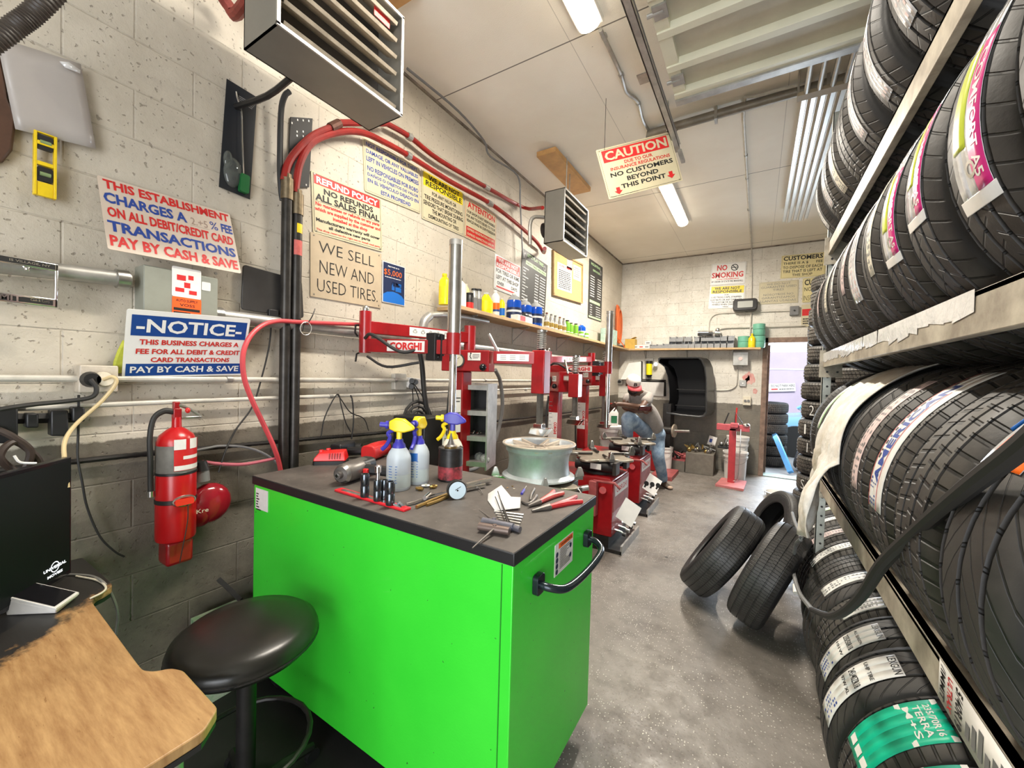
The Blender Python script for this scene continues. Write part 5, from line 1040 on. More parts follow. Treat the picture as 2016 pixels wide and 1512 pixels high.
# tyre inflator with gauge
ig = thing('tire_inflator', 'chrome tire inflator with round pressure gauge and twin brass rods', 'inflator', (TP(900, 975).x, TP(900, 975).y, CT))
ig.scale = (1, 1, 1); gc = TP(900, 965, CT+.036); nrm = (CAMP-gc); nrm.z *= .3; nrm = (nrm.normalized()+V((.35, 0, 0))).normalized()
zf0 = zframe(gc, nrm) @ Matrix.Scale(1.45, 4)
b = MB(ig); b.lathe([(0, -.022), (.024, -.022), (.027, -.015), (.027, .003), (.024, .004)], zf0, 28).build('gauge_case', M_black, ig)
MB(ig).lathe([(.0, .0045), (.0235, .0045)], zf0, 28, cap=False).build('gauge_face', mat('pale_blue_dial', (.62, .76, .84), .3), ig)
MB(ig).lathe([(.0232, .0040), (.0262, .0055), (.0270, .003)], zf0, 28, cap=False).build('bezel', M_dark, ig)
zf = zf0; b = MB(ig); b.M = zf; b.box((.004, .004, .0052), (.018, .0014, .0006), Mt(0, 0, 0, rz=35)).lathe([(0, .0056), (.0025, .0056)], None, 10, cap=False).build('needle', M_ink, ig)
def T3(x, y, h): return TP(x, y, CT+h)
MB(ig).tube([T3(917, 957, .02), T3(945, 949, .02), T3(966, 945, .018)], .013, 10).tube([T3(917, 963, .012), T3(945, 957, .012), T3(955, 955, .012)], .009, 8).build('valve_body', M_chrome, ig)
MB(ig).tube([T3(938, 957, .014), T3(946, 964, .012), T3(950, 972, .006)], .0025, 6).build('lever', M_steel, ig)
MB(ig).tube([T3(884, 966, .012), T3(850, 975, .010), T3(816, 989, .008), T3(800, 993, .006)], .006, 8).build('steel_rod', M_chrome, ig)
MB(ig).tube([T3(884, 972, .010), T3(850, 985, .008), T3(820, 998, .007)], .0065, 8).build('brass_rod', M_brass, ig)
MB(ig).tube([T3(885, 976, .008), T3(862, 986, .006), T3(840, 994, .006)], .0065, 8).build('brass_rod', M_brass, ig)
MB(ig).tube([T3(846, 972, .014), T3(836, 981, .014)], .008, 10).tube([T3(786, 992, .008), T3(794, 1000, .008)], .009, 10).build('chuck', M_chrome, ig)
for k, (x, y, lb) in enumerate(((826, 966, 'brass hose fitting nearest the middle spray bottle'), (838, 960, 'small chrome and brass coupler beside the brass fitting'), (853, 962, 'short brass nipple left of the gauge'))):
    f_ = on('hose_fitting', lb, 'fitting', x, y, VX+30*k-20); f_.scale = (1.4,)*3; MB().cyl((-.012, 0, .006), (.012, 0, .006), .0045, n=10).cyl((-.003, 0, .006), (.005, 0, .006), .007, n=6).build('fitting_body', (M_brass, M_chrome, M_brass)[k], f_)
# papers, chisels, wheel weights, pliers
pp = on('paper', 'crumpled white paper slip on the cabinet top left of the pliers', 'paper', 995, 985)
q = [T3(*a) for a in ((961, 972, .004), (987, 955, .012), (1006, 978, .010), (1025, 979, .016), (1024, 1000, .010), (975, 1006, .002), (960, 985, .004), (992, 982, .02))]
MB(pp).add(q, [(0, 7, 1), (1, 7, 2), (2, 7, 3), (3, 7, 4), (4, 7, 5), (5, 7, 6), (6, 7, 0)]).build('sheet', M_paper, pp, ang=10, solid=.0006)
b = MB(pp); b.M = frame(T3(984, 1003, .0165), (T3(1024, 998, .017)-T3(984, 1003, .012)), (T3(1020, 980, .02)-T3(1024, 998, .01)))
bl = on('valve_tool', 'thin dark steel reamers lying on the paper slip', 'tool', 990, 1000)
for i, (a, c_) in enumerate((((980, 967, .028), (1000, 1030, .012)), ((975, 978, .024), (996, 1031, .012)), ((986, 985, .022), (1003, 1027, .012)))):
    MB(bl).tube([T3(*a), T3(*c_)], .0018, 6).build('rod', M_dark, bl)
for i in range(5):
    s_ = on('wheel_weight_strip', 'flat grey wheel weight strip, %s in the fan below the paper' % ordn[i].replace('nearest', 'top'), 'wheel weight', 1003, 1010+4.5*i, 0, 'wheel weight strips'); a, c_ = T3(973+i*3, 1007+5*i, .003), T3(1031-2*i, 1014+5.5*i, .003); MB(s_).tube([a, c_], .0042, 6).build('strip', M_steel, s_)
for i, (a, c_, s1, s2, lb) in enumerate((((943, 1036, .016), (1003, 1046, .016), (930, 1079, .004), (974, 1040, .018), 'brown steel T-handle reamer with a spike toward the cabinet edge'), ((950, 1026, .014), (1010, 1038, .014), (944, 1004, .022), (973, 1027, .016), 'grey steel T-handle reamer lying behind the brown one'))):
    t = on('t_handle_reamer', lb, 'reamer', 975, 1045-10*i); m = (mat('brown_steel', (.22, .17, .15), .32, .7), mat('bluish_steel', (.26, .27, .33), .3, .8))[i]
    MB(t).cyl(T3(*a), T3(*c_), .013, n=20).build('handle_tube', m, t); MB(t).tube([T3(*s1), (T3(*s1)*.35+T3(*s2)*.65), T3(*s2)], lambda u: .002+.0035*u, 8, sm=3).build('spike', M_gun, t)
    MB(t).cyl(T3(*s2)-V((0, 0, .004)), T3(*s2)+V((0, 0, .012)), .007, n=12).build('boss', m, t)
tb = on('steel_tube', 'short grey steel tube at the end of the wheel weights', 'tube', 1016, 1040); MB(tb).cyl(T3(1004, 1037, .011), T3(1024, 1043, .011), .010, n=18).build('tube_body', _m['bluish_steel'], tb)
def pliers(label, jaw, mid_, h1_, h2_, red):
    t = on('pliers', label, 'pliers', mid_[0], mid_[1], 0, 'pliers on the cabinet')
    J, Mi, A, B = T3(*jaw), T3(*mid_), T3(*h1_), T3(*h2_)
    MB(t).tube([J, J*.5+Mi*.5, Mi], lambda u: .004+.009*u, 8, sm=3).build('jaws', M_gun, t); MB(t).sph(Mi, (.011, .011, .007)).build('pivot', M_gun, t)
    for P, bo in ((A, .006), (B, -.006)):
        w_ = (P-Mi); n_ = V((-w_.y, w_.x, 0)).normalized(); MB(t).tube([Mi, Mi+w_*.3+n_*bo, Mi+w_*.65+n_*bo*1.3, P], lambda u: .0085+.003*math.sin(u*3.1), 8, sm=4).build('handle', red, t)
M_grip = mat('red_rubber_grip', (.55, .03, .035), .42, 0, .2, 20); M_grip2 = mat('faded_red_grip', (.60, .10, .09), .45, 0, .2, 20)
pliers('long red handled pliers closest to the cabinet corner', (1047, 1006, .006), (1082, 998, .010), (1146, 987, .008), (1134, 978, .008), M_grip)
pliers('faded red handled cutters with dark jaws behind the long pliers', (1040, 996, .008), (1062, 988, .010), (1109, 971, .010), (1090, 967, .010), M_grip2)
t = on('end_nippers', 'small grey end nippers left of the red handled cutters', 'nippers', 1040, 985, 0); MB(t).tube([T3(1028, 988, .006), T3(1040, 992, .008), T3(1050, 985, .008), T3(1056, 975, .006)], .006, 8, sm=3).tube([T3(1044, 985, .006), T3(1046, 973, .008), T3(1052, 962, .008)], .005, 8, sm=3).build('nipper_body', M_gun, t)
t = on('driver_bit', 'tiny screwdriver with a violet handle beyond the nippers', 'screwdriver', 1030, 968, 0); MB(t).tube([T3(1027, 972, .005), T3(1032, 964, .005)], .0055, 8).build('handle', M_purple, t); MB(t).tube([T3(1032, 964, .005), T3(1036, 957, .005)], .002, 6).build('shaft', M_steel, t)
for i, (x, y, lb) in enumerate(((1009, 958, 'small brass scrap nearest the wheel rim'), (1012, 963, 'pale plastic chip beside the brass scrap'), (999, 961, 'tan wood splinter near the paper'))):
    t = on('debris_scrap', lb, 'scrap', x, y, 40*i); MB().box((0, 0, .0015), (.009, .004, .003)).build('scrap', (M_brass, M_crm, M_wood)[i], t)
# ---------------------------------------------------------------- desk, monitor, card terminal, stool
g = NT('worn_plywood_desk', .42); oc = g.n('NewGeometry').outputs['Position']; sp = g.n('SeparateXYZ', {0: oc}); 
strv = g.n('Mapping', {'Vector': oc, 'Scale': (3.0, 22.0, 3.0)}).outputs[0]
gr = g.noise(strv, 2.2, 7, .7); wv = g.noise(oc, 9, 6, .7); bk_ = g.mix(g.ramp(gr, .3, .7), c4(.27, .135, .05), c4(.49, .30, .13))
bk_ = g.mix(g.math('MULTIPLY', g.ramp(g.noise(strv, 6, 3, .8), .66, .72), .7), bk_, c4(.22, .10, .03))
ed = g.math('ADD', g.math('ADD', sp.outputs[0], g.math('MULTIPLY', sp.outputs[1], .84)), g.math('MULTIPLY', g.math('SUBTRACT', wv, .5), .34))
blk = g.ramp(ed, -1.42, -1.47); M_desk = g.out(g.mix(blk, bk_, c4(.022, .020, .018)), None, gr, .001, .3)
dk = thing('desk', 'worn plywood desk with scraped black paint in the lower left corner', 'desk', (-1.6, -.1, 0))
DP = [(-2.20, -.75), (-.945, -.75), (-.945, .37), (-.985, .412), (-1.18, .418), (-1.215, .405), (-1.235, .378), (-1.262, .365), (-1.30, .366), (-1.76, .385), (-1.80, .40), (-1.815, .43), (-1.835, .45), (-1.87, .455), (-2.20, .455)]
b = MB(dk); b.prism(roundpoly(DP, .012, 3), .024, Matrix.Translation((0, 0, .728))); b.build('desk_top', M_desk, dk, bevel=.003)
b = MB(dk); b.prism([(x*1.0, y-.004) for x, y in DP], .012, Matrix.Translation((0, 0, .7155))).build('black_edge', M_topedge, dk)
for x, y in ((-1.02, .34), (-2.15, .34), (-1.02, -.68), (-2.15, -.68)): MB(dk).cyl((x, y, 0), (x, y, .715), .022, n=16).build('leg', M_galv, dk)
MB(dk).box((-1.6, .32, .68), (1.15, .03, .06)).build('apron', M_dark, dk)
mo = thing('monitor', 'black flat screen monitor on the desk showing a white channel logo', 'monitor', (-2.0, .3, .752))
A_, B_ = V((-2.028, .392, .79)), V((-1.70, .08, .79)); fr = frame(A_, B_-A_, (0, 0, 1))  # x along the panel, normal toward the room side
Wm = .60; n_ = V(fr.col[2].to_3d())
if n_.x < 0: fr = frame(B_, A_-B_, (0, 0, 1))
b = MB(mo); b.M = fr; xo = 0 if n_.x >= 0 else (B_-A_).length-Wm
b.box((xo+Wm/2, .180, -.012), (Wm, .410, .024)).build('bezel', M_blackgloss, mo, bevel=.003)
b = MB(mo); b.M = fr; b.rect(xo+.008, xo+Wm-.008, -.010, .372, .0008).build('screen', mat('dark_screen', (.004, .006, .007), .55, spec=.25), mo)
b = MB(mo); b.M = fr; b.box((xo+Wm*.5, -.028, -.02), (.10, .03, .02)).box((xo+Wm*.5, -.04, -.0), (.22, .004, .12)).build('stand', M_black, mo)
M_glow = mat('lit_white_pixels', (.85, .88, .95), .5, emit=.9)
lx = xo+Wm if n_.x < 0 else xo
l0 = xo+Wm-.115 if n_.x < 0 else xo+.055
b = MB(mo); b.M = fr; b.lathe([(.0145, 0), (.0175, 0)], Matrix.Translation((l0+.045, .030, .0015)), 20, cap=False).text('UNIVERSAL', l0, l0+.09, .025, .035, .0019, bold=.03).text('MOVIES', l0+.015, l0+.075, .001, .010, .0019, bold=.03).build('channel_logo', M_glow, mo)
te = thing('card_terminal', 'white card payment terminal with tilted black touch screen on the desk', 'terminal', (TP(85, 1190, .752).x, TP(85, 1190, .752).y, .752))
q = [TP(7, 1176, .80), TP(110, 1200, .775), TP(156, 1168, .775), TP(62, 1147, .80)]
base = [V((p.x, p.y, .7525)) for p in (TP(12, 1212, .7525), TP(112, 1207, .7525), TP(150, 1176, .7525), TP(66, 1165, .7525))]
MB(te).add(base+[p-V((0, 0, .004)) for p in q], [(3, 2, 1, 0), (4, 5, 6, 7), (0, 1, 5, 4), (1, 2, 6, 5), (2, 3, 7, 6), (3, 0, 4, 7)]).build('base_wedge', M_label, te, bevel=.003)
cq = sum(q, V())/4
MB(te).add([p-V((0, 0, .004)) for p in q]+[p+V((0, 0, .004)) for p in q], [(3, 2, 1, 0), (4, 5, 6, 7), (0, 1, 5, 4), (1, 2, 6, 5), (2, 3, 7, 6), (3, 0, 4, 7)]).build('white_bezel', M_label, te, bevel=.0015)
MB(te).add([cq+(p-cq)*.90+V((0, 0, .0048)) for p in q], [(0, 1, 2, 3)]).build('touch_screen', M_blackgloss, te)
def D3(x, y, h=.004): return HZ(x, y, .752+h)
tag(MB().tube([D3(105, 1132), D3(140, 1131), D3(180, 1134), D3(205, 1148), D3(222, 1175, -.05), D3(232, 1210, -.12), D3(228, 1250, -.2)], .004, 6, sm=5).build('charging_cable', M_galv), 'pale grey charging cable curling over the back edge of the desk', 'cable')
tag(MB().tube([D3(150, 1134), D3(190, 1142), D3(208, 1155), D3(202, 1166), D3(178, 1178)], .003, 6, sm=5).build('charging_cable', M_crm), 'thin cream cable looping at the notch of the desk', 'cable')
stl = thing('stool', 'round black padded stool between the desk and the green cabinet', 'stool', (-1.395, .665, 0))
M_vinyl = mat('black_vinyl', (.016, .015, .013), .30, 0, .2, 6, .1, 60)
MB().lathe([(0, .575), (.16, .575), (.195, .585), (.208, .60), (.211, .62), (.203, .642), (.18, .660), (.12, .672), (.05, .676), (0, .677)], None, 48).build('seat', M_vinyl, stl)
MB().lathe([(.2085, .600), (.2125, .603), (.2125, .607), (.2085, .610)], None, 48).build('seat_welt', M_blackgloss, stl)
MB().cyl((0, 0, .10), (0, 0, .58), .028, n=16).build('post', M_dark, stl)
for k in range(5):
    a = R(72*k+20); l = MB().tube([(0, 0, .10), (.12*math.cos(a), .12*math.sin(a), .09), (.24*math.cos(a), .24*math.sin(a), .06)], .016, 8).build('leg', M_dark, stl); MB().cyl((.24*math.cos(a)-.01, .24*math.sin(a), .026), (.24*math.cos(a)+.01, .24*math.sin(a), .026), .026).build('caster', M_black, l)
fr_ = [( .19*math.cos(a*PI/12), .19*math.sin(a*PI/12), .26) for a in range(24)]; MB().tube(fr_, .009, 8, True).build('foot_ring', M_dark, stl)
tag(MB().box2((-2.19, .80, .0), (-2.02, .99, .34)).build('carton', mat('white_green_carton', (.60, .62, .50), .6, 0, .4, 9, col2=(.08, .3, .10)), bevel=.003), 'white and green carton wedged between the cabinet and the wall', 'carton')
tag(MB().tube([LW(430, 1140, .05), LW(462, 1170, .12), LW(474, 1182, .16)], .014, 4).build('steel_bar', M_dark), 'dark steel bar leaning on the wall over the carton', 'bar')
tag(MB().box2((-2.2, -.9, .0), (-.70, 1.55, .006)).build('shade_sheet', mat('dark_shade_sheet', (.014, .013, .012), .7, 0, .3, 12)), 'black rubber mat on the floor under the stool and cabinet', 'mat')  # added dark sheet: stands in for the shade under desk, stool and cabinet
# ---------------------------------------------------------------- tyre changers
def DP_(x, y, t): return CAMP+px_ray(x, y)*t            # point seen at a pixel, t metres deep
def proj(P):
    d = V(P)-CAMP; z = d.dot(CF); return 1008+FPX*d.dot(CR)/z, 756-FPX*d.dot(CU)/z
def ZP(py, X, Y):                                        # height at which the vertical through X, Y meets image row py
    a, c = -1.0, 5.0
    for _ in range(40):
        m = (a+c)/2
        if proj((X, Y, m))[1] > py: a = m
        else: c = m
    return m
M_cast = mat('dark_cast_iron', (.06, .052, .047), .45, .5, .4, 14); M_plate = mat('worn_turntable_plate', (.48, .42, .34), .35, .6, .4, 12)
M_redw = mat('faded_pinkish_red', (.42, .10, .10), .45, 0, .35, 12)
def dirpipe(b, p, q, w, h):                              # square bar from p to q, h tall
    p = V(p); q = V(q); d = (q-p); L = d.length; M = frame(p, d, (0, 0, 1) if abs(d.normalized().z) < .9 else (1, 0, 0)); b.box((L/2, 0, 0), (L, h, w), M); return b
def changer(label, cx, cy, colx, coly, yb, ya_, yl, yh, ysp, front_label, gauge=True, postlab=True, sheet=(0, 0), tip=None):
    r = thing('tire_changer', label, 'tire changer', (cx, cy, 0), 0, 'tire changers along the left wall')
    def B(): return MB(r)
    x1 = cx+.205; x0 = cx-.55
    def sec(z, a, b_, hw): return [(a, cy-hw, z), (b_, cy-hw, z), (b_, cy+hw, z), (a, cy+hw, z)]
    B().loft([sec(.12, x0, x1, .26), sec(.50, x0, x1, .255), sec(.60, x0+.02, x1-.01, .24), sec(.62, x0+.03, x1-.04, .23)]).build('body', M_red, r, bevel=.006)
    B().box2((x0-.02, cy-.29, 0), (x1+.10, cy+.29, .03)).box2((x0, cy-.27, .03), (x1-.02, cy+.27, .12)).build('base', M_dark, r)
    B().box2((x1+.09, cy-.29, 0), (x1+.105, cy+.29, .075)).build('base_channel', M_galv, r)
    p = B().box2((x1-.002, cy-.235, .33), (x1+.004, cy+.235, .59)).build('front_panel', M_redw, r, bevel=.002)
    fr = frame((x1+.0045, cy-.20, .0), (0, 1, 0), (0, 0, 1)); b = B(); b.M = fr; b.rect(0, .40, .46, .56).build('front_label', M_label, p)
    b = B(); b.M = fr; b.text(front_label, .04, .36, .485, .535, .001).build('lettering', M_redink, p)
    for k, yy in enumerate((-.16, -.05, .06, .17)):
        pd = B().tube([(x1-.02, cy+yy, .16), (x1+.06, cy+yy, .15), (x1+.085, cy+yy, .135)], .009, 8).build('pedal', M_steel, r); B().cyl((x1+.07, cy+yy, .135), (x1+.10, cy+yy, .13), .016, n=12).build('pedal_pad', (M_black, M_steel)[k % 2], pd)
    if sheet:
        fs = frame((x1+.10, cy-.10+sheet[0], .315), V((.80, .60, 0)), V((-.25, .33, .9))); fs = fs @ Matrix.Rotation(R(-36), 4, 'Z')
        s_ = MB(r); s_.M = fs; s_.box((0, 0, 0), (.16, .20, .003)); s_ = s_.build('instruction_sheet', M_paper, r)
        if sheet[1]:
            b = MB(r); b.M = fs
            for k in range(3): b.lathe([(.0, .002), (.028, .002)], Mt(-.06+.06*k, .03*(k-1), 0), 12, cap=False).box((-.06+.06*k, .03*(k-1)-.03, .002), (.02, .04, .001))
            b.build('wheel_drawings', M_ink, s_)
    # turntable
    B().lathe([(.0, .60), (.17, .60), (.15, .64), (.10, .66), (.10, .70)], Matrix.Translation((cx, cy, 0)), 28).build('pedestal', M_cast, r)
    N = 72; P = []
    for k in range(N):
        a = 2*PI*k/N; P.append((cx+(.225+.095*max(0, math.cos(4*a+.6))**1.0)*math.cos(a), cy+(.225+.095*max(0, math.cos(4*a+.6)))*math.sin(a)))
    B().prism(P, .018, Matrix.Translation((0, 0, .752))).build('turntable', M_plate, r, bevel=.003)
    B().lathe([(0, .70), (.16, .70), (.20, .715), (.20, .752)], Matrix.Translation((cx, cy, 0)), 32).build('turntable_hub', M_cast, r)
    for k in range(4):
        a = (-.6+2*PI*k)/4+PI/4; c_, s_ = math.cos(a), math.sin(a); Mj = Matrix.Translation((cx+.27*c_, cy+.27*s_, .772)) @ Matrix.Rotation(a, 4, 'Z')
        j = MB(r).box((0, 0, .012), (.10, .05, .024), Mj).loft([[(x_*q+.03, y_*q, z_) for x_, y_ in ((-.03, -.022), (.03, -.022), (.03, .022), (-.03, .022))] for z_, q in ((.024, 1), (.05, .8), (.085, .35))], Mj).build('clamp_jaw', M_steel, r, bevel=.002)
        MB(r).cyl((cx+.08*c_, cy+.08*s_, .785), (cx+.24*c_, cy+.24*s_, .785), .012, n=8).build('jaw_slide', M_cast, j)
    for s_ in (-1, 1):
        cy_ = cy+s_*.165
        MB(r).cyl((cx-.17, cy_, .70), (cx+.19, cy_, .70), .047, n=20).build('clamp_cylinder', M_black, r); MB(r).box((cx+.20, cy_, .70), (.035, .11, .11)).build('cylinder_head', M_cast, r, bevel=.004)
    MB(r).box((cx+.03, cy-.213, .705), (.10, .003, .05)).build('white_label', M_label, r)
    # bead breaker on the far side of the body
    MB(r).box((cx+.05, cy-.31, .45), (.07, .06, .30)).tube([V((cx+.05, cy-.31, .60)), V((cx+.25, cy-.36, .62)), V((cx+.30, cy-.36, .58))], .012, 8).build('bead_breaker_arm', M_redw, r, bevel=.004)
    MB(r).lathe([(0, .0), (.030, .0), (.034, .01), (.030, .02), (0, .02)], zframe((cx+.12, cy-.27, .52), (.3, -1, .2)), 20).build('red_knob', M_redplastic, r)
    if tip: cx, cy = tip
    # column, gauge box, swing arm, hexagonal mounting shaft
    d = V((cx-colx, cy-coly, 0)).normalized(); zb = ZP(yb[1], colx, coly); zt = ZP(yb[0], colx, coly); col = V((colx, coly, 0))
    B().box2((colx-.055, coly-.055, .60), (colx+.055, coly+.055, zb)).build('column', M_red, r, bevel=.008)
    M = frame(col+V((0, 0, (zb+zt)/2)), d, (0, 0, 1)); bw = .36
    b = B(); b.M = M; b.box((bw*.5-.13, 0, 0), (bw, zt-zb, .15)).build('gauge_box', M_red, r, bevel=.006)
    yv = M.col[2].to_3d(); sgn = 1 if yv.dot(CAMP-col) > 0 else -1; zo = .076*sgn
    gM = M @ Matrix.Translation((.0, .0, zo)) @ (Matrix.Identity(4) if sgn > 0 else Matrix.Rotation(PI, 4, 'X'))
    gq = MB(r); gq.M = gM; gq.lathe([(0, 0), (.050, 0), (.052, .012), (.044, .014), (.043, .010), (0, .010)], None, 28).build('pressure_gauge', M_cast, r)
    gq = MB(r); gq.M = gM; gq.lathe([(0, .0145), (.042, .0145)], None, 28, cap=False).build('dial', mat('cream_dial', (.66, .62, .48), .35), r)
    gq = MB(r); gq.M = gM; gq.box((.010, .008, .0155), (.035, .0025, .0008), Mt(0, 0, 0, rz=40)).build('needle', M_ink, r)
    f2 = 1 if sgn > 0 else -1
    lb = MB(r); lb.M = gM; lb.box((.12, .03*f2, .001), (.095, .055, .002)); lb = lb.build('warning_label', M_label, r)
    q = MB(r); q.M = gM; q.tube([(.095, .045*f2, .003), (.09, .03*f2, .003), (.10, .015*f2, .003)], .003, 5).lathe([(0, .003), (.006, .003)], Mt(.095, .052*f2, 0), 8, cap=False).rect(.11, .16, .04*f2, .044*f2, .003).rect(.11, .16, .028*f2, .031*f2, .003).rect(.11, .15, .018*f2, .021*f2, .003).build('figure_print', M_ink, lb)
    q = MB(r); q.M = gM; q.sph((.195, -.045*f2, .03), .026).build('lock_knob', M_blackgloss, r)
    za0, za1 = ZP(ya_[1], cx, cy), ZP(ya_[0], cx, cy); zm = (za0+za1)/2; s0 = col+d*.25; L = (V((cx, cy, 0))-s0).length
    M2 = frame(s0+V((0, 0, zm)), d, (0, 0, 1)); b = B(); b.M = M2; b.box((L/2, 0, 0), (L, za1-za0, .075)).build('swing_arm', M_red, r, bevel=.005)
    b = B(); b.M = M2; w_ = L*.68; b.box((L*.42, .0, .0385*sgn), (w_, (za1-za0)*.55, .001)); sl = b.build('arm_label', M_label, r)
    b = B(); b.M = M2 @ Matrix.Translation((L*.42, 0, .0395*sgn))
    for k in range(3):
        for j in range(3): b.box((-w_*.30+w_*.3*k, (j-1)*.012, 0), (w_*.18, .003, .0004))
    b.build('label_print', M_greyp, sl)
    zl0 = ZP(yl, cx, cy); B().box2((cx-.05, cy-.05, zl0), (cx+.05, cy+.05, za1+.01)).build('arm_head', M_red, r, bevel=.006)
    zh = ZP(yh, cx, cy); zs = ZP(ysp, cx, cy)
    B().cyl((cx, cy, zh), (cx, cy, zl0+.02), .027, n=6).build('hex_shaft', M_gun, r)
    H = zs-za1; B().cyl((cx, cy, za1), (cx, cy, zs), .016, n=12).build('spring_rod', M_black, r)
    B().tube([(cx+.03*math.cos(t*.7854), cy+.03*math.sin(t*.7854), za1+.015+(H-.03)*t/72) for t in range(73)], .0048, 6).build('return_spring', M_galv, r)
    B().cyl((cx, cy, zs-.012), (cx, cy, zs), .036, n=16).build('spring_cap', M_steel, r)
    hm = B(); hm.box((cx, cy, zh-.01), (.07, .06, .05)); hm.loft([[(cx+a*1.0, cy+b_*.04, zh-.035+c_) for a, b_, c_ in ((-.05, -1, .02), (.09, -1, .02), (.09, 1, .02), (-.05, 1, .02))], [(cx+a, cy+b_*.03, zh-.06+c_) for a, b_, c_ in ((-.07, -1, .0), (.05, -1, -.01), (.05, 1, -.01), (-.07, 1, .0))]]).build('mount_head', M_chrome, r, bevel=.003)
    B().tube([V((colx, coly, zt))+d*.28+V((0, 0, -.02)), V((colx, coly, zt))+d*.20+V((0, 0, .12))], .011, 10).build('arm_lever', M_steel, r)
    if postlab:
        fr = frame((colx+.0, coly-.0565, 0), (1, 0, 0), (0, 0, 1))
        b = B(); b.M = fr; b.rect(-.05, .052, .85, zb-.22).build('column_label', M_label, r)
        gg, fs = text_geo('CORGHI', .05); b = B(); b.M = fr; b.add([(.046-.032*(1-yy) if False else .012+.034*yy, .90+(zb-.32-.90)*(1-xx), .0012) for xx, yy in gg], fs).build('lettering', M_redink, r)
        b = B(); b.M = fr
        for k in range(8): b.rect(-.045, -.005-.01*(k % 3), .95+.04*k, .955+.04*k, .0012)
        b.build('label_print', M_greyp, r)
    B().tube([V((colx-.06, coly-.05, zb-.05)), V((colx-.07, coly-.07, 1.1)), V((colx-.05, coly-.10, .75)), V((colx-.02, coly-.12, .55))], .011, 8, sm=5).build('air_line', M_rub, r)
    return r
c0 = (-1.30, 2.515); k0 = (-1.86, 2.33)
def tipat(px, Y): p = hit(px, 740, 1, Y); return (p.x, p.y)
TA, TB_ = tipat(1133, 3.55), tipat(1191, 4.62)
m0 = changer('red tire changer with the bare alloy wheel on it, behind the green cabinet', *c0, *k0, (690, 731), (693, 718), 775, 838, 650, 'CORGHI', sheet=None, postlab=False)
mA = changer('middle red tire changer with empty turntable and a blank white sheet on its pedals', -1.235, 3.66, -1.80, 3.84, (732, 770), (738, 752), 782, 822, 700, 'CORGHI', sheet=(.0, 0), tip=TA)
mB = changer('furthest red tire changer beside the seated worker, with drawings on its white sheet', -1.27, 4.76, tipat(1150, 4.80)[0], 4.80, (728, 758), (735, 752), 780, 832, 692, 'CORGHI', sheet=(.0, 1), tip=TB_)
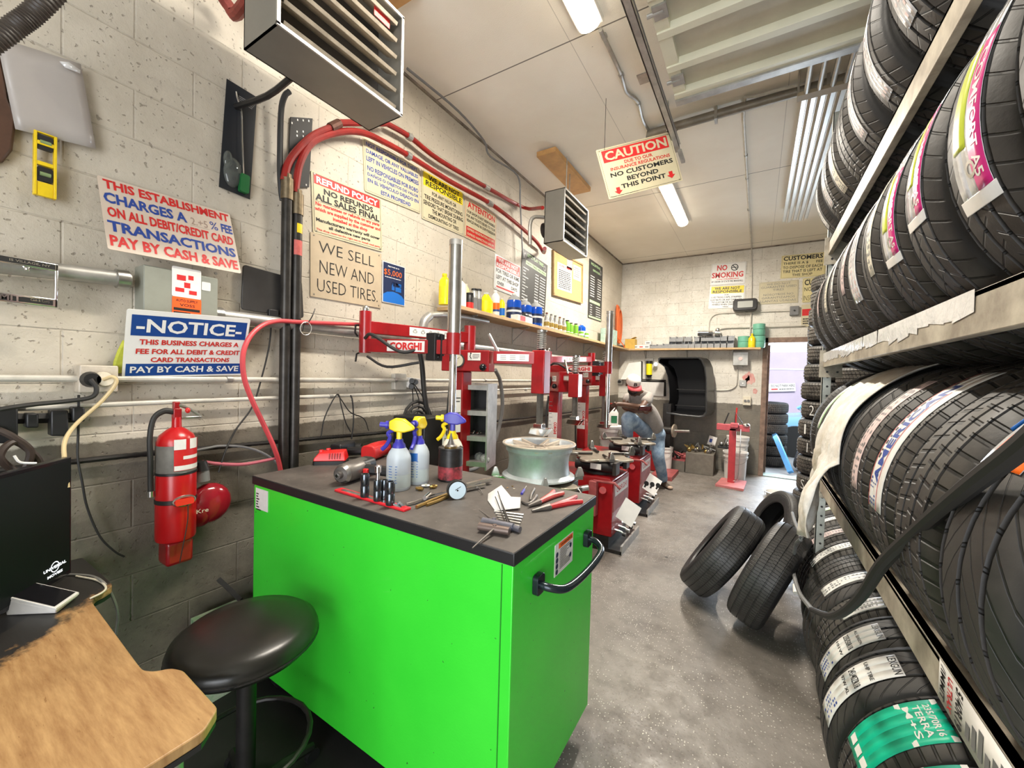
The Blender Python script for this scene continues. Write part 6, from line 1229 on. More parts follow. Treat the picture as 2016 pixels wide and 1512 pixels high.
# bead assist towers: swinging arms and silver air cylinder
def assist(label, Bp, Rp, Cp, ys, big):
    (bx, by), (rx, ry), (cx, cy) = Bp, Rp, Cp; r = thing('bead_assist', label, 'tire machine arm', (cx, cy, ZP(ys['rod'], cx, cy)), 0, 'bead assist arms of the tire changers'); s_ = big
    def bar(x0, y0, x1, y1, ya, yb_, yc, yd, name):
        p = V((x0, y0, (ZP(ya, x0, y0)+ZP(yb_, x0, y0))/2)); q = V((x1, y1, (ZP(yc, x1, y1)+ZP(yd, x1, y1))/2)); h = ZP(ya, x0, y0)-ZP(yb_, x0, y0)
        b = MB(r); dirpipe(b, p, q, .05*s_, h); return b.build(name, M_red, r, bevel=.004), frame(p, q-p, (0, 0, 1)), (q-p).length, h
    MB(r).cyl((bx, by, ZP(ys['pb'], bx, by)), (bx, by, ZP(ys['pt'], bx, by)), .036*s_, n=20).build('pivot_post', M_red, r)
    MB(r).sph((bx, by, ZP(ys['pt'], bx, by)+.012), (.02, .02, .028)).build('post_cap', M_steel, r)
    ua, Mu, L, h = bar(bx, by, rx, ry, *ys['up'], 'upper_arm')
    sg = 1 if Mu.col[2].to_3d().dot(CAMP-V((bx, by, 1.5))) > 0 else -1
    b = MB(r); b.M = Mu; b.box((L*.58, 0, .026*s_*sg), (L*.46, h*.72, .001)); lb = b.build('diagram_label', M_label, ua)
    b = MB(r); b.M = Mu
    for k in range(6):
        b.lathe([(.010*s_, 0), (.014*s_, 0)], Matrix.Translation((L*(.40+.075*k), 0, .0275*s_*sg)) @ Matrix.Diagonal((1.2, .7, 1, 1)), 14, cap=False).box((L*(.40+.075*k), h*.2, .0275*s_*sg), (.02, .003, .0006))
    b.build('diagrams', M_greyp, lb)
    la, Ml, L2, h2 = bar(bx, by, cx, cy, *ys['lo'], 'lower_arm')
    sg = 1 if Ml.col[2].to_3d().dot(CAMP-V((bx, by, 1.5))) > 0 else -1
    b = MB(r); b.M = Ml; b.box((L2*.50, 0, .026*s_*sg), (L2*.42, h2*.78, .001)); lb = b.build('logo_label', M_label, la)
    b = MB(r); b.M = Ml; b.text('CORGHI', L2*.32, L2*.68, -h2*.28, h2*.28, .0275*s_*sg, bold=.05, mirror=(sg < 0)).build('lettering', M_redink, lb)
    MB(r).cyl((rx, ry, ZP(ys['rb'], rx, ry)), (rx, ry, ZP(ys['rt'], rx, ry)), .045*s_, n=20).build('pivot_post', M_red, r)
    MB(r).cyl((rx, ry, ZP(ys['rb'], rx, ry)-.06), (rx, ry, ZP(ys['rb'], rx, ry)), .034*s_, n=20).build('pivot_base', M_steel, r)
    MB(r).cyl((cx, cy, ZP(ys['cb'], cx, cy)), (cx, cy, ZP(ys['ct'], cx, cy)), .038*s_, n=24).build('air_cylinder', M_steel, r)
    MB(r).cyl((cx, cy, ZP(ys['ct'], cx, cy)), (cx, cy, ZP(ys['ct'], cx, cy)+.03), .039*s_, n=24).build('cylinder_cap', M_galv, r)
    MB(r).cyl((cx, cy, ZP(ys['sb'], cx, cy)), (cx, cy, ZP(ys['cb'], cx, cy)), .042*s_, n=20).build('red_sleeve', M_red, r)
    MB(r).cyl((cx, cy, ZP(ys['rod'], cx, cy)), (cx, cy, ZP(ys['cb'], cx, cy)), .022*s_, n=20).build('chrome_rod', M_chrome, r)
    MB(r).tube([V((cx-.06*s_, cy-.03, ZP(ys['cb'], cx, cy)-.01)), V((cx-.06*s_, cy-.03, ZP(ys['sb'], cx, cy)-.01))], .014*s_, 8).build('grip_handle', M_blackgloss, r)
    z = ZP(ys['cb'], cx, cy)-.04; b = MB(r); b.box((cx-.12*s_, cy-.03, z-.04), (.07*s_, .07*s_, .16*s_)); 
    for k in range(5): b.cyl((cx-.12*s_-.042*s_, cy-.03, z+.02-.03*k), (cx-.12*s_+.042*s_, cy-.03, z+.02-.03*k), .012, n=8)
    b.build('control_valve', M_black, r, bevel=.004)
    zz = (ZP(ys['lo'][0], bx, by)); mid = V(((bx+cx)/2, (by+cy)/2-.04, zz-.02))
    MB(r).tube([V((bx+.05, by-.04, zz+.0)), V((bx+.14, by-.06, zz+.015)), mid+V((0, -.02, -.06)), V((cx-.20*s_, cy-.06, z-.05))], .010*s_, 8, sm=6).build('air_line', M_rub, r)
    MB(r).tube([V((bx+.06, by-.03, zz-.11*s_)), V((bx+.2, by, zz-.17*s_)), V((bx+.38, by+.08, zz-.14*s_))], .008, 6, sm=5).build('air_line', M_rub, r)
    return r
a0 = assist('large red bead assist arm with tall silver cylinder, over the back of the cabinet', (-2.07, 1.64), (-1.90, 2.47), (-1.50, 1.80), dict(pt=613, pb=695, up=(631, 656, 655, 676), lo=(667, 693, 672, 697), rt=642, rb=690, ct=484, cb=656, sb=698, rod=885), 1.0)
MB(a0).tube([LW(708, 640, .12), LW(700, 640, .12), LW(699, 655, .12), LW(704, 662, .12)], .006, 6).tube([LW(710, 693, .12), LW(702, 697, .12), LW(700, 712, .12)], .006, 6).build('hanger_hook', M_dark, a0)
assist('smaller looking red bead assist arm with silver cylinder at the furthest tire changer', (-1.95, 3.94), (-1.85, 5.0), (-1.43, 4.40), dict(pt=692, pb=742, up=(701, 714, 701, 714), lo=(719, 733, 720, 734), rt=695, rb=728, ct=618, cb=712, sb=736, rod=842), 1.05)
# alloy wheel on the first changer
M_rim = mat('scuffed_silver_rim', (.60, .65, .68), .36, .3, .25, 9, .15, 30); M_face = mat('tan_reflective_rim_face', (.62, .53, .43), .42, .2, .3, 6)
wh = thing('alloy_wheel', 'bare silver alloy wheel lying face up on the tire changer behind the cabinet', 'wheel', (-1.298, 2.515, .795))
MB().lathe([(.235, .004), (.250, .0), (.256, .004), (.252, .014), (.236, .022), (.222, .03), (.214, .06), (.210, .10), (.214, .15), (.222, .175), (.232, .185), (.233, .195), (.236, .21), (.252, .222), (.258, .230), (.256, .236), (.246, .236), (.236, .225), (.225, .215), (.205, .15), (.20, .10), (.205, .05), (.225, .02), (.235, .004)], None, 72, cap=False).build('barrel', M_rim, wh)
for k in range(5):
    for s_ in (-1, 1):
        a = R(72*k+17+s_*11); c_, q_ = math.cos(a), math.sin(a); w0, w1 = .014, .024
        t = V((-q_, c_, 0)); e = V((c_, q_, 0)); ctr = V((math.cos(R(72*k+17)), math.sin(R(72*k+17)), 0))
        p0 = ctr*.045+t*s_*.012; p1 = e*.235
        b = MB(); b.loft([[p0-t*w1+V((0, 0, .195)), p0+t*w1+V((0, 0, .195)), p0+t*w1*.6+V((0, 0, .208)), p0-t*w1*.6+V((0, 0, .208))], [p1-t*w0+V((0, 0, .200)), p1+t*w0+V((0, 0, .200)), p1+t*w0*.6+V((0, 0, .228)), p1-t*w0*.6+V((0, 0, .228))]]); b.build('spoke', M_face, wh, bevel=.002)
MB().lathe([(.033, .17), (.075, .17), (.078, .20), (.070, .208), (.036, .210), (.033, .17)], None, 36, cap=False).build('hub', M_face, wh)
MB().lathe([(.236, .214), (.244, .236), (.257, .2365), (.259, .230)], None, 72, cap=False).build('outer_lip', M_face, wh)
b = MB()
for k in range(5): a = R(72*k+53); b.lathe([(0, .2095), (.008, .2095)], Matrix.Translation((.055*math.cos(a), .055*math.sin(a), 0)), 10, cap=False)
b.build('lug_holes', M_ink, wh)
MB().lathe([(.196, .05), (.02, .05)], None, 36, cap=False).build('dark_inside', M_dark, wh)
# grey bin rack with dark compartments, warning board, black bin behind the bottles
def depthM(px, py, t, rz=0): p = DP_(px, py, t); return p
o = DP_(932, 925, 2.95); rr_ = thing('bin_rack', 'narrow grey steel rack with open black bins right of the chrome rod', 'rack', (o.x, o.y, o.z), VX-14)
W_, Hh = .185, DP_(932, 755, 2.95).z-o.z
b = MB(); t_ = .012
b.box((-W_/2, .12, Hh/2), (t_, .24, Hh)).box((W_/2, .12, Hh/2), (t_, .24, Hh)).box((0, .24, Hh/2), (W_, t_, Hh)); b.build('rack_sides', M_galv, rr_)
for k in range(4): z = Hh*(.07+.295*k); MB().box((0, .11, z), (W_, .24, .035)).build('rack_shelf', M_galv, rr_)
MB().box((0, .225, Hh/2), (W_-.02, .01, Hh*.95)).build('rack_back', M_ink, rr_)
for k, (x, z, lb) in enumerate(((-.04, .40, 'small pile of bright parts in the middle bin of the narrow rack'), (.03, .10, 'clear plastic bag of parts in the lowest bin of the narrow rack'))):
    q = rr_.matrix_basis @ V((x, .08, Hh*(.07+.295*(1 if k == 0 else 0))+.02)); t_ = thing('parts_pile', lb, 'parts', q); 
    b = MB(); rn = random.Random(k)
    for j in range(9): b.sph((rn.uniform(-.05, .07), rn.uniform(-.02, .04), rn.uniform(.005, .02)), (.014, .008, .008) if k == 0 else (.03, .03, .03), n=8, m=5)
    b.build('parts', M_chrome if k == 0 else M_clear, t_)
for (x0, x1, y0, y1, lb) in ((884, 907, 768, 852, 'white warning board with a stick figure behind the chrome rod'), (872, 890, 845, 880, 'white and green card low behind the spray bottles')):
    M, a_, h_ = quadM([DP_(x0, y0, 2.72), DP_(x1, y0-1, 2.80), DP_(x1, y1-1, 2.80), DP_(x0, y1, 2.72)]); wbd = thing('warning_board', lb, 'sign', M=M)
    MB().box((a_/2, h_/2, -.002), (a_, h_, .004)).build('board', M_label, wbd)
    MB().tube([(a_*.35, h_*.9, .002), (a_*.3, h_*.75, .002), (a_*.42, h_*.6, .002)], .004, 6).rect(a_*.55, a_*.95, h_*.8, h_*.82, .002).rect(a_*.55, a_*.9, h_*.72, h_*.74, .002).rect(a_*.1, a_*.95, h_*.45, h_*.47, .002).rect(a_*.1, a_*.9, h_*.36, h_*.38, .002).build('figure_print', M_ink, wbd)
o = hit(822, 905, 0, XL+.25); tb = thing('waste_bin', 'tall black bin standing at the wall behind the middle spray bottle', 'bin', (o.x, o.y, .0), 4)
zt = ZP(818, o.x, o.y); b = MB(); b.loft([[(x*.9, y*.9, 0) for x, y in ((-.14, -.10), (.14, -.10), (.14, .10), (-.14, .10))], [(x, y, zt) for x, y in ((-.14, -.10), (.14, -.10), (.14, .10), (-.14, .10))]]); b.build('bin_body', M_black, tb, bevel=.01)
# loose coupler and clutter right of the wheel
ct = thing('clamp_parts', 'steel clamp pieces resting on the first tire changer right of the wheel', 'parts', (-1.15, 2.76, .625))
MB().box((0, 0, .04), (.16, .05, .04), Mt(0, 0, 0, rz=40)).tube([(-.08, .02, .10), (.05, -.02, .07), (.12, -.06, .02)], .010, 8).cyl((.02, .05, .03), (.10, .10, .05), .022, n=12).build('clamp_body', M_steel, ct, bevel=.002)
# ---------------------------------------------------------------- the worker
M_skin = mat('dark_brown_skin', (.10, .048, .030), .5, 0, .15, 20); M_shirt = mat('grey_heather_shirt', (.30, .27, .245), .85, 0, .15, 25, .3, 30, dist=.006)
g = NT('faded_blue_denim', .85); oc = g.n('TexCoord').outputs['Object']; M_jean = g.out(g.mix(g.ramp(g.noise(oc, 7, 6, .7), .35, .66), c4(.12, .19, .29), c4(.36, .46, .56)), None, g.noise(oc, 20, 4), .01, .6)
def skinmesh(name, J, E_, m, par, sub=1, root='pelvis'):
    names = list(J); me = bpy.data.meshes.new(name); Wi = par.matrix_basis.inverted() if par else Matrix.Identity(4)
    me.from_pydata([Wi @ V(J[n][0]) for n in names], [(names.index(a), names.index(b_)) for a, b_ in E_], []); me.materials.append(m)
    o = bpy.data.objects.new(name, me); COL.objects.link(o); o.parent = par
    sk = o.modifiers.new('s', 'SKIN'); sk.use_smooth_shade = True; sk.branch_smoothing = .6
    for i, n in enumerate(names):
        v = me.skin_vertices[0].data[i]; rr = J[n][1]; v.radius = (rr, rr) if not hasattr(rr, '__len__') else rr; v.use_root = (n == root)
    u = o.modifiers.new('u', 'SUBSURF'); u.levels = sub; u.render_levels = sub
    return o
Q = DP_
J = {'pelvis': (Q(1290, 852, 5.50), .135), 'waist': (Q(1285, 832, 5.43), .125), 'chest': (Q(1270, 800, 5.32), .135), 'upper': (Q(1258, 777, 5.24), .11), 'neck': (Q(1250, 767, 5.17), .058), 'head0': (Q(1248, 762, 5.12), .066),
     'shR': (Q(1279, 780, 5.20), .070), 'elR': (Q(1264, 803, 5.0), .046), 'foR': (Q(1240, 799, 4.95), .040), 'wrR': (Q(1217, 795, 4.92), .027), 'paR': (Q(1209, 797, 4.92), .030),
     'shL': (Q(1235, 781, 5.30), .066), 'elL': (Q(1229, 803, 5.16), .046), 'foL': (Q(1246, 808, 5.06), .038), 'wrL': (Q(1261, 809, 4.99), .028), 'paL': (Q(1269, 808, 4.98), .030),
     'hipR': (Q(1294, 859, 5.50), .095), 'knR': (Q(1296, 899, 5.42), .066), 'clR': (Q(1301, 922, 5.50), .056), 'anR': (Q(1305, 946, 5.62), .038), 'ftR': (Q(1314, 957, 5.52), .036),
     'hipL': (Q(1275, 853, 5.46), .098), 'knL': (Q(1237, 822, 5.05), .072), 'clL': (Q(1235, 842, 5.12), .056), 'anL': (Q(1236, 862, 5.20), .038), 'ftL': (Q(1228, 871, 5.10), .034)}
EB = [('pelvis', 'waist'), ('waist', 'chest'), ('chest', 'upper'), ('upper', 'neck'), ('neck', 'head0'), ('upper', 'shR'), ('shR', 'elR'), ('elR', 'foR'), ('foR', 'wrR'), ('wrR', 'paR'), ('upper', 'shL'), ('shL', 'elL'), ('elL', 'foL'), ('foL', 'wrL'), ('wrL', 'paL'),
      ('pelvis', 'hipR'), ('hipR', 'knR'), ('knR', 'clR'), ('clR', 'anR'), ('anR', 'ftR'), ('pelvis', 'hipL'), ('hipL', 'knL'), ('knL', 'clL'), ('clL', 'anL'), ('anL', 'ftL')]
pr_ = thing('person', 'seated man in grey shirt, blue jeans and white cap leaning on his raised knee', 'person', (J['ftR'][0].x, J['ftR'][0].y, 0))
JB = {k: (p, (r_*.86 if not k.startswith(('wr', 'pa', 'fo', 'el')) else r_)) for k, (p, r_) in J.items()}
skinmesh('body', JB, EB, M_skin, pr_)
JS = {k: J[k] for k in ('pelvis', 'waist', 'chest', 'upper', 'shR', 'shL')}
JS['pelvis'] = (J['pelvis'][0], .148); JS['waist'] = (J['waist'][0], .14); JS['chest'] = (J['chest'][0], .148); JS['upper'] = (J['upper'][0], .118); JS['shR'] = (J['shR'][0], .084); JS['shL'] = (J['shL'][0], .080)
JS['slR'] = (J['shR'][0].lerp(J['elR'][0], .68), .072); JS['slL'] = (J['shL'][0].lerp(J['elL'][0], .68), .068); JS['col'] = (J['upper'][0].lerp(J['neck'][0], .6), .072)
skinmesh('shirt', JS, [('pelvis', 'waist'), ('waist', 'chest'), ('chest', 'upper'), ('upper', 'shR'), ('upper', 'shL'), ('shR', 'slR'), ('shL', 'slL'), ('upper', 'col')], M_shirt, pr_, 2)
JJ = {'pelvis': (J['pelvis'][0]-V((0, 0, .02)), .136), 'hipR': (J['hipR'][0], .104), 'knR': (J['knR'][0], .088), 'clR': (J['clR'][0], .080), 'anR': (J['anR'][0]+V((0, 0, .01)), .066), 'hipL': (J['hipL'][0], .118), 'knL': (J['knL'][0], .088), 'clL': (J['clL'][0], .078), 'anL': (J['anL'][0]+V((0, 0, .02)), .066),
      'thR': (J['hipR'][0].lerp(J['knR'][0], .5), .108), 'thL': (J['hipL'][0].lerp(J['knL'][0], .5), .105)}
b = MB(pr_)
for sd in 'RL': b.tube([JJ['pelvis'][0].lerp(JJ['hip'+sd][0], .6)]+[JJ[k+sd][0] for k in ('hip', 'th', 'kn', 'cl', 'an')], lambda t: (.112-.03*min(1, t/.62)) if t < .62 else .082-.014*(t-.62)/.38, 14, sm=4).sph(JJ['kn'+sd][0], .083, n=14).sph(JJ['hip'+sd][0], .108, n=14)
b.sph(JJ['pelvis'][0], (.14, .14, .12), n=16)
jn = b.build('jeans', M_jean, pr_, ang=180); rm = jn.modifiers.new('r', 'REMESH'); rm.mode = 'VOXEL'; rm.voxel_size = .016; rm.use_smooth_shade = True; sm_ = jn.modifiers.new('m', 'SMOOTH'); sm_.iterations = 4; sm_.factor = .6
def shoe(an, ft, zb):
    d = (ft-an); d.z = 0; d = d.normalized(); o = V((an.x, an.y, zb)); M = frame(o, d, (0, 0, 1)); b = MB(pr_); b.M = M; secs = []
    for x, w_, h in ((-.09, .028, .06), (-.06, .038, .09), (0, .040, .10), (.06, .044, .075), (.12, .048, .06), (.17, .040, .045), (.195, .018, .025)):
        secs.append([(x, h/2+h/2*math.sin(a*PI/5), w_*math.cos(a*PI/5)) for a in range(10)])
    b.loft(secs).build('shoe', mat('brown_work_shoe', (.07, .05, .035), .6, 0, .3, 20), pr_, sub=1)
    b = MB(pr_); b.M = M; b.sph((.165, .028, 0), (.035, .022, .038)).build('toe_cap', mat('worn_tan_toe', (.45, .33, .25), .6), pr_)
shoe(V((J['anR'][0].x, J['anR'][0].y, 0)), J['ftR'][0], .0); zf = J['ftL'][0].z-.035; shoe(J['anL'][0], J['ftL'][0], zf)
# head, facing down toward the phone
hc = Q(1246, 757, 5.10); fd = (Q(1262, 800, 4.72)-hc).normalized(); xa = V((0, 0, 1)).cross(fd).normalized(); upv = fd.cross(xa)*1; Mh = Matrix(((xa.x, fd.x, upv.x, hc.x), (xa.y, fd.y, upv.y, hc.y), (xa.z, fd.z, upv.z, hc.z), (0, 0, 0, 1)))
if Mh.to_3x3().determinant() < 0: xa = -xa; Mh = Matrix(((xa.x, fd.x, upv.x, hc.x), (xa.y, fd.y, upv.y, hc.y), (xa.z, fd.z, upv.z, hc.z), (0, 0, 0, 1)))
if upv.z < 0: pass
b = MB(pr_); b.M = Mh; b.sph((0, 0, .02), (.078, .098, .098), n=20, m=14).sph((0, .025, -.055), (.058, .070, .062), n=16).sph((0, .055, -.095), (.030, .032, .024), n=12).sph((0, .098, -.015), (.016, .024, .028), n=10).sph((0, .085, -.055), (.026, .016, .010), n=10).sph((.079, -.005, 0), (.012, .022, .032), n=10).sph((-.079, -.005, 0), (.012, .022, .032), n=10).build('head', M_skin, pr_, ang=180)
b = MB(pr_); b.M = Mh; b.sph((.030, .084, .008), (.013, .010, .008), n=10).sph((-.030, .084, .008), (.013, .010, .008), n=10).build('eye', M_label, pr_)
b = MB(pr_); b.M = Mh; b.sph((.030, .093, .008), .005, n=8).sph((-.030, .093, .008), .005, n=8).build('pupil', M_ink, pr_)
b = MB(pr_); b.M = Mh; b.sph((0, .035, -.075), (.060, .062, .048), n=14).build('beard', mat('black_hair', (.010, .008, .007), .8), pr_)
b = MB(pr_); b.M = Mh; b.sph((0, .092, -.062), (.022, .006, .006), n=10).build('mouth', mat('lip_brown', (.13, .045, .035), .5), pr_)
b = MB(pr_); b.M = Mh; b.lathe([(.090, .022), (.094, .055), (.090, .085), (.070, .112), (.035, .124), (0, .127)], Matrix.Diagonal((.95, 1.12, 1, 1)), 28).build('cap_crown', mat('cream_cap_cloth', (.72, .66, .60), .8, 0, .1, 30), pr_)
cb_ = MB(pr_); cb_.M = Mh; n = 14; top = []; bot_ = []
for k in range(n+1):
    a = R(10+160*k/n); top.append((.088*math.cos(a), .098+.0*k+.088*math.sin(a)*1.0, .026-.012*math.cos(2*a)*0-.018*abs(math.cos(a)))); bot_.append((.086*math.cos(a), .050+.045*math.sin(a), .030))
cb_.add(top+bot_, [(k, k+1, n+2+k, n+1+k) for k in range(n)]); cb_.build('cap_brim', mat('red_cap_brim', (.45, .05, .06), .7), pr_, ang=180, solid=.005)
b = MB(pr_); fb = Mh @ Matrix.Translation((0, .1065, .068)) @ Matrix.Rotation(R(90), 4, 'X') @ Matrix.Rotation(R(180), 4, 'Y'); b.M = fb; b.text('B', -.022, .022, -.022, .026, .002, bold=.03).build('cap_letter', M_ink, pr_)
def hand(pa, wr, side, curl, name):
    d = (pa-wr).normalized(); dn = V(curl).normalized(); s_ = d.cross(dn).normalized(); b = MB(pr_)
    b.loft([[pa-d*.03+s_*(.030*math.cos(t))+dn*(.014*math.sin(t)) for t in [k*PI/4 for k in range(8)]], [pa+d*.02+s_*(.040*math.cos(t))+dn*(.014*math.sin(t)) for t in [k*PI/4 for k in range(8)]], [pa+d*.05+s_*(.036*math.cos(t))+dn*(.010*math.sin(t)) for t in [k*PI/4 for k in range(8)]]])
    for k, L in enumerate((.060, .070, .066, .052)):
        q0 = pa+d*.045+s_*(-.028+.019*k); q1 = q0+d*L*.45+dn*.008; q2 = q1+d*L*.30+dn*L*.28; q3 = q2+d*L*.12+dn*L*.30; b.tube([q0, q1, q2, q3], lambda t: .0092-.002*t, 8, sm=2)
    t0 = pa-s_*.034*side; b.tube([t0-d*.01, t0-s_*.022*side+d*.02+dn*.01, t0-s_*.026*side+d*.045+dn*.022], lambda t: .0105-.002*t, 8, sm=2)
    return b.build(name, M_skin, pr_, ang=180)
hand(J['paR'][0], J['paR'][0]+V((.10, 0, .10)), 1, (-.5, -.2, -.8), 'hand')
hand(J['paL'][0], J['wrL'][0], -1, (-.2, -.8, .5), 'hand')
pho = thing('phone', 'dark mobile phone held in the hand of the seated man', 'phone', M=Matrix.Translation(Q(1270, 804, 4.93)))
fr = frame(Q(1270, 804, 4.93), CR, (CU*.7-CF*.6)); b = MB(pho); b.M = fr; b.rbox((0, 0, 0), (.150, .075, .010), .008).build('case', M_blackgloss, pho); b = MB(pho); b.M = fr; b.rbox((0, 0, .0055), (.138, .066, .001), .005).build('screen', mat('maroon_screen', (.10, .015, .02), .2), pho)
# ---------------------------------------------------------------- ceiling: lamps, overhead door, tracks, conduits
M_tube = mat('lit_led_diffuser', (1.0, .90, .72), .4, emit=6)
def lamp(label, x0, x1, y0, y1, pw):
    r = thing('strip_light', label, 'ceiling light', ((x0+x1)/2, (y0+y1)/2, ZC-.06), 0, 'LED strip lights')
    MB(r).box2((x0-.012, y0-.02, ZC-.035), (x1+.012, y1+.02, ZC)).build('housing', M_white, r, bevel=.003)
    xm = (x0+x1)/2; hw = (x1-x0)/2; P = [(hw*math.cos(PI*k/8), -.045*math.sin(PI*k/8)) for k in range(9)]
    b = MB(r); b.loft([[(xm+px, y, ZC-.036+pz) for px, pz in P] for y in (y0, y1)]).build('diffuser', M_tube, r)
    l = bpy.data.lights.new('lamp_glow', 'AREA'); l.shape = 'RECTANGLE'; l.size = x1-x0; l.size_y = y1-y0; l.energy = pw; l.color = (1.0, .925, .81); o = bpy.data.objects.new('lamp_glow', l); COL.objects.link(o); o.location = (xm, (y0+y1)/2, ZC-.10)
lamp('nearer lit LED strip light at the top of the view beside the door track', -1.0, -.865, 1.10, 2.31, 62)
lamp('further lit LED strip light behind the CAUTION sign', -.995, -.865, 4.62, 5.84, 125)
M_door = mat('cream_door_panel', (.60, .56, .44), .45, .1, .2, 3); M_rib = mat('pale_door_stile', (.76, .74, .58), .4, .1, .08, 5)
gd = thing('overhead_door', 'cream sectional garage door rolled up flat under the ceiling', 'garage door', (.5, .5, 3.36)); gx0, gx1 = -.53, 1.5
for k in range(9):
    ye = 2.86-.54*k; s_ = MB(gd).box2((gx0, ye-.535, 3.405), (gx1, ye, 3.415)).build('door_section', M_door, gd)
    for yy in (ye-.025, ye-.29): MB(gd).box2((gx0, yy-.025, 3.36), (gx1, yy+.025, 3.408)).build('rib', M_rib, s_, bevel=.002)
    MB(gd).box2((gx0, ye-.53, 3.37), (gx0+.07, ye-.01, 3.405)).build('end_stile', M_rib, s_)
    MB(gd).box((gx0+.045, ye-.18, 3.365), (.07, .09, .012)).cyl((gx0-.02, ye-.18, 3.365), (gx0+.06, ye-.18, 3.365), .012, n=10).build('roller_hinge', M_galv, s_)
MB(gd).box2((gx0, 2.86, 3.35), (gx1, 2.90, 3.44)).box2((gx0, 2.90, 3.35), (gx1, 2.915, 3.37)).build('top_channel', M_galv, gd)
tr = thing('track_rail', 'galvanised track hanging from the ceiling along the left edge of the overhead door', 'door track', (-.60, 1.0, 3.33))
b = MB(tr); b.box2((-.635, -1.95, 3.36), (-.595, 3.52, 3.364)).box2((-.635, -1.95, 3.36), (-.632, 3.52, 3.42)).box2((-.598, -1.95, 3.36), (-.595, 3.45, 3.39)).build('rail', M_galv, tr)
b = MB(tr); b.box2((-.66, -1.95, 3.42), (-.60, 3.52, 3.424)).box2((-.66, -1.95, 3.42), (-.656, 3.52, 3.47)).build('angle_iron', M_galv, tr)
for y in (.3, 1.9, 3.3): MB(tr).box2((-.665, y-.02, 3.42), (-.661, y+.02, ZC)).build('hanger_strap', M_galv, tr)
MB(tr).box((-.74, 2.95, ZC-.004), (.13, .10, .008)).build('ceiling_plate', M_galv, tr)
MB(tr).box((-.60, 3.58, 3.35), (.03, .20, .02), None).build('end_stop', M_galv, tr)
dp = thing('vent_pipe', 'grey round pipe fixed across the ceiling beyond the overhead door', 'pipe', (.4, 3.55, 3.58))
MB(dp).tube([V((-.85, 3.75, 3.60)), V((-.80, 3.62, 3.60)), V((-.70, 3.56, 3.60)), V((1.5, 3.56, 3.60))], .034, 14, sm=4).build('pipe', mat('grey_brown_pipe', (.30, .27, .22), .45, .3, .3, 12), dp)
for x in (-.35, .35): MB(dp).box((x, 3.56, 3.60), (.02, .08, .10)).build('pipe_clip', M_galv, dp)
pipe('conduit', 'thin conduit crossing the ceiling from the vent pipe to the back wall', 'conduit', [V((.25, 3.50, 3.61)), V((-.08, 3.50, 3.62)), V((-.16, 3.58, 3.63)), V((-.165, 4.6, 3.635)), V((-.15, 7.5, 3.635))], .011, M_pipegrey, 8, 3, straps=[((-.165, y, 3.635), (0, 1, 0)) for y in (4.4, 4.9, 5.8)])
pipe('conduit', 'steel conduit running along the ceiling between the two lit lights', 'conduit', [V((-.89, 2.38, 3.62)), V((-.89, 2.80, 3.63)), V((-.905, 3.0, 3.63)), V((-.86, 3.15, 3.63)), V((-.88, 3.4, 3.63)), V((-.87, 3.75, 3.63)), V((-.93, 4.62, 3.63))], .014, M_galv, 8, 4, straps=[((-.89, y, 3.63), (0, 1, 0)) for y in (2.45, 2.82)]+[((-.86, 3.18, 3.63), (0, 1, 0))])
pipe('cable', 'grey cable drooping along the corner of ceiling and left wall', 'cable', [V((-2.14, 2.0, 3.60)), V((-2.10, 2.5, 3.585)), V((-2.13, 2.9, 3.56)), V((-2.16, 3.05, 3.50)), V((-2.14, 3.5, 3.52)), V((-2.17, 3.62, 3.30)), V((-2.18, 3.7, 2.9)), V((-2.17, 3.72, 2.75))], .009, M_greyp, 8, 5)
gt = thing('metal_strips', 'bundle of long pale metal channels stored against the ceiling beyond the overhead door', 'metal channels', (.36, 4.7, 3.5))
for k in range(5):
    x = .20+.055*k; MB(gt).box2((x, 3.45, 3.52), (x+.036, 6.10+.05*(k % 2), 3.526)).box2((x, 3.45, 3.50), (x+.004, 6.10, 3.526)).box2((x+.032, 3.45, 3.50), (x+.036, 6.10, 3.526)).build('channel', mat('pale_galvanised', (.74, .74, .70), .3, .3, .1, 8), gt, bevel=.001)
for k in range(4): x = .22+.07*k; MB(gt).cyl((x, 2.95, 3.50), (x, 3.40, 3.49), .016, n=10).build('tube', M_galv, gt)
MB(gt).box2((.17, 3.40, 3.475), (.52, 3.47, 3.50)).build('strap', mat('tan_strap', (.35, .29, .20), .6), gt); MB(gt).box2((.17, 3.40, 3.50), (.18, 3.47, ZC)).box2((.51, 3.40, 3.50), (.52, 3.47, ZC)).build('strap_side', M_galv, gt)
cs = sign('caution_sign', 'cream CAUTION NO CUSTOMERS BEYOND THIS POINT sign hanging from the door track', [DP_(1190, 295, 3.10), DP_(1336, 252, 3.13), DP_(1327, 363, 3.13), DP_(1182, 394, 3.10)], M_cream, [
    ('r', .06, .94, .05, .29, 'r'), ('t', 'CAUTION', .09, .92, .08, .26, 'c', .03), ('t', 'DUE TO OUR', .32, .70, .32, .385, 'R', .024), ('t', 'INSURANCE REGULATIONS', .12, .92, .41, .475, 'R', .024), ('t', 'NO CUSTOMERS', .10, .94, .51, .60, 'k', .03),
    ('t', 'BEYOND', .30, .72, .64, .73, 'k', .03), ('t', 'THIS POINT', .20, .80, .77, .86, 'k', .03),
    ('q', [(.125, .81), (.175, .81), (.175, .88), (.205, .88), (.15, .95), (.095, .88), (.125, .88)], 'r'), ('q', [(.845, .76), (.895, .76), (.895, .83), (.925, .83), (.87, .90), (.815, .83), (.845, .83)], 'r'), ('d', .05, .40, .965, .98, 1, 'k')], 'k', th=.003, screws=True)
p0, p1 = DP_(1190, 296, 3.10), DP_(1334, 254, 3.13)
